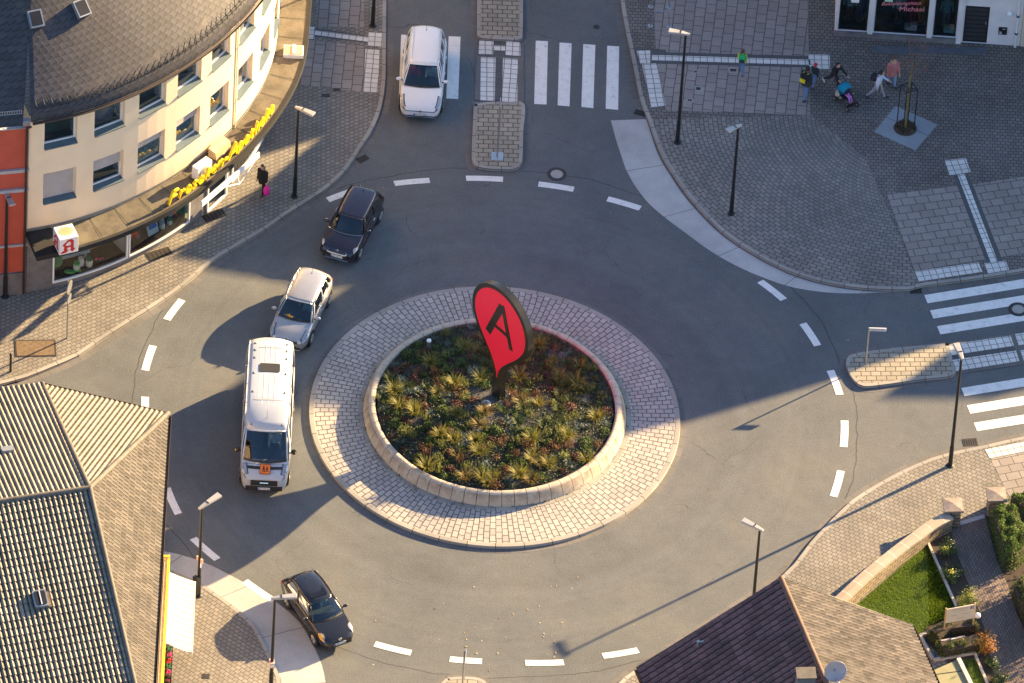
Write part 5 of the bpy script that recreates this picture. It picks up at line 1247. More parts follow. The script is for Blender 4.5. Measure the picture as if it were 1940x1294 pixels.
for px in [(985, 722), (829, 750), (862, 735), (757, 770), (787, 785), (910, 722), (1100, 695), (1022, 772), (1130, 790), (835, 828), (860, 838), (908, 862), (1010, 838), (915, 905), (935, 903), (808, 885), (1007, 868), (1112, 868), (984, 900), (815, 690), (880, 660), (1060, 720), (1075, 830), (900, 840), (925, 915), (1040, 880), (745, 740), (1095, 730), (1020, 655), (865, 790)]:
    q = g(*px, .75); bed_plant('grass_tuft', q.x, q.y, random.uniform(.85, 1.25))
random.seed(21); kinds = ['red_sedum']*5+['green_cushion']*8+['silver_plant']*6+['green_grass']*7+['russet_plant']*2+['brown_grass']*2+['lime_plant']*5
tries = 0
while cnt < 292 and tries < 9000:
    tries += 1; r = 4.72*math.sqrt(random.random()); a = random.random()*6.3; x, y = r*math.cos(a), r*math.sin(a)
    if any((x-p)**2+(y-q)**2 < (.16+s_)**2*.8 for p, q, s_ in taken): continue
    ig = min((Vector((x, y))-p).length for p in ga) ; inside = (Vector((x, y))-Vector(gc)).length < .9
    if inside and random.random() < .88: continue
    kd = random.choice(kinds)
    if y < -1.2 and kd == 'green_grass': kd = random.choice(('lime_plant', 'russet_plant', 'green_cushion'))
    bed_plant(kd, x, y, random.uniform(.75, 1.3))
gcv = MB()
for _ in range(34000):
    r = 4.86*math.sqrt(random.random()); a = random.random()*6.3; x, y = r*math.cos(a), r*math.sin(a)
    if (Vector((x, y))-Vector(gc)).length < 1.1 and random.random() < .93: continue
    if _noise_cell(x, y) if False else (math.sin(x*2.3+1.1*math.sin(y*1.7))*math.sin(y*2.1+x*.7) < -.6): continue
    leafq(gcv, (x, y, soil_z(x, y)+random.uniform(.01, .17)), random.uniform(.022, .05))
tag(gcv.build('ground_cover', leaf('dark ground cover', (.016, .034, .012), (.06, .085, .03), .2)), 'low dark green ground cover between the clumps of the round bed', 'ground cover', kind='stuff')
wd_ = MB()
for k in range(90):
    a = random.random()*6.3; r = random.choice((5.46, 5.63, 5.44)); 
    for _ in range(9): leafq(wd_, (r*math.cos(a)+random.gauss(0, .05), r*math.sin(a)+random.gauss(0, .05), .2+abs(random.gauss(0, .04))), random.uniform(.015, .035))
tag(wd_.build('joint_weeds', leaf('weed leaves', (.04, .035, .012), (.13, .09, .03), .2)), 'small weeds growing in the joint at the foot of the planter wall', 'weeds', kind='stuff')
lv = MB(); random.seed(5)
for _ in range(80):
    px = (random.uniform(0, 1940), random.uniform(300, 1294)); z = .014
    if random.random() < .55: px = (random.gauss(900, 260), random.gauss(1190, 60))
    q = g(*px, z); r = math.hypot(q.x, q.y)
    if r < 7.9: z = .2
    elif r > 15.5: z = KZ+.02
    if 5 < r < 7.6 or r > 7.9: leafq(lv, (q.x, q.y, z), random.uniform(.02, .06), Vector((random.gauss(0, .15), random.gauss(0, .15), 1)))
tag(lv.build('fallen_leaves', leaf('fallen leaves', (.30, .16, .04), (.62, .50, .30), .1)), 'scattered fallen leaves on the road and pavements', 'leaves', kind='stuff')

# ------------------------------------------------------------ street lamps
def lamp(base, top, head, label, arm=None, plate=None):
    """base and top of the pole and end of the head, as the photograph shows them"""
    b = g(*base, KZ); hs = [(abs(pxy(b+Vector((0, 0, h)))[1]-top[1]), h) for h in np.arange(3, 8, .02)]; H = min(hs)[1]
    tp = b+Vector((0, 0, H)); he = g(*head, tp.z+.12); d = he-tp; d.z = 0; L = max(.55, min(1.0, d.length)); az = math.atan2(d.y, d.x)
    t = thing('street_lamp', label, 'street lamp', b, az, 'dark street lamps round the roundabout')
    MB().tube((0, 0, -.02), (0, 0, 1.1), .095, .09, 10).tube((0, 0, 1.1), (0, 0, H), .075, .05, 10).build('pole', M['metal_dark'], t, smooth=40)
    MB().lathe([(.17, 0), (.17, .02), (.11, .05), (.10, .06)], n=14).build('foot_collar', M['metal_dark'], t)
    z = H+.03; h = MB().add([(-.16, -.06, z-.02), (L*.25, -.10, z), (L, -.15, z+.02), (L, .15, z+.02), (L*.25, .10, z), (-.16, .06, z-.02), (-.16, -.05, z+.06), (L*.25, -.09, z+.10), (L, -.13, z+.11), (L, .13, z+.11), (L*.25, .09, z+.10), (-.16, .05, z+.06)],
                             [(0, 5, 4, 1), (1, 4, 3, 2), (6, 7, 10, 11), (7, 8, 9, 10), (0, 1, 7, 6), (1, 2, 8, 7), (2, 3, 9, 8), (3, 4, 10, 9), (4, 5, 11, 10), (5, 0, 6, 11)])
    hd_ = h.build('lamp_head', M['lamp'], t, bevel=.012)
    MB().box((L*.62, 0, z+.012), (L*.6, .2, .012)).build('glass', M['white_frame'], hd_)
    MB().box((L*.3, 0, z+.105), (.05, .2, .015)).build('latch', M['metal_dark'], hd_)
    return t, H
M['lamp'] = mat('warm grey lamp head', (.42, .40, .38), .4, .3, var=.06)
lamp((558, 372), (565, 207), (595, 216), 'street lamp on the north-west pavement beside the woman with the pink bag')
lamp((706, 49), (714, -160), (745, -150), 'street lamp at the top edge of the photo left of the white car')
lamp((1283, 270), (1298, 66), (1267, 57), 'tall street lamp on the plaza whose sunlit head is beside the bicycle stands')
lamp((1385, 405), (1398, 241), (1378, 247), 'street lamp on the fan cobbles right of the long concrete apron')
lamp((1800, 882), (1821, 678), (1811, 650), 'tall street lamp on the sunny south-east kerb by the east zebra crossing')
lamp((1422, 1200), (1437, 1004), (1407, 984), 'street lamp half hidden behind the purple roof')
tg, Hg = lamp((376, 1128), (386, 962), (416, 936), 'street lamp with a stack of small signs beside the white awning')
th, Hh = lamp((513, 1310), (525, 1135), (562, 1128), 'street lamp with one pink plate at the bottom edge in front of the black car')
lamp((10, 562), (13, 372), (24, 388), 'dark street lamp standing close to the red house')
M['plate_pink'] = mat('sun-bleached sign plate', (.62, .40, .36), .6, var=.1)
p = MB().box((.0, 0, 2.05), (.06, .34, .22)).build('plate', M['plate_pink'], tg); MB().box((0, .0, 1.78), (.06, .16, .26)).build('plate', M['white_frame'], tg)
MB().box((-.16, 0, .7), (.16, .26, .9)).build('switch_box', M['metal_dark'], tg)
p = MB().box((.0, 0, 1.62), (.2, .30, .26)).build('plate', M['plate_pink'], th); MB().box((0, -.155, 1.62), (.16, .01, .16)).build('picture', M['white_frame'], p)

# ------------------------------------------------------------ signs, posts, stands
def post(base, h, z=KZ, r=.035, name='sign_post', label='', cat='sign', rz=0, m='metal_grey', group=None):
    b = g(*base, z); t = thing(name, label, cat, b, rz, group); MB().tube((0, 0, -.02), (0, 0, h), r, n=8).build('post', M[m], t, smooth=40); return t
t = post((127, 641), 3.3, label='round traffic sign seen edge-on with a plate below, on the sunny pavement', rz=rad(75))
for z, r in ((2.95, .32), (2.3, .24)):
    MB().lathe([(.001, .012), (r, .012), (r, -.012), (.001, -.012)], (0, -.06, z), 28, Matrix.Rotation(rad(90), 3, 'X')).build('sign_disc', M['metal_grey'], t)
t = post((1640, 690), 2.1, z=.13, label='street name sign on a thin post on the east traffic island', rz=rad(3))
a = MB().box((.36, 0, 2.02), (.72, .03, .17)).build('name_plate', M['white_plain'], t); M['black_text'] = mat('black lettering', (.02, .02, .02), .5)
text_obj('lettering', 'Hauptstraße', .12, M['black_text'], Matrix.Translation((.36, -.018, 1.98)) @ Matrix.Rotation(rad(90), 4, 'X'), a)
t = post((942, 296), 3.1, z=.13, label='grey sign post on the lower north traffic island with its sign edge-on', rz=rad(92), name='sign_post')
MB().box((0, 0, 2.55), (.62, .03, 1.1)).build('sign_panel', M['metal_grey'], t); MB().box((0, 0, .006), (.5, .5, .012)).build('base_plate', M['metal_grey'], t)
t = post((876, 1300), 2.05, z=.13, label='grey sign post on the south traffic island with its disc edge-on', rz=rad(86)); MB().lathe([(.001, .012), (.3, .012), (.3, -.012), (.001, -.012)], (0, -.05, 1.75), 24, Matrix.Rotation(rad(90), 3, 'X')).build('sign_disc', M['metal_grey'], t)
t = post((20, 704), 1.0, label='short dark bollard at the left edge of the sunny pavement', cat='bollard', name='bollard', m='metal_dark', r=.05); MB().lathe([(.055, .98), (.06, 1.02), (.001, 1.05)], n=10).build('cap', M['metal_dark'], t)

def rack(px0, px1, label):
    a, b = g(*px0, KZ), g(*px1, KZ); d = (b-a); L = d.length; t = thing('bicycle_stand', label, 'bicycle stand', (a+b)/2, math.atan2(d.y, d.x), 'tubular bicycle stands on the plaza'); h = .85
    MB().path([(-L/2, 0, 0), (-L/2+.16, 0, h), (L/2-.08, 0, h), (L/2, 0, 0)], .028).build('hoop', mat('blue grey tube', (.22, .26, .32), .5, .4), t)
    for x in (-L/2, L/2): MB().lathe([(.12, 0), (.12, .012), (.06, .025), (.03, .025)], (x, 0, 0), 12).build('foot_plate', M['metal_grey'], t)
rack((1232, 49), (1268, 51), 'complete bicycle stand hoop on the plaza slabs above the lamp head'); rack((1233, 13), (1268, 14.5), 'bicycle stand cut off by the top edge of the photo')
# young tree in its guard
tc = g(1715, 243, KZ); rzT = rad(30)
struct(sheet('tree_plate', [g2(1656, 250, KZ+.004), g2(1697, 201, KZ+.004), g2(1776, 236, KZ+.004), g2(1734, 285, KZ+.004)], KZ+.006, pave('blue grey tree plate', (.26, .29, .32), (.28, .31, .34), (.12, .13, .14), 1.15, 9, .02, 0, stain=.2)))
mb = MB().lathe([(.001, .06), (.44, .05), (.5, 0)], (tc.x, tc.y, KZ+.008), 24); struct(mb.build('tree_pit', M['bark'], smooth='all'))
tr = thing('young_tree', 'bare young tree with mossy trunk rising from a round pit on the plaza', 'tree', (tc.x, tc.y, KZ+.02))
random.seed(11); tk = MB(); tw = MB()
tk.path([(0, 0, 0), (.015, .01, 1.2), (.0, .0, 2.4), (.03, .0, 3.1)], .05, 8).tube((.03, 0, 3.1), (.05, .02, 4.0), .035, .02)
def branch(p, d, L, r, dep):
    q = p+d*L; tw.tube(p, q, r, r*.65, 4, False)
    if dep == 0: return
    for _ in range(random.choice((2, 3, 3))):
        dd = (d+Vector((random.gauss(0, .5), random.gauss(0, .5), random.gauss(.12, .25)))).normalized(); branch(p+d*L*random.uniform(.45, 1), dd, L*random.uniform(.55, .8), r*.62, dep-1)
for k in range(8):
    z = 2.7+.16*k; a = k*2.4; branch(Vector((.02, 0, z)), Vector((math.cos(a)*.8, math.sin(a)*.8, .85)).normalized(), random.uniform(.5, .8), .024, 3)
tk.build('trunk', mat('mossy bark', (.16, .14, .055), .9, var=.3, vs=8), tr, smooth=50); tw.build('crown', mat('bare twigs', (.15, .085, .07), .9), tr)
gd_ = thing('tree_guard', 'dark metal tree guard of four posts and a top frame round the young tree', 'tree guard', (tc.x, tc.y, KZ+.02), rzT)
for k in range(4):
    a = rad(45+90*k); MB().tube((.38*math.cos(a), .38*math.sin(a), 0), (.38*math.cos(a), .38*math.sin(a), 2.35), .026, n=6).build('post', M['metal_dark'], gd_)
mb = MB(); c4 = [(.38*math.cos(rad(45+90*k)), .38*math.sin(rad(45+90*k)), 2.34) for k in range(5)]
mb.path(c4, .03).tube(c4[0], c4[2], .022).tube(c4[1], c4[3], .022); mb.build('top_frame', M['metal_dark'], gd_)
cv = MB()
for _ in range(420):
    a = random.random()*6.3; r = .46*math.sqrt(random.random()); leafq(cv, (tc.x+r*math.cos(a), tc.y+r*math.sin(a), KZ+.06+random.uniform(0, .07)), random.uniform(.02, .045))
tag(cv.build('pit_litter', leaf('tree pit leaves', (.06, .035, .015), (.14, .09, .04), .1)), 'brown leaves and moss lying in the round tree pit', 'leaves', kind='stuff')

# ------------------------------------------------------------ vehicles
M['tyre'] = mat('tyre rubber', (.02, .02, .021), .85, var=.1); M['rim'] = mat('alloy rim', (.50, .50, .50), .35, .7, var=.05)
M['trim'] = mat('black plastic trim', (.025, .025, .027), .6, var=.1); M['chrome'] = mat('chrome', (.75, .75, .77), .12, 1, var=.02)
M['car_glass'] = glass('car glass', (.50, .62, .62), .6, .015); M['cabin'] = mat('dark cabin', (.035, .037, .04), .8, var=.2); M['seat'] = mat('grey seats', (.07, .075, .085), .9, var=.15)
M['lens'] = mat('headlight lens', (.36, .37, .39), .1, .35, var=.35, vs=9); M['lens_amber'] = mat('amber lens', (.85, .42, .06), .15, .1); M['bright_grille'] = mat('bright grille bars', (.50, .52, .58), .3, .3, var=.15, vs=30); M['plate'] = mat('number plate white', (.72, .72, .72), .4); M['plate_blue'] = mat('plate blue', (.02, .06, .45), .5); M['tail'] = mat('red tail lens', (.35, .01, .012), .2)
def paint(name, c, metal=0, rough=.3): return mat(name, c, rough, metal, var=.025, vs=1.5, coat=.8)
def ip(tab, x): return float(np.interp(x, [q[0] for q in tab], [q[1] for q in tab]))
class Body:
    def __init__(s, P): s.__dict__.update(P); s.hl = s.L/2
    def zt(s, x): return ip(s.top, x)
    def hw(s, x): return s.W/2*ip(s.plan, x/s.hl)
    def zb(s, x): return ip([(-s.hl, .36), (-s.hl+.35, .22), (s.hl-.5, .20), (s.hl, .27)], x)
    def sec(s, x):
        w, zt, zb = s.hw(x), s.zt(x), s.zb(x); h = zt-zb; sh = getattr(s, 'shoulder', .90)
        return [(0, zb), (w*.90, zb), (w*.975, zb+.10), (w*.995, zb+h*.42), (w*1.0, zb+h*.62), (w*.985, zt-.13*min(1, h/.5)), (w*.955, zt-.045*min(1, h/.5)), (w*sh, zt), (w*.5, zt+s.crown), (0, zt+s.crown*1.25)]
    def surf(s, x, q, side=1):
        c = s.sec(x); i = min(int(q), len(c)-2); f = q-i; return Vector((x, side*(c[i][0]*(1-f)+c[i+1][0]*f), c[i][1]*(1-f)+c[i+1][1]*f))
    def nrm(s, x, q, side):
        e = .02; a = s.surf(x+e, q, side)-s.surf(x-e, q, side); b = s.surf(x, min(8.99, q+.08), side)-s.surf(x, max(0, q-.08), side); n = a.cross(b).normalized(); o = s.surf(x, q, side)-Vector((x*.8, 0, .5))
        return n if n.dot(o) > 0 else -n
    def patch(s, x0, x1, q0, q1, side, off=.012, nx=6, nq=4, skew=0.0, rnd=False):
        rows = []
        for i in range(nx+1):
            r = []
            for j in range(nq+1):
                u, v = i/nx, j/nq
                if rnd: uu, vv = 2*u-1, 2*v-1; a, b = uu*math.sqrt(1-vv*vv/2), vv*math.sqrt(1-uu*uu/2); u, v = (a+1)/2, (b+1)/2
                x = x0+(x1-x0)*u+skew*(v-.5); q = q0+(q1-q0)*v; bul = off*(1+.6*math.sin(math.pi*i/nx)*math.sin(math.pi*j/nq)); r.append(s.surf(x, q, side)+s.nrm(x, q, side)*bul)
            rows.append(r)
        return rows
def car(P, label, px_front, zf, px_rear, zr, cat, x_rear, name='car', group=None):
    B = Body(P); a, b = g(*px_front, zf), g(*px_rear, zr); d = a-b; d.z = 0; d.normalize(); az = math.atan2(d.y, d.x)
    mid = (a-d*(B.hl-.05)+b+d*(-x_rear))/2; t = thing(name, label, cat, (mid.x, mid.y, 0.01), az, group); hl = B.hl
    print(label[:30], 'length', round((a-b).length, 2), 'expected', round(hl-.05-x_rear, 2))
    xs = sorted(set([round(x, 3) for x in list(np.linspace(-hl, hl, 34))+[hl-.04, hl-.12, -hl+.04, -hl+.12]+[P['x_wb'], P['x_rb']]]))
    N = len(B.sec(0)); mb = MB(); vs = []
    for x in xs:
        c = B.sec(x); vs += [(x, y, z) for y, z in c]+[(x, -y, z) for y, z in c[1:-1]][::-1]
    n = 2*N-2; fs = []
    for i in range(len(xs)-1):
        cab = xs[i] >= P['x_rb']-.01 and xs[i+1] <= P['x_wb']+.01
        for j in range(n):
            jj = j if j < N-1 else n-1-j
            if cab and jj >= N-3: continue
            fs.append((i*n+j, (i+1)*n+j, (i+1)*n+(j+1) % n, i*n+(j+1) % n))
    fs += [tuple(range(n)), tuple(range((len(xs)-1)*n+n-1, (len(xs)-1)*n-1, -1))]
    mb.add(vs, fs); me = mb.mesh('body'); me.materials.append(P['paint']); me.flip_normals(); body = link('body', me, t, smooth=32)
    # greenhouse
    bz = lambda x: B.zt(x); yb = lambda x: B.hw(x)*getattr(B, 'shoulder', .90)-.005
    xwb, xwt, xrt, xrb, H, yt = P['x_wb'], P['x_wt'], P['x_rt'], P['x_rb'], P['H'], P['yt']; zf_, zr_ = P.get('z_wt', H-.07), P.get('z_rt', H-.09); bow, bowt = P.get('bow', .12), P.get('bowt', .07)
    def ytx(x): return yt*ip([(xrt, P.get('ytr', .93)), (xrt+.5, 1), (xwt-.4, 1), (xwt, .96)], x)
    rl_ = P.get('roofline')
    def roofz(x):
        if rl_: return ip(rl_, x)
        u = (x-xrt)/(xwt-xrt); return zr_*(1-u)+zf_*u+4*u*(1-u)*(H-(zr_+zf_)/2)
    rows = []; rc = P.get('roof_drop', .055)
    for i in range(15):
        u = i/14; r = []
        for j in range(11):
            v = -1+2*j/10; x = xrt+(xwt-xrt)*u; xx = x+bowt*(1-v*v)*(1 if u > .5 else -1)*abs(2*u-1); r.append((xx, v*ytx(x), roofz(x)-rc*abs(v)**3))
        rows.append(r)
    rf_ = MB().grid(rows).build('roof', P.get('roof_paint', P['paint']), t, smooth='all', solid=.035)
    def side(s, tt, sd):
        xb = (xwb-.02)*(1-s)+(xrb+.03)*s; xt = xwt*(1-s)+xrt*s; Bp = Vector((xb, sd*yb(xb), bz(xb)-.012)); Tp = Vector((xt, sd*ytx(xt), roofz(xt)-rc+.004)); p = Bp*(1-tt)+Tp*tt; p.y += sd*.035*math.sin(math.pi*tt); return p
    def front(v, tt):
        b_ = Vector((xwb+bow*(1-v*v), v*yb(xwb), bz(xwb)+B.crown*(1-v*v))); T_ = Vector((xwt+bowt*(1-v*v), v*ytx(xwt), roofz(xwt)-rc*abs(v)**3)); p = b_*(1-tt)+T_*tt; return p+Vector((.02, 0, .015))*math.sin(math.pi*tt)
    def rear(v, tt):
        b_ = Vector((xrb-bow*.6*(1-v*v), v*yb(xrb), bz(xrb)+B.crown*(1-v*v))); T_ = Vector((xrt-bowt*(1-v*v), v*ytx(xrt), roofz(xrt)-rc*abs(v)**3)); p = b_*(1-tt)+T_*tt; return p+Vector((-.03, 0, .015))*math.sin(math.pi*tt)
    def panel(fn, a0, a1, t0, t1, na=8, nt=4): return [[fn(a0+(a1-a0)*i/na, t0+(t1-t0)*j/nt) for j in range(nt+1)] for i in range(na+1)]
    wins = P['wins']; fm = MB(); pil = P.get('pillar', .92)
    for sd in (1, -1):
        f = lambda s, tt: side(s, tt, sd); last = 0.0
        for w0, w1 in wins+[(1, 1)]:
            if w0 > last: fm.grid(panel(f, last, w0, 0, 1, 2), flip=sd > 0)
            if w1 > w0: fm.grid(panel(f, w0, w1, 0, .06, 4, 1), flip=sd > 0); fm.grid(panel(f, w0, w1, .93, 1, 4, 1), flip=sd > 0)
            last = w1
    for fn, fl in ((front, False), (rear, True)):
        for q0, q1 in ((-1, -pil), (pil, 1)): fm.grid(panel(fn, q0, q1, 0, 1, 2), flip=fl)
        fm.grid(panel(fn, -pil, pil, .95, 1, 6, 1), flip=fl); fm.grid(panel(fn, -pil, pil, 0, .03, 6, 1), flip=fl)
    fm.build('pillars', P.get('pillar_paint', P['paint']), t, smooth=40, solid=.03)
    ins = lambda p: Vector((p.x*.995, p.y*.992, p.z))
    MB().grid([[ins(p) for p in r] for r in panel(front, -pil, pil, .03, .95, 10)]).build('windscreen', M['car_glass'], t, smooth='all')
    rg_ = P.get('rear_glass', True)
    if rg_: MB().grid([[ins(p) for p in r] for r in panel(rear, -pil, pil, .05, .95, 10)]).build('rear_window', M['car_glass'], t, smooth='all')
    else: MB().grid([[ins(p) for p in r] for r in panel(rear, -pil, pil, .03, .95, 10)], flip=True).build('tailgate', P['paint'], t, smooth='all')
    for sd in (1, -1):
        for w0, w1 in wins: MB().grid([[ins(p) for p in r] for r in panel(lambda s, tt: side(s, tt, sd), w0+.006, w1-.006, .06, .93, 4)]).build('side_window', P.get('side_glass', M['car_glass']), t, smooth='all')
    sb = MB(); sb.grid([[front(v, .0)+Vector((.01, 0, .006)), front(v, .07)+Vector((.012, 0, .008))] for v in np.linspace(-pil, pil, 11)]); sb.build('cowl', M['trim'], t)
    for s_ in (-.1, .45): 
        a_, b_ = front(s_-.1, .06), front(s_+.45, .13); MB().tube(a_+Vector((.03, 0, .02)), b_+Vector((.03, 0, .02)), .012, n=4).build('wiper', M['trim'], t)
    # cabin
    tb = MB(); x0, x1 = xrb+.06, xwb-.02; yw = min(yb(x0), yb(x1))-.03; tb.quad((x0, -yw, .42), (x1, -yw, .42), (x1, yw, .42), (x0, yw, .42))
    zz = min(bz(x0), bz(x1))-.02
    for q in (((x0, -yw), (x1, -yw)), ((x1, yw), (x0, yw)), ((x0, yw), (x0, -yw)), ((x1, -yw), (x1, yw))): tb.quad((*q[0], .42), (*q[1], .42), (*q[1], zz), (*q[0], zz))
    cb_ = tb.build('cabin_tub', M['cabin'], t)
    MB().rbox((xwb-.32, 0, bz(xwb)-.14), (.62, 2*yw-.04, .22), .1).build('dashboard', M['cabin'], cb_)
    sx_ = P['seat_x']; zb0 = P.get('seat_z', .62)
    for k, xs_ in enumerate(P['seats']):
        for ys in ((-.36, .36) if k == 0 else P.get('rear_seats', (-.38, 0, .38))):
            sobj = MB().rbox((xs_, ys, zb0+.02), (.5, .5, .16), .08).build('seat', M['seat'], cb_)
            MB().box((xs_-.27, ys, zb0+.36), (.14, .48, .62), 0, rad(-12)).box((xs_-.35, ys, zb0+.76), (.1, .26, .18), 0, rad(-10)).build('seat_back', M['seat'], cb_, bevel=.04)
    sw = MB(); Ms = Matrix.Rotation(rad(-62), 3, 'Y')
    ringp = [Vector((.18*math.cos(a2), .18*math.sin(a2), 0)) for a2 in np.linspace(0, 6.283, 17)]
    sc_ = Vector((P['seats'][0]+.46, .36, zb0+.34)); sw.path([sc_+Ms @ p for p in ringp], .016, 5).tube(sc_, sc_+Vector((.2, 0, -.08)), .03); sw.build('steering_wheel', M['trim'], cb_)
    # wheels
    R = P['wheel_r']
    for xw in P['axles']:
        for sd in (1, -1):
            yo = sd*(B.hw(xw)-.10); Mw = Matrix.Rotation(rad(-90*sd), 3, 'X')
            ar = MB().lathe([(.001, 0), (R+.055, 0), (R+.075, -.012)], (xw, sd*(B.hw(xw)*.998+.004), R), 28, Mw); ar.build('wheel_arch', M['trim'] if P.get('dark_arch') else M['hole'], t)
            w = MB().lathe([(R*.62, .115), (R*.8, .125), (R*.95, .105), (R, .06), (R, -.08), (R*.9, -.1)], (xw, yo, R), 26, Mw).build('wheel', M['tyre'], t, smooth=40)
            rm = MB().lathe([(.001, .10), (R*.16, .105), (R*.17, .09)], (xw, yo, R), 20, Mw); rm.lathe([(R*.56, .118), (R*.63, .122), (R*.65, .10)], (xw, yo, R), 26, Mw)
            for k in range(5):
                a2 = 2*math.pi*k/5; p0, p1 = Vector((R*.12*math.cos(a2), R*.12*math.sin(a2), .10)), Vector((R*.6*math.cos(a2), R*.6*math.sin(a2), .112)); rm.tube(Vector((xw, yo, R))+Mw @ p0, Vector((xw, yo, R))+Mw @ p1, .035, .03, 5)
            rm.build('rim', M['rim'], w, smooth=40); MB().lathe([(.001, .07), (R*.6, .07)], (xw, yo, R), 20, Mw).build('hub_well', M['trim'], w)
    # mirrors
    for sd in (1, -1):
        p0 = side(.06, .02, sd); c = p0+Vector((-.02, sd*.15, .10)); MB().tube(p0+Vector((-.03, -sd*.02, 0)), c, .03, n=6).build('mirror_arm', M['trim'], t)
        mk = MB().ball(c+Vector((0, sd*.04, 0)), .115, P.get('mirror_sc', (.55, 1.05, .68)), 12, 8).build('wing_mirror', P.get('mirror_paint', P['paint']), t, smooth='all')
        MB().ball(c+Vector((-.045, sd*.04, 0)), .09, (.35, 1, .65), 10, 6).build('mirror_glass', M['chrome'], mk)
    # front end
    xf = hl
    for sd in (1, -1):
        for hk in P['headlights']:
            dx_, dq_ = .02, .09; MB().grid(B.patch(hk['x'][0]-dx_, min(hk['x'][1]+dx_*.6, hl-.005), hk['q'][0]-dq_, hk['q'][1]+dq_, sd, .007, 8, 6, hk.get('skew', 0), hk.get('round', False)), flip=sd < 0).build('headlight_bezel', M['trim'], t, smooth='all')
            m = M[hk.get('m', 'lens')]; o = MB().grid(B.patch(hk['x'][0], hk['x'][1], hk['q'][0], hk['q'][1], sd, .014, 8, 6, hk.get('skew', 0), hk.get('round', False)), flip=sd < 0).build('headlight', m, t, smooth='all')
            if 'inner' in hk: h2_ = hk['inner']; MB().grid(B.patch(h2_[0], h2_[1], h2_[2], h2_[3], sd, .03, 8, 4, hk.get('skew', 0)), flip=sd < 0).build('light_strip', M['chrome'], o, smooth='all')
    for nm, m, y, z, w, h, dx in P['front']:
        k = 12; rows = []
        for i in range(k+1):
            yy = -w/2+w*i/k+y; q = abs(yy)/(B.hw(hl)); xx = hl-.10*max(0, abs(yy)-B.hw(hl)*.8)+dx; hh = h*(1 if nm != 'oval_grille' else math.sqrt(max(.02, 1-(2*i/k-1)**4)))
            ln_ = .10 if nm == 'oval_grille' else 0; rows.append([(xx, yy, z-hh/2), (xx+.012-ln_*.4, yy, z), (xx-ln_*hh/h, yy, z+hh/2)])
        MB().grid(rows).build(nm.replace('oval_', ''), m, t, solid=.012)
    pz = P['plate_z']; pl_ = MB().box((xf+.03, 0, pz), (.02, .52, .115)).build('number_plate', M['plate'], t); MB().box((xf+.041, -.235, pz), (.004, .045, .112)).build('blue_field', M['plate_blue'], pl_)
    text_obj('plate_text', P['plate'], .10, M['black_text'], Matrix.Translation((xf+.042, .02, pz-.036)) @ Matrix.Rotation(rad(90), 4, 'Z') @ Matrix.Rotation(rad(90), 4, 'X'), pl_, .001)
    if P.get('badge'): MB().lathe([(.001, .02), (.07, .018), (.075, 0)], (xf+.012, 0, P['badge']), 18, Matrix.Rotation(rad(90), 3, 'Y')).build('badge', M['chrome'], t)
    # rear end
    for sd in (1, -1): MB().grid(B.patch(-hl+.16, -hl+.02, 4.2, 6.2, sd, .014), flip=sd < 0).build('tail_light', M['tail'], t, smooth='all')
    MB().box((-hl-.008, 0, .62), (.02, .52, .115)).build('rear_plate', M['plate'], t)
    # doors: shut lines and handles
    sl = MB()
    for xd in P['doors']:
        for sd in (1, -1): sl.grid([[B.surf(xd+dx, q, sd)+B.nrm(xd, q, sd)*.004 for q in (1.6, 2.5, 3.5, 4.5, 5.5, 6.6)] for dx in (-.008, .008)])
    sl.grid([[B.surf(xwb+bow+.02-.1*abs(v)**2+dx, 9-2.2*abs(v), 1 if v > 0 else -1)+Vector((0, 0, .004)) for v in np.linspace(-1, 1, 13)] for dx in (0, .014)])
    sl.build('shut_lines', M['trim'], body)
    for xh in P['handles']:
        for sd in (1, -1): c = B.surf(xh, 5.1, sd); MB().box(c+Vector((0, sd*.02, 0)), (.19, .035, .035)).build('door_handle', P.get('handle_paint', P['paint']), t, bevel=.01)
    sk = MB()
    for sd in (1, -1): sk.grid([[B.surf(x, q, sd)+B.nrm(x, q, sd)*.006 for q in (1.02, 1.5, 2.05)] for x in np.linspace(-hl+.3, hl-.3, 12)], flip=sd < 0)
    if P.get('skirt', True): sk.build('side_skirt', M['trim'], t)
    if P.get('rails'):
        for sd in (1, -1):
            mb2 = MB(); pts = [Vector((xrt+.1+(xwt-xrt-.35)*k/10, sd*(yt*.9), roofz(xrt+.1+(xwt-xrt-.35)*k/10)-rc*.5+.05+(-.04 if k in (0, 10) else 0))) for k in range(11)]; mb2.path(pts, .018).build('roof_rail', P['rails'], t)
    if 'antenna' in P: 
        xa = P['antenna']; MB().tube((xa, 0, roofz(xa)-.005), (xa, 0, roofz(xa)+.03), .03, .02).tube((xa, 0, roofz(xa)+.02), (xa-.22, 0, roofz(xa)+.3), .008, .005, 5).build('antenna', M['trim'], t)
    return t, B, dict(side=side, front=front, roofz=roofz, az=az, mid=mid)

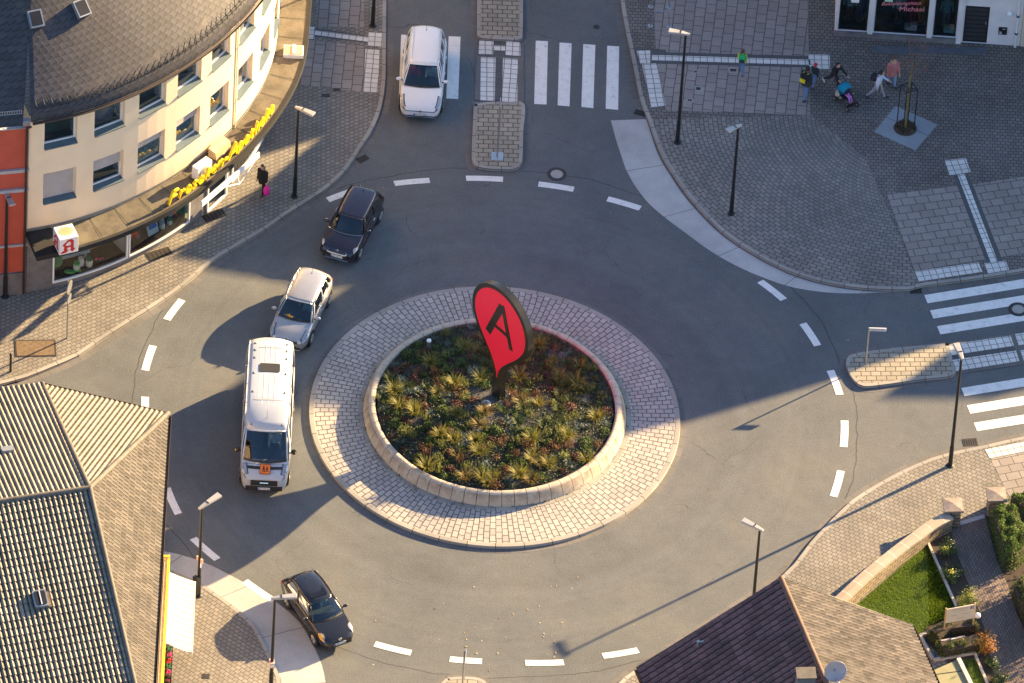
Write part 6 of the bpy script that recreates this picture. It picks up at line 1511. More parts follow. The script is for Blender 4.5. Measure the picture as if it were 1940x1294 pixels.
white = paint('white car paint', (.74, .75, .76)); dark = paint('dark aubergine paint', (.034, .024, .034), .35, .25); silver = paint('warm silver paint', (.43, .42, .42), .55, .32); black = paint('black car paint', (.012, .012, .016), .1, .25); vanw = paint('white van paint', (.46, .48, .52))
blk = M['trim']
mpv = dict(L=4.53, W=1.83, H=1.67, crown=.035, paint=white, top=[(-2.265, .85), (-2.2, 1.0), (-1.5, 1.06), (.9, 1.02), (1.35, .98), (1.9, .86), (2.2, .72), (2.265, .62)], plan=[(-1, .84), (-.96, .92), (-.8, .99), (0, 1), (.6, .995), (.8, .96), (.9, .91), (.96, .83), (1, .66)],
           x_wb=1.12, x_wt=.28, x_rt=-2.0, x_rb=-2.2, yt=.63, z_wt=1.58, z_rt=1.58, wins=[(.05, .12), (.15, .42), (.45, .70), (.735, .94)], seats=[.12, -.85], seat_x=0, seat_z=.66, wheel_r=.335, axles=(1.36, -1.42),
           headlights=[dict(x=(1.66, 2.2), q=(5.6, 7.2), skew=-.12, m='lens', inner=(1.72, 2.2, 5.7, 6.2))], front=[('grille', M['trim'], 0, .60, 1.22, .05, .006), ('grille_strip', M['chrome'], 0, .615, 1.1, .012, .018), ('lower_intake', M['trim'], 0, .335, 1.46, .07, .008), ('bumper_lip', M['chrome'], 0, .30, 1.3, .012, .02)],
           plate_z=.45, plate='SO MT 1240', badge=.62, doors=(1.0, .02, -.95), handles=(.12, -.85), rails=white, antenna=-1.75, pillar=.94)
o_mpv = o = car(mpv, 'white people carrier driving down over the zebra crossing at the top', (796, 208), .45, (808, 56), 1.60, 'car', -2.05)
minic = dict(L=3.73, W=1.69, H=1.41, crown=.03, paint=dark, top=[(-1.865, .80), (-1.8, .92), (-1.2, .97), (.55, .93), (.85, .90), (1.45, .80), (1.75, .70), (1.865, .58)], plan=[(-1, .84), (-.95, .93), (-.7, 1), (0, .98), (.55, .99), (.8, .96), (.94, .86), (1, .74)],
             x_wb=.78, x_wt=.28, x_rt=-1.52, x_rb=-1.78, yt=.62, z_wt=1.36, z_rt=1.36, roof_drop=.04, wins=[(.06, .52), (.56, .94)], pillar_paint=blk, seats=[-.1, -.95], seat_x=0, seat_z=.5, rear_seats=(-.35, .35), wheel_r=.31, axles=(1.22, -1.24), dark_arch=True, bow=.2,
             headlights=[dict(x=(1.42, 1.74), q=(5.75, 7.25), round=True)], front=[('oval_grille', M['bright_grille'], 0, .60, .90, .17, .02), ('lower_intake', M['trim'], 0, .32, 1.1, .13, .01), ('intake_bar', M['chrome'], 0, .265, 1.0, .014, .03)], plate_z=.43, plate='HSK M 417', badge=.73, doors=(.62, -.55), handles=(-.4,), antenna=-1.3, mirror_paint=dark, handle_paint=M['chrome'])
o_mini = o = car(minic, 'small dark aubergine hatchback with chrome trim entering the roundabout', (640, 480), .45, (691, 357), 1.37, 'car', -1.58); tm, Bm, fm_ = o
ch_ = MB()
for sd in (1, -1): ch_.path([fm_['side'](k/24, .02, sd)+Vector((0, sd*.012, .0)) for k in range(25)], .014, 5); ch_.path([fm_['side'](k/24, .99, sd)+Vector((0, sd*.012, .0)) for k in range(25)], .010, 5)
ch_.path([fm_['front'](v, -.02)+Vector((.02, 0, .012)) for v in np.linspace(-1, 1, 15)], .013, 5); ch_.build('chrome_line', M['chrome'], tm)
for sd in (1, -1): MB().lathe([(.001, .02), (.075, .015), (.085, 0)], (Bm.hl-.035, sd*.52, .34), 16, Matrix.Rotation(rad(90), 3, 'Y')).build('fog_light', M['lens'], tm)
skoda = dict(L=4.0, W=1.73, H=1.46, crown=.03, paint=silver, top=[(-2.0, .82), (-1.92, .95), (-1.3, 1.0), (.6, .955), (1.0, .92), (1.6, .82), (1.9, .72), (2.0, .60)], plan=[(-1, .84), (-.95, .92), (-.75, .99), (0, 1), (.6, .99), (.84, .94), (.95, .84), (1, .70)],
             x_wb=.95, x_wt=.25, x_rt=-1.65, x_rb=-1.9, yt=.61, z_wt=1.39, z_rt=1.38, wins=[(.05, .45), (.49, .77), (.80, .92)], seats=[.0, -.9], seat_x=0, seat_z=.54, wheel_r=.32, axles=(1.2, -1.27),
             headlights=[dict(x=(1.42, 1.94), q=(5.6, 7.3), skew=-.1, m='lens', inner=(1.48, 1.93, 5.7, 6.2))], front=[('grille', M['trim'], 0, .63, .92, .12, .006), ('grille_surround', M['chrome'], 0, .70, .98, .016, .016), ('lower_intake', M['trim'], 0, .32, 1.2, .12, .008), ('bumper_lip', silver, 0, .25, 1.2, .03, .03)], plate_z=.45, plate='HSK F 318', badge=.73, doors=(.85, -.12, -1.0), handles=(0, -.85), antenna=-1.4)
o_sk = o = car(skoda, 'silver hatchback glowing in the sun with a yellow leaf on its windscreen', (544, 648), .45, (594, 511), 1.42, 'car', -1.7); ts, Bs, fs_ = o
lf_ = MB(); p0 = fs_['front'](-.28, .12)+Vector((.03, 0, .03)); ly = MB()
for k in range(5): a2 = rad(-70+35*k); ly.add([p0, p0+Vector((.1*math.sin(a2-.3)*.5, .1*math.sin(a2-.3), .08*math.cos(a2))), p0+Vector((.0, .24*math.sin(a2), .24*math.cos(a2)*.8)), p0+Vector((.0, .1*math.sin(a2+.3), .1*math.cos(a2)))], [(0, 1, 2, 3)])
q = thing('maple_leaf', 'yellow maple leaf stuck at the bottom of the silver car windscreen', 'leaf', (0, 0, 0)); q.matrix_world = Matrix.Translation((fs_['mid'].x, fs_['mid'].y, .01)) @ Matrix.Rotation(fs_['az'], 4, 'Z'); ly.build('blade', mat('maple yellow', (.75, .45, .03), .7), q); MB().tube(p0, p0+Vector((.04, .03, -.10)), .008).build('stalk', mat('leaf stalk', (.5, .3, .05), .7), q)
corsa = dict(L=3.84, W=1.61, H=1.42, crown=.03, paint=black, top=[(-1.92, .80), (-1.84, .92), (-1.2, .95), (.5, .92), (.9, .88), (1.45, .78), (1.75, .68), (1.92, .55)], plan=[(-1, .84), (-.95, .92), (-.7, .99), (0, 1), (.6, .985), (.84, .92), (.95, .82), (1, .68)],
             x_wb=.85, x_wt=.2, x_rt=-1.4, x_rb=-1.75, yt=.565, z_wt=1.36, z_rt=1.34, wins=[(.05, .47), (.51, .90)], seats=[-.05, -.9], seat_x=0, seat_z=.5, rear_seats=(-.32, .32), wheel_r=.285, axles=(1.16, -1.18), bow=.16,
             headlights=[dict(x=(1.38, 1.80), q=(5.5, 7.4), m='lens', round=True, skew=-.08)], front=[('grille', M['trim'], 0, .58, .62, .07, .008), ('lower_intake', M['trim'], 0, .30, 1.1, .08, .008)], plate_z=.43, plate='HSK C 204', badge=.64, doors=(.68, -.5), handles=(-.35,), antenna=-1.1, handle_paint=M['trim'])
o_co = o = car(corsa, 'old black hatchback with sunroof turning by the south-west apron', (643, 1217), .42, (572, 1085), 1.35, 'car', -1.45); tcx, Bc, fc_ = o
z_ = fc_['roofz'](-.15)
MB().box((-.15, 0, z_-.012), (.52, .74, .03), 0, rad(-1)).build('sunroof', M['car_glass'], tcx) if False else MB().rbox((-.18, 0, z_-.006), (.5, .74, .02), .05).build('sunroof', mat('sunroof panel', (.008, .008, .01), .08), tcx)
MB().grid(Bc.patch(1.40, 1.77, 5.65, 7.2, -1, .03, 8, 6, -.08, True), flip=True).build('amber_lens', M['lens_amber'], tcx, smooth='all')
van = dict(L=6.72, W=2.06, H=2.55, crown=.04, shoulder=.955, paint=vanw, top=[(-3.36, 1.15), (-3.28, 1.25), (2.0, 1.28), (2.6, 1.25), (3.02, 1.12), (3.25, 1.0), (3.36, .86)], plan=[(-1, .93), (-.98, .97), (-.9, 1), (0, 1), (.6, .99), (.8, .965), (.9, .92), (.96, .84), (1, .68)],
           x_wb=2.58, x_wt=1.66, x_rt=-3.24, x_rb=-3.31, yt=.88, z_wt=2.16, z_rt=2.46, roofline=[(-3.24, 2.44), (-2.95, 2.53), (.35, 2.54), (.9, 2.45), (1.3, 2.32), (1.75, 2.14)], roof_drop=.07, bow=.22, bowt=.14, ytr=.97, wins=[(.045, .20), (.225, .42), (.445, .66), (.685, .93)], side_glass=mat('dark van glass', (.015, .017, .02), .06), seats=[1.45, .4, -.6, -1.6], seat_x=0, seat_z=.95, rear_seats=(-.55, 0, .55), wheel_r=.35, axles=(2.45, -1.5), pillar=.93, mirror_sc=(.5, 1.0, 1.3), mirror_paint=blk,
           headlights=[dict(x=(2.82, 3.24), q=(5.6, 7.4), m='lens', skew=-.12)], front=[('grille', M['trim'], 0, .70, 1.10, .30, .008), ('grille_bar', M['chrome'], 0, .72, .34, .05, .03), ('bumper', M['trim'], 0, .40, 1.5, .26, .012)], plate_z=.40, plate='HSK RT 644', doors=(2.4, 1.3, 0), handles=(1.5,), handle_paint=blk, antenna=1.3)
o_van = o = car(van, 'long white minibus with orange school transport sign on its bonnet', (500, 917), .55, (514, 645), 2.45, 'minibus', -3.27, name='minibus'); tv, Bv, fv = o
rz_ = fv['roofz']
MB().rbox((-1.5, 0, rz_(-1.5)+.002), (.50, .84, .03), .08).build('roof_hatch', mat('dark roof hatch', (.018, .018, .022), .7), tv)
rb = MB()
for yv in (-.62, -.42, -.2, .02, .24, .46, .64):
    for x0, x1 in ((-3.05, .3),) if abs(yv) > .5 else ((-3.05, -1.85), (-1.15, .3)):
        rb.grid([[Vector((x, yv+dy, rz_(x)-.09*abs(yv/.8)**3+hz)) for dy, hz in ((-.025, .0), (-.012, .007), (.012, .007), (.025, .0))] for x in np.linspace(x0, x1, 8)])
for yv in (-.5, -.25, 0, .25, .5): rb.grid([[Vector((x, yv+dy, rz_(x)-.09*abs(yv/.8)**3+hz)) for dy, hz in ((-.025, .0), (-.012, .009), (.012, .009), (.025, .0))] for x in np.linspace(.45, 1.0, 4)])
rb.build('roof_ribs', vanw, tv)
sm = MB()
for xx in (-2.7, .37): sm.grid([[Vector((xx+dx, y, rz_(xx)-.09*abs(y/.8)**3+.012)) for y in np.linspace(-.78, .78, 9)] for dx in (0, .018)])
for sd in (1, -1): sm.grid([[Vector((x, sd*(.735+dy), rz_(x)-.09*abs(.735/.8)**3+.012)) for dy in (0, .016)] for x in np.linspace(-3.1, .37, 10)])
sm.build('roof_seam', M['plinth'], tv)
bk_ = MB()
for k, x in enumerate((-2.95, -2.55, -2.1, -1.2, -.1)):
    for sd in (1, -1): bk_.box((x, sd*.66, rz_(x)-.04), (.10, .05, .03)).box((x+.04, sd*.63, rz_(x)-.035), (.03, .08, .03))
bk_.build('roof_fixing', M['metal_dark'], tv)
vn = MB(); vn.grid([[Bv.surf(2.92-.06*abs(v)**2+dx, 9-1.7*abs(v), 1 if v > 0 else -1)+Vector((0, 0, .012)) for v in np.linspace(-1, 1, 11)] for dx in (0, .13)]); vn.build('bonnet_vent', M['trim'], tv)
c0 = Bv.surf(3.10, 8.95, 1)+Vector((-.04, 0, .07)); tl = Matrix.Translation(c0) @ Matrix.Rotation(rad(90), 4, 'Z') @ Matrix.Rotation(rad(24), 4, 'X')
def put(mb, nm, m, par): me = mb.mesh(nm); me.transform(tl); me.materials.append(m); return link(nm, me, par)
sb_ = put(MB().rbox((0, 0, 0), (.44, .44, .015), .03), 'school_sign', M['trim'], tv); put(MB().rbox((0, 0, .008), (.40, .40, .012), .02), 'orange_field', mat('retroreflective orange', (.95, .19, .012), .4, var=.01), sb_)
fg = MB()
for x0, s_ in ((-.06, 1.0), (.075, .82)):
    fg.prism([(x0+.035*s_*math.cos(a2), .11*s_+.035*s_*math.sin(a2)) for a2 in np.linspace(0, 5.8, 10)], .012, .018); fg.prism([(x0-.035*s_, .07*s_), (x0+.035*s_, .07*s_), (x0+.05*s_, -.03*s_), (x0-.05*s_, -.03*s_)], .012, .018); fg.prism([(x0-.035*s_, -.03), (x0-.005, -.03), (x0-.02, -.15*s_), (x0-.055, -.15*s_)], .012, .018); fg.prism([(x0+.005, -.03), (x0+.035*s_, -.03), (x0+.06, -.14*s_), (x0+.03, -.14*s_)], .012, .018)
put(fg, 'children_pictogram', M['black_text'], sb_)
for sd in (1, -1):
    c = fv['side'](.06, .02, sd)+Vector((.04, sd*.26, .14)); MB().ball(c, .06, (.6, .5, .9)).build('indicator', M['lens_amber'], tv, smooth=True)
    c = Vector((1.5, sd*.62, rz_(1.5)-.02)); MB().ball(c, .05, (1.2, .8, .7)).build('marker_lamp', M['trim'], tv, smooth=True)

# ------------------------------------------------------------ people
M['skin'] = mat('skin', (.52, .30, .21), .6, var=.06); M['hair_dark'] = mat('dark hair', (.02, .014, .011), .6); M['hair_brown'] = mat('brown hair', (.10, .05, .025), .6)
def fused(name, caps, vox, parent, m, extra=None):
    """one continuous surface grown from overlapping tapered limbs, then finer pieces (fingers, features) joined on"""
    mb = MB()
    for c in caps:
        if len(c) == 3: mb.ball(c[0], c[1], c[2], 12, 8)
        else:
            p, q, r0, r1 = c; mb.tube(p, q, r0, r1, 10); mb.ball(p, r0, n=10, m=6); mb.ball(q, r1, n=10, m=6)
    me = mb.mesh(name); o = bpy.data.objects.new(name, me); COL.objects.link(o)
    r = o.modifiers.new('r', 'REMESH'); r.mode = 'VOXEL'; r.voxel_size = vox; s_ = o.modifiers.new('s', 'SMOOTH'); s_.iterations = 4; s_.factor = .5
    nm = bpy.data.meshes.new_from_object(o.evaluated_get(bpy.context.evaluated_depsgraph_get())); bpy.data.objects.remove(o); bpy.data.meshes.remove(me)
    if extra:
        bm = bmesh.new(); bm.from_mesh(nm); em = extra.mesh('x'); bm.from_mesh(em); bm.to_mesh(nm); bm.free(); bpy.data.meshes.remove(em)
    nm.name = name; nm.materials.clear(); nm.materials.append(m); return link(name, nm, parent, smooth='all')
def limb(o, L1, L2, a1, a2, out=0):
    """two-bone limb hanging from o: a1 swing of the first bone, a2 bend of the second (degrees, forward positive)"""
    d1 = Vector((math.sin(rad(a1)), math.sin(rad(out)), -math.cos(rad(a1)))).normalized(); p = Vector(o)+d1*L1
    d2 = Vector((math.sin(rad(a1+a2)), math.sin(rad(out*.3)), -math.cos(rad(a1+a2)))).normalized(); return p, p+d2*L2, d2
def person(label, loc, az, h=1.7, legs=((18, -12), (-16, -14)), arms=((20, 25), (-20, 25)), armout=(8, -8), lean=4, top=None, low=None, shoes=None, hair=None, hairlen=0, coat=.0, sit=False, group=None, hood=None, name='person', shoulders=.115, skirt=False):
    t = thing(name, label, 'person', loc, az, group); k = h
    hipz = (.53*k if not sit else .10); sp = Vector((math.sin(rad(lean)), 0, math.cos(rad(lean))))
    if not sit:  # lower the hips so that the lower foot meets the ground
        ft = [limb((0, 0, 0), .245*k, .245*k, a, b)[1].z for a, b in legs]; hipz = -min(ft)+.035*k
    hip = Vector((0, 0, hipz)); chest = hip+sp*.23*k; neck = hip+sp*.30*k; head = neck+sp*.095*k+Vector((.015*k, 0, .008*k))
    SK, TP, LW, SH = [], [], [], []; ex = MB()
    SK += [(neck-sp*.04*k, head, .030*k, .034*k), (head, .062*k, (1.08, .84, 1.12)), (head+Vector((.035*k, 0, -.03*k)), .036*k, (1, .85, .9))]
    ex.ball(head+Vector((.069*k, 0, -.012*k)), .011*k, (1.1, .7, 1.3), 6, 5)
    for sd in (1, -1): ex.ball(head+Vector((.0, sd*.053*k, -.008*k)), .013*k, (.7, .4, 1.2), 6, 5); ex.ball(head+Vector((.060*k, sd*.022*k, .006*k)), .007*k, (.6, 1, .8), 6, 5)
    TP += [(hip+Vector((0, 0, .02*k)), chest, .073*k, .086*k), (chest+Vector((0, .045*k, 0)), hip+Vector((0, .04*k, .03*k)), .07*k, .062*k), (chest+Vector((0, -.045*k, 0)), hip+Vector((0, -.04*k, .03*k)), .07*k, .062*k), (neck-sp*.02*k, chest, .045*k, .075*k)]
    if coat: 
        for sd in (1, -1): TP.append((hip+Vector((0, sd*.035*k, .04*k)), hip+Vector((.0, sd*.045*k, -coat*k)), .072*k, .08*k))
    LW.append((hip+Vector((0, .03*k, .03*k)), hip+Vector((0, -.03*k, .03*k)), .074*k, .074*k)); hands = []
    for i, sd in enumerate((1, -1)):
        s_ = neck-sp*.028*k+Vector((0, sd*shoulders*k, -.01*k)); e, w, d2 = limb(s_, .165*k, .145*k, arms[i][0], arms[i][1], armout[i])
        TP += [(chest+Vector((0, sd*.04*k, .03*k)), s_, .055*k, .047*k), (s_, e, .043*k, .034*k), (e, w, .034*k, .027*k)]
        SK.append((e, w+d2*.03*k, .02*k, .017*k)); SK.append((w+d2*.02*k, w+d2*.055*k, .02*k, .022*k))
        y_ = Vector((0, 1, 0)); nrm = d2.cross(y_).normalized()
        for f, ln in enumerate((.036, .044, .041, .032)):
            o = w+d2*.062*k+y_*(.0095*k*(f-1.5)); m_ = o+d2*ln*.55*k; ex.tube(o-d2*.012*k, m_, .0055*k, .005*k, 6); ex.tube(m_, m_+(d2*.8-nrm*.6*(1 if d2.x < 0 else -1)).normalized()*ln*.5*k, .005*k, .004*k, 6)
        th_ = w+d2*.03*k-y_*sd*.018*k; ex.tube(th_, th_+(d2*.8-y_*sd*.6)*.036*k, .007*k, .005*k, 6); hands.append(w+d2*.07*k)
        hp = hip+Vector((0, sd*.048*k, 0)); kn, an, d3 = limb(hp, .245*k, .245*k, legs[i][0], legs[i][1], sd*1.5)
        LW += [(hp, kn, .062*k, .043*k), (kn, an-d3*.01*k, .042*k, .030*k)]; SK.append((kn, an, .026*k, .02*k))
        fa = legs[i][0]+legs[i][1]; fd = Vector((math.cos(rad(fa*.75)), sd*.12, math.sin(rad(fa*.75)))).normalized(); heel = an+Vector((-.02*k, 0, -.012*k)); SH += [(heel, heel+fd*.105*k, .027*k, .024*k), (an, heel, .03*k, .028*k), (heel+fd*.06*k, heel+fd*.115*k, .026*k, .020*k)]
    body = fused('body', SK, .016*k, t, M['skin'], ex)
    fused('jacket', TP, .019*k, t, top); fused('trousers', LW, .018*k, t, low)
    fused('shoes', SH, .014*k, t, shoes or M['trim'])
    if hair or hood:
        HC_ = [(head+Vector((-.012*k, 0, .014*k)), .068*k, (1.0, .92, 1.02)), (head+Vector((-.03*k, 0, -.01*k)), .058*k, (.9, .95, 1.1))]
        if hairlen: HC_.append((head+Vector((-.045*k, 0, 0)), head+Vector((-.06*k, 0, -hairlen*k)), .05*k, .045*k))
        hm = fused('hood' if hood else 'hair', HC_, .013*k, t, hood or hair)
        # clear the face
        me = hm.data; bm = bmesh.new(); bm.from_mesh(me); bmesh.ops.delete(bm, geom=[v for v in bm.verts if (v.co-head).x > .030*k and v.co.z < head.z+.04*k], context='VERTS'); bm.to_mesh(me); bm.free()
    return t, dict(head=head, chest=chest, hip=hip, neck=neck, hands=hands, k=k, az=az)
def gp_(px, z=KZ+.012): p = g(*px, z); return (p.x, p.y, p.z)
def face_px(frm, to): a, b = g(*frm, KZ), g(*to, KZ); return math.atan2(b.y-a.y, b.x-a.x)
cloth = lambda n, c, v=.18: mat(n, c, .9, var=v, vs=7)
denim = cloth('blue jeans', (.10, .19, .36)); dkn = cloth('dark navy cloth', (.018, .022, .032)); blackc = cloth('black cloth', (.012, .012, .014)); anth = cloth('anthracite jacket', (.03, .034, .036))
whiteshoe = mat('white trainers', (.6, .6, .6), .7)
# woman in black with the pink bag
t, J = person('woman in a black hooded coat carrying a bright pink bag past the pharmacy', gp_((497, 366)), rad(-118), 1.68, ((12, -4), (-20, -8)), ((4, 10), (-4, 16)), lean=2, top=blackc, low=blackc, hair=M['hair_dark'], hairlen=.1, coat=.14)
hx = Vector(t.location)+Matrix.Rotation(t.rotation_euler.z, 3, 'Z') @ J['hands'][0]
bag = thing('carrier_bag', 'bright pink plastic carrier bag hanging from the hand of the woman in black', 'bag', (hx.x, hx.y, hx.z))
M['bag_pink'] = mat('pink plastic', (.80, .015, .30), .35, var=.15, vs=5)
prof = [(.001, -.50), (.13, -.49), (.18, -.40), (.19, -.28), (.15, -.16), (.09, -.08), (.05, -.03)]
MB().lathe(prof, (.02, 0, 0), 16, Matrix.Diagonal(Vector((.75, 1.1, 1)))).build('pouch', M['bag_pink'], bag, smooth='all')
hb_ = MB()
for sd in (1, -1): hb_.path([(.02, sd*.05, -.06), (.01, sd*.03, -.0), (0, 0, .02)], .012)
hb_.build('handle', M['bag_pink'], bag)
def backpack(t, J, m, lab, m2=None, w=.30, hh=.42):
    p = J['chest']+Vector((-.16*J['k']*.9, 0, -.02)); wp_ = Vector(t.location)+Matrix.Rotation(J['az'], 3, 'Z') @ p
    b = thing('backpack', lab, 'backpack', wp_, J['az'])
    MB().rbox((0, 0, 0), (.20, w, hh), .07).build('main_pocket', m, b, bevel=.03); MB().rbox((-.11, 0, -.06), (.08, w*.8, hh*.5), .03).build('front_pocket', m2 or m, b, bevel=.02)
    s_ = MB()
    for sd in (1, -1): s_.path([(.08, sd*w*.3, hh*.45), (.20, sd*w*.34, hh*.44), (.30, sd*w*.36, hh*.1), (.16, sd*w*.4, -hh*.42)], .018)
    s_.build('strap', m2 or m, b)
# child with yellow-green backpack
t, J = person('child in a yellow green jacket and blue jeans walking up along the tactile line', gp_((1404, 138)), rad(86), 1.34, ((16, -6), (-18, -12)), ((14, 20), (-14, 20)), top=cloth('neon yellow jacket', (.42, .48, .02)), low=denim, hair=M['hair_brown'])
backpack(t, J, cloth('emerald bag', (.01, .42, .16)), 'emerald green backpack on the child in the yellow green jacket', cloth('dark bag cloth', (.02, .05, .04)), .28, .34)
# man and child
t, J = person('man in an anthracite jacket and blue jeans beside the child with the red hood', gp_((1524, 186)), rad(60), 1.80, ((14, -4), (-10, -14)), ((25, 55), (-10, 30)), lean=6, top=anth, low=denim, hair=M['hair_dark'], coat=.06)
backpack(t, J, blackc, 'black and yellow backpack worn by the man in the anthracite jacket', cloth('yellow straps', (.6, .52, .02)), .32, .40)
person('child with a red hood and dark jacket half hidden behind the man', gp_((1541, 163)), rad(60), 1.30, ((14, -8), (-14, -8)), ((12, 20), (-14, 20)), top=cloth('petrol child jacket', (.02, .035, .045)), low=denim, hood=cloth('red hood', (.55, .02, .03)), hair=M['hair_dark'])
# woman with the pushchair
pa = face_px((1573, 165), (1608, 196))
t, J = person('woman in black with white trainers leaning forward to push the pushchair', gp_((1578, 167)), pa, 1.68, ((26, -8), (-34, -18)), ((56, 18), (56, 18)), lean=14, top=blackc, low=cloth('dark trousers', (.03, .03, .034)), shoes=whiteshoe, hair=M['hair_dark'])
w0 = Vector(gp_((1602, 196))); pc = thing('pushchair', 'pushchair with turquoise canopy and cream basket pushed by the woman in black', 'pushchair', w0, pa)
fr = MB()
for sd in (1, -1): fr.path([(-.62, sd*.25, 1.02), (-.45, sd*.25, .95), (.12, sd*.25, .38), (.42, sd*.25, .13)], .018).path([(-.42, sd*.25, .12), (-.05, sd*.25, .55)], .018).path([(-.3, sd*.25, .30), (.3, sd*.25, .22)], .014)
fr.tube((-.62, -.25, 1.02), (-.62, .25, 1.02), .02).build('frame', M['metal_dark'], pc)
for x in (-.42, .42):
    for sd in (1, -1):
        w_ = MB().lathe([(.05, .025), (.11, .03), (.125, 0), (.11, -.03), (.05, -.025)], (x, sd*.27, .125), 16, Matrix.Rotation(rad(90), 3, 'X')).build('wheel', M['tyre'], pc); MB().lathe([(.001, .028), (.06, .028), (.06, -.028), (.001, -.028)], (x, sd*.27, .125), 12, Matrix.Rotation(rad(90), 3, 'X')).build('rim', M['rim'], w_)
turq = cloth('turquoise canopy', (.0, .22, .34)); rows = []
for i in range(9):
    a = rad(15+115*i/8); rows.append([(-.16-.40*math.cos(a)*.8+.05, .27*math.sin(b_), .62+.42*math.sin(a)*abs(math.cos(b_))**.5) for b_ in np.linspace(-1.45, 1.45, 11)])
MB().grid(rows).build('canopy', turq, pc, smooth='all', solid=.015)
MB().rbox((-.02, 0, .44), (.46, .42, .06), .05).build('seat', blackc, pc); MB().box((-.26, 0, .66), (.06, .42, .5), 0, rad(-18)).build('backrest', turq, pc)
MB().rbox((-.34, 0, .34), (.36, .44, .24), .08).build('basket', cloth('cream basket', (.52, .46, .40)), pc, bevel=.03)
MB().rbox((.36, 0, .2), (.14, .4, .03), .04).build('footrest', M['metal_dark'], pc)
Rz = Matrix.Rotation(pa, 3, 'Z'); cpos_ = w0+Rz @ Vector((.02, 0, .47))
person('toddler in a dark top and lilac trousers sitting in the pushchair', cpos_, pa, .92, ((84, -72), (80, -66)), ((48, 40), (48, 40)), lean=-8, top=cloth('dark purple top', (.05, .02, .05)), low=cloth('lilac trousers', (.50, .18, .60)), shoes=cloth('pink boots', (.45, .12, .30)), hair=M['hair_brown'], sit=True)
# two women
t, J = person('woman in a white sweater and beige waist scarf striding beside the young tree', gp_((1661, 186)), rad(-10), 1.70, ((26, -6), (-26, -14)), ((30, 30), (-16, 24)), lean=8, top=cloth('white blue sweater', (.52, .58, .70)), low=cloth('grey jeans', (.27, .27, .31)), hair=M['hair_dark'])
p = J['hip']; sc_ = MB(); sc_.lathe([(.128, .10), (.135, .06), (.128, .03)], p, 18).grid([[p+Vector((.13, y-.05, .08)), p+Vector((.17, y-.05, -.12)), p+Vector((.15, y-.05, -.38))] for y in (-.07, 0, .07)]).build('scarf', cloth('beige scarf', (.48, .36, .28)), t, solid=.02, smooth='all')
backpack(t, J, dkn, 'small dark backpack on the woman in the white sweater', None, .24, .34)
t, J = person('woman in a salmon pink coat and blue jeans beside the bare young tree', gp_((1689, 163)), rad(-70), 1.70, ((12, -4), (-12, -10)), ((10, 12), (-8, 14)), lean=2, top=cloth('salmon coat', (.50, .17, .16)), low=cloth('light jeans', (.20, .30, .46)), hair=M['hair_brown'], hairlen=.08, coat=.13)
p = J['neck']; MB().lathe([(.07, -.03), (.12, .0), (.13, .05), (.10, .08)], p+Vector((-.03, 0, 0)), 16).build('fur_collar', cloth('cream fur', (.50, .38, .24)), t, smooth='all', solid=.02)

# drivers behind the windscreens
def driver(o, seat_x, y, seat_z, label, top, hair, h=1.72):
    t_, B_, f_ = o; c = Vector((f_['mid'].x, f_['mid'].y, 0))+Matrix.Rotation(f_['az'], 3, 'Z') @ Vector((seat_x, y, seat_z))
    return person(label, c, f_['az'], h, ((78, -50), (76, -46)), ((52, 30), (48, 34)), (4, -4), lean=-10, top=top, low=blackc, hair=hair, sit=True)
shirt = cloth('pale shirt', (.45, .52, .50)); wsh = cloth('white shirt', (.6, .62, .62)); gsh = cloth('sage shirt', (.30, .40, .33)); rsh = cloth('red jumper', (.40, .04, .05))
driver(o_mpv, .12, .36, .52, 'driver in a pale shirt at the wheel of the white people carrier', shirt, M['hair_dark']); driver(o_mpv, .12, -.36, .54, 'passenger in a red jumper in the white people carrier', rsh, M['hair_brown'], 1.64)
driver(o_mini, -.15, .36, .36, 'driver in dark clothes at the wheel of the aubergine hatchback', dkn, M['hair_brown'], 1.62)
driver(o_sk, -.03, .36, .36, 'driver in a sage shirt at the wheel of the silver hatchback', gsh, M['hair_dark'])
driver(o_co, -.1, .36, .34, 'driver in a light shirt at the wheel of the old black hatchback', gsh, M['hair_brown'], 1.64)
driver(o_van, 1.45, .36, 1.02, 'driver in a white shirt at the wheel of the white minibus', wsh, M['hair_dark'], 1.78)

# ------------------------------------------------------------ garden behind the stone wall
GZ = .16
def gs_(name, px, z, m, d=None): P = spx(px, z); return struct(sheet(name, P, z, m, udir=d or (P[1][0]-P[0][0], P[1][1]-P[0][1])))
gs_('lawn', [(1600, 1165), (1790, 1000), (1765, 1035), (1812, 1150), (1806, 1168), (1760, 1186), (1742, 1206), (1775, 1290), (1860, 1420), (1700, 1400), (1550, 1300)], GZ, M['lawn_base'])
gs_('flower_bed', [(1757, 1022), (1800, 1005), (1826, 1085), (1852, 1150), (1868, 1200), (1885, 1294), (1905, 1400), (1870, 1400), (1845, 1300), (1742, 1204), (1760, 1186), (1806, 1168), (1812, 1150)], GZ+.005, M['bark'])
gs_('garden_path', [(1800, 1004), (1866, 978), (1888, 1060), (1908, 1105), (1928, 1165), (1960, 1235), (2030, 1400), (1905, 1400), (1885, 1294), (1868, 1200), (1852, 1150), (1826, 1085)], GZ+.012, M['clinker'], (.35, -.93))
gs_('side_bed', [(1866, 978), (2100, 930), (2200, 1420), (2030, 1400), (1960, 1235), (1928, 1165), (1908, 1105), (1888, 1060)], GZ+.004, M['bark'])
gs_('small_lawn', [(1812, 1252), (1848, 1246), (1868, 1300), (1895, 1390), (1850, 1390)], GZ+.010, M['lawn_base'])
gs_('threshold_step', [(1818, 988), (1864, 974), (1866, 981), (1820, 995)], GZ+.03, M['stone_grey'])
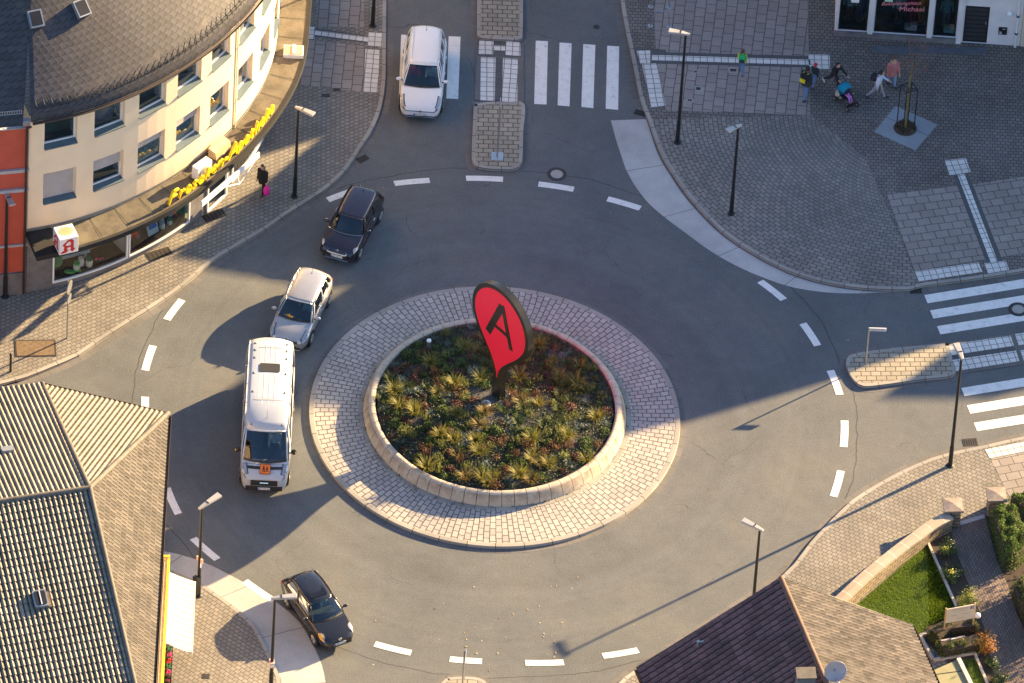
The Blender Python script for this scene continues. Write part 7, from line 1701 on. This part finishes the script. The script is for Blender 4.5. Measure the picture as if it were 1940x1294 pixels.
def in_poly(p, P):
    c = False
    for i in range(len(P)):
        (x0, y0), (x1, y1) = P[i], P[i-1]
        if (y0 > p[1]) != (y1 > p[1]) and p[0] < (x1-x0)*(p[1]-y0)/(y1-y0)+x0: c = not c
    return c
def turf(name, px, n, label):
    P = spx(px, GZ); xs_, ys_ = [p[0] for p in P], [p[1] for p in P]; mb = MB(); k = 0
    while k < n:
        p = (random.uniform(min(xs_), max(xs_)), random.uniform(min(ys_), max(ys_)))
        if not in_poly(p, P): continue
        k += 1; a = random.random()*6.3; h_ = random.uniform(.03, .065); w = random.uniform(.006, .011); l = random.uniform(0, .03)
        dx, dy = math.cos(a), math.sin(a); mb.add([(p[0]-dy*w, p[1]+dx*w, GZ), (p[0]+dy*w, p[1]-dx*w, GZ), (p[0]+dx*l, p[1]+dy*l, GZ+h_)], [(0, 1, 2)])
    tag(mb.build(name, leaf('lawn grass', (.11, .20, .015), (.24, .34, .035), .4)), label, 'grass', kind='stuff')
turf('lawn_grass', [(1618, 1152), (1760, 1030), (1809, 1150), (1803, 1166), (1757, 1187), (1740, 1208), (1735, 1215)], 26000, 'short green lawn grass behind the stone wall')
turf('lawn_grass', [(1820, 1254), (1846, 1249), (1866, 1300), (1830, 1300)], 3000, 'short green grass of the strip beside the flat roof annex')
def edging(px, label):
    P = [g(*p, GZ) for p in px]; mb = MB()
    for a, b in zip(P[:-1], P[1:]): bar(mb, a+Vector((0, 0, .04)), b+Vector((0, 0, .04)), .10, .14)
    tag(mb.build('edging_kerb', M['edging']), label, 'edging', 'concrete edgings in the garden')
edging([(1758, 1030), (1812, 1152)], 'straight pale edging kerb between the lawn and the shrub bed'); edging([(1755, 1202), (1743, 1205), (1767, 1250)], 'short pale edging kerb left of the box hedge'); edging([(1768, 1252), (1846, 1239), (1872, 1300)], 'pale edging kerb turning round the small lawn by the annex')
M['capstone'] = mat('weathered cap stone', (.25, .205, .18), .9, var=.25, vs=5)
# stone wall with coping
M['rubble'] = pave('rubble stone', (.30, .23, .15), (.40, .32, .22), (.14, .11, .08), .34, .17, .025, stain=.4); M['coping'] = pave('sandstone coping', (.36, .29, .23), (.41, .34, .27), (.55, .52, .48), .75, 9, .02, 0, stain=.25)
wln = smooth_line([g2(*p, .95) for p in [(1540, 1180), (1594, 1134), (1647, 1085), (1707, 1037), (1737, 1015), (1767, 993), (1800, 976)]], .2)
gw_ = thing('garden_wall', 'curved rubble garden wall with sandstone coping beside the sunny pavement', 'wall', (wln[10].x, wln[10].y, 0)); gwo = -Vector(gw_.location)
P, Q, us, L = [], [], [], 0
for sgn_ in (1, -1):
    A_ = offs(wln, .19*sgn_); rows, uv, L = [], [], 0
    for i, p in enumerate(A_):
        if i: L += (p-A_[i-1]).length
        rows.append([Vector((p.x, p.y, z))+gwo for z in (0, .45, .88)]); uv.append([(L, z) for z in (0, .45, .88)])
    MB().grid(rows, uv, flip=sgn_ < 0).build('wall_face', M['rubble'], gw_)
cp = MB(); rows, uv, L = [], [], 0; A_, B_ = offs(wln, .25), offs(wln, -.25)
for i in range(len(wln)):
    if i: L += (wln[i]-wln[i-1]).length
    a, b = A_[i], B_[i]; rows.append([Vector((a.x, a.y, .86))+gwo, Vector((a.x, a.y, .95))+gwo, Vector(((a.x+b.x)/2, (a.y+b.y)/2, .98))+gwo, Vector((b.x, b.y, .95))+gwo, Vector((b.x, b.y, .86))+gwo]); uv.append([(L, q) for q in (0, .1, .35, .6, .7)])
cp.grid(rows, uv).build('coping', M['coping'], gw_)
for px, lab in (((1802, 990), 'stone gate pillar at the end of the garden wall left of the path'), ((1884, 970), 'stone gate pillar beside the hedge right of the path')):
    q = g(*px, .1); t = thing('gate_pillar', lab, 'pillar', (q.x, q.y, 0), .12, 'stone gate pillars')
    b = .62; mb = MB(); 
    for (x0, y0), (x1, y1) in (((-b/2, -b/2), (b/2, -b/2)), ((b/2, -b/2), (b/2, b/2)), ((b/2, b/2), (-b/2, b/2)), ((-b/2, b/2), (-b/2, -b/2))): mb.add([(x0, y0, 0), (x1, y1, 0), (x1, y1, 1.05), (x0, y0, 1.05)], [(0, 1, 2, 3)], [(x0+y0, 0), (x1+y1+.1, 0), (x1+y1+.1, 1.05), (x0+y0, 1.05)])
    mb.build('shaft', M['rubble'], t); c = b/2+.09
    MB().add([(-c, -c, 1.04), (c, -c, 1.04), (c, c, 1.04), (-c, c, 1.04), (-c, -c, 1.14), (c, -c, 1.14), (c, c, 1.14), (-c, c, 1.14), (0, 0, 1.22)], [(3, 2, 1, 0), (0, 1, 5, 4), (1, 2, 6, 5), (2, 3, 7, 6), (3, 0, 4, 7), (4, 5, 8), (5, 6, 8), (6, 7, 8), (7, 4, 8)]).build('cap', M['capstone'], t)
# shrubs and hedges
random.seed(33)
def shrub(px, r, h, m, label, n=900, s=.05, name='shrub', group=None, z=GZ):
    q = g(*px, z); t = thing(name, label, 'shrub', (q.x, q.y, z), 0, group); st_ = MB(); lf2 = MB(); br_ = []
    for k in range(11):
        a = random.random()*6.3; l = random.uniform(.3, .95); tip = Vector((r*l*math.cos(a), r*l*math.sin(a), h*random.uniform(.55, 1)*(1.1-.4*l))); st_.tube((0, 0, 0), tip, .012, .004, 4, False); br_.append(tip)
    for _ in range(n):
        tip = random.choice(br_); k = random.uniform(.45, 1.05); c = tip*k+Vector((random.gauss(0, r*.17), random.gauss(0, r*.17), random.gauss(0, h*.10)))
        if c.z < .03: c.z = .05
        d = c-Vector((0, 0, h*.2)); leafq(lf2, c, s*random.uniform(.6, 1.3), (d.normalized()+Vector((random.gauss(0, .5), random.gauss(0, .5), random.gauss(.3, .5)))), .42)
    st_.build('stems', M['bark'], t); lf2.build('foliage', m, t); return t
rh1 = leaf('dark rhododendron leaves', (.025, .055, .015), (.085, .13, .035), .2, .45); ye = leaf('yellow green leaves', (.13, .17, .03), (.34, .36, .07), .35); orl = leaf('orange autumn leaves', (.22, .08, .015), (.40, .20, .04), .35); gre = leaf('hedge leaves', (.035, .085, .012), (.16, .23, .03), .35); bx = leaf('box leaves', (.045, .075, .012), (.15, .19, .035), .3)
shrub((1797, 1048), .52, .55, rh1, 'dark evergreen shrub nearest the gate pillar in the bed', 700); shrub((1806, 1092), .55, .55, rh1, 'dark evergreen shrub in the middle of the bed along the path', 750); shrub((1829, 1143), .55, .62, ye, 'bright yellow green shrub by the sign board', 900, .045)
for px, c in (((1793, 1036), 0), ((1803, 1080), 0)):
    q = g(*px, .75); mb = MB()
    for _ in range(26): leafq(mb, (q.x+random.gauss(0, .07), q.y+random.gauss(0, .07), .70+random.gauss(0, .04)), .04)
    tag(mb.build('young_shoots', leaf('young shoot leaves', (.4, .42, .06), (.6, .55, .1), .3)), 'pale yellow young shoots on top of the %s dark shrub' % ('upper' if px[1] < 1050 else 'middle'), 'shoots')
shrub((1868, 1238), .50, .95, orl, 'orange brown autumn shrub beside the garden path', 900, .045); shrub((1862, 1205), .42, .5, leaf('russet shrub leaves', (.10, .05, .02), (.22, .12, .04), .3), 'russet shrub between the sign board and the orange shrub', 500, .04); shrub((1893, 1290), .55, .4, rh1, 'low dark shrub at the bottom edge beside the path', 600); shrub((1880, 1262), .4, .35, rh1, 'small dark shrub below the orange shrub', 400)
def hedge(px, h, m, label, dens=420, s=.042, name='hedge', z=GZ):
    """clipped hedge: leaves in a shell over the volume of the outline, with bumps and gaps"""
    P = spx(px, z); cx_, cy_ = sum(p[0] for p in P)/len(P), sum(p[1] for p in P)/len(P); t = thing(name, label, 'hedge', (cx_, cy_, z)); xs_, ys_ = [p[0] for p in P], [p[1] for p in P]; mb = MB(); area = (max(xs_)-min(xs_))*(max(ys_)-min(ys_)); k = 0
    core = MB(); core.prism([(cx_+(x-cx_)*.82-cx_, cy_+(y-cy_)*.82-cy_) for x, y in P], 0, h*.86); core.build('branches', M['bark'], t)
    while k < int(dens*area*2):
        p = (random.uniform(min(xs_)-.1, max(xs_)+.1), random.uniform(min(ys_)-.1, max(ys_)+.1))
        if not in_poly(p, P): k += .3; continue
        e = min(((Vector(P[i])-Vector(P[i-1])).normalized().cross(Vector(p)-Vector(P[i-1])).__abs__() for i in range(len(P))))
        top = h+.09*math.sin(p[0]*5+p[1]*3)*math.sin(p[1]*6)+.05*math.sin(p[0]*13); top -= max(0, .22-e)*.9
        zz = top-abs(random.gauss(0, .06)) if e > .14 and random.random() < .8 else random.uniform(.04, top)
        k += 1; leafq(mb, (p[0]-cx_, p[1]-cy_, zz), s*random.uniform(.6, 1.3), None, .5)
    mb.build('foliage', m, t)
hedge([(1872, 998), (1885, 985), (1925, 990), (1950, 1060), (1925, 1085), (1896, 1085)], 1.15, gre, 'tall clipped green hedge right of the gate pillar along the path', 900); hedge([(1903, 968), (1990, 950), (2010, 972), (1922, 992)], 1.1, gre, 'green hedge running off the right edge behind the pillar', 700)
hedge([(1912, 1128), (1936, 1110), (1960, 1150), (1990, 1235), (1962, 1240), (1935, 1180)], .9, leaf('mixed hedge leaves', (.03, .05, .012), (.12, .14, .03), .3), 'loose green hedge at the right edge below the clipped one', 700)
hedge([(1752, 1208), (1790, 1187), (1848, 1186), (1856, 1200), (1800, 1206), (1772, 1226)], .55, bx, 'low box hedge behind the grey slab under the sign board', 800, .035); hedge([(1772, 1228), (1790, 1226), (1858, 1212), (1864, 1236), (1782, 1252)], .5, bx, 'low box hedge in front of the grey slab', 800, .035)
# sign board, slab, globe lamp
gb = g(1787, 1208, GZ); ge = g(1842, 1198, GZ); dd = (ge-gb).normalized(); az2 = math.atan2(dd.y, dd.x); Lb = (ge-gb).length
sb2 = thing('info_board', 'cream information board on two wooden posts above the box hedge', 'sign board', gb, az2)
for x in (0, Lb): MB().box((x, 0, .85), (.06, .06, 1.7)).build('post', M['wood'], sb2)
pn_ = MB().box((Lb/2, -.045, 1.28), (Lb-.02, .03, .80)).build('panel', mat('cream board', (.70, .60, .46), .5, var=.03), sb2)
def bt(s_, size, x, z, m): text_obj('lettering', s_, size, m, Matrix.Translation((x, -.062, z)) @ Matrix.Rotation(rad(90), 4, 'X'), pn_, .001)
grey_t = mat('grey board lettering', (.25, .22, .18), .6); blue_t = mat('blue emblem', (.02, .06, .22), .5)
bt('DR. RECHTSANWALT', .075, Lb*.46, 1.55, grey_t); bt('Notar und Fachanwalt', .06, Lb*.46, 1.44, grey_t); bt('Arbeitsrecht', .05, Lb*.28, 1.24, grey_t); bt('Familienrecht', .05, Lb*.70, 1.24, grey_t); bt('Telefon 02932', .05, Lb*.5, 1.02, grey_t)
em = MB()
for po in ([(-.07, -.09), (-.02, -.09), (-.02, .09), (-.07, .09)], [(.0, .0), (.05, .09), (.09, .09), (.05, .01)], [(.0, -.01), (.05, -.02), (.09, -.09), (.05, -.09)]): em.prism(po, 0, .004)
me = em.mesh('emblem'); me.transform(Matrix.Translation((Lb*.88, -.061, 1.54)) @ Matrix.Rotation(rad(90), 4, 'X')); me.materials.append(blue_t); link('emblem', me, pn_)
q = g(1808, 1212, .5); t = thing('stone_slab', 'grey stone slab with a small white light lying inside the box hedge', 'slab', (q.x, q.y, GZ), az2); MB().box((0, 0, .14), (1.05, .42, .24)).build('slab', M['stone_grey'], t, bevel=.02); MB().rbox((.0, .02, .285), (.22, .2, .06), .06).build('light', M['white_plain'], t)
q = g(1850, 1186, GZ); t = thing('globe_lamp', 'small white globe garden lamp right of the information board', 'lamp', (q.x, q.y, GZ)); MB().tube((0, 0, 0), (0, 0, .5), .03).build('post', M['metal_dark'], t); MB().ball((0, 0, .60), .13, n=16, m=10).build('globe', M['white_plain'], t, smooth='all'); MB().lathe([(.06, .46), (.07, .5), (.05, .52)], n=12).build('socket', M['metal_dark'], t)
# two unseen leafy trees added beyond the right edge to shade the garden
tt = thing('shade_tree', 'unseen leafy tree added beyond the right edge to shade the garden path', 'tree', (28.0, -4.4, 0)); random.seed(9)
MB().path([(0, 0, 0), (.1, 0, 1.4), (.15, .1, 2.6)], .14, 8).build('trunk', M['bark'], tt); cr = MB()
for _ in range(2600):
    a = random.random()*6.3; u = random.random()**.5; c = Vector((1.7*u*math.cos(a), 1.7*u*math.sin(a), 3.1+random.gauss(0, .75)))
    if math.sin(c.x*3)*math.sin(c.y*3.3+c.z*2) < -.15: continue
    leafq(cr, c, random.uniform(.05, .09))
cr.build('crown', gre, tt)
t2 = dup(tt, (29.2, -8.6, 0), 1.9, 'second unseen leafy tree added further down beyond the right edge to shade the path', None, (1.25, 1.25, 1.15))
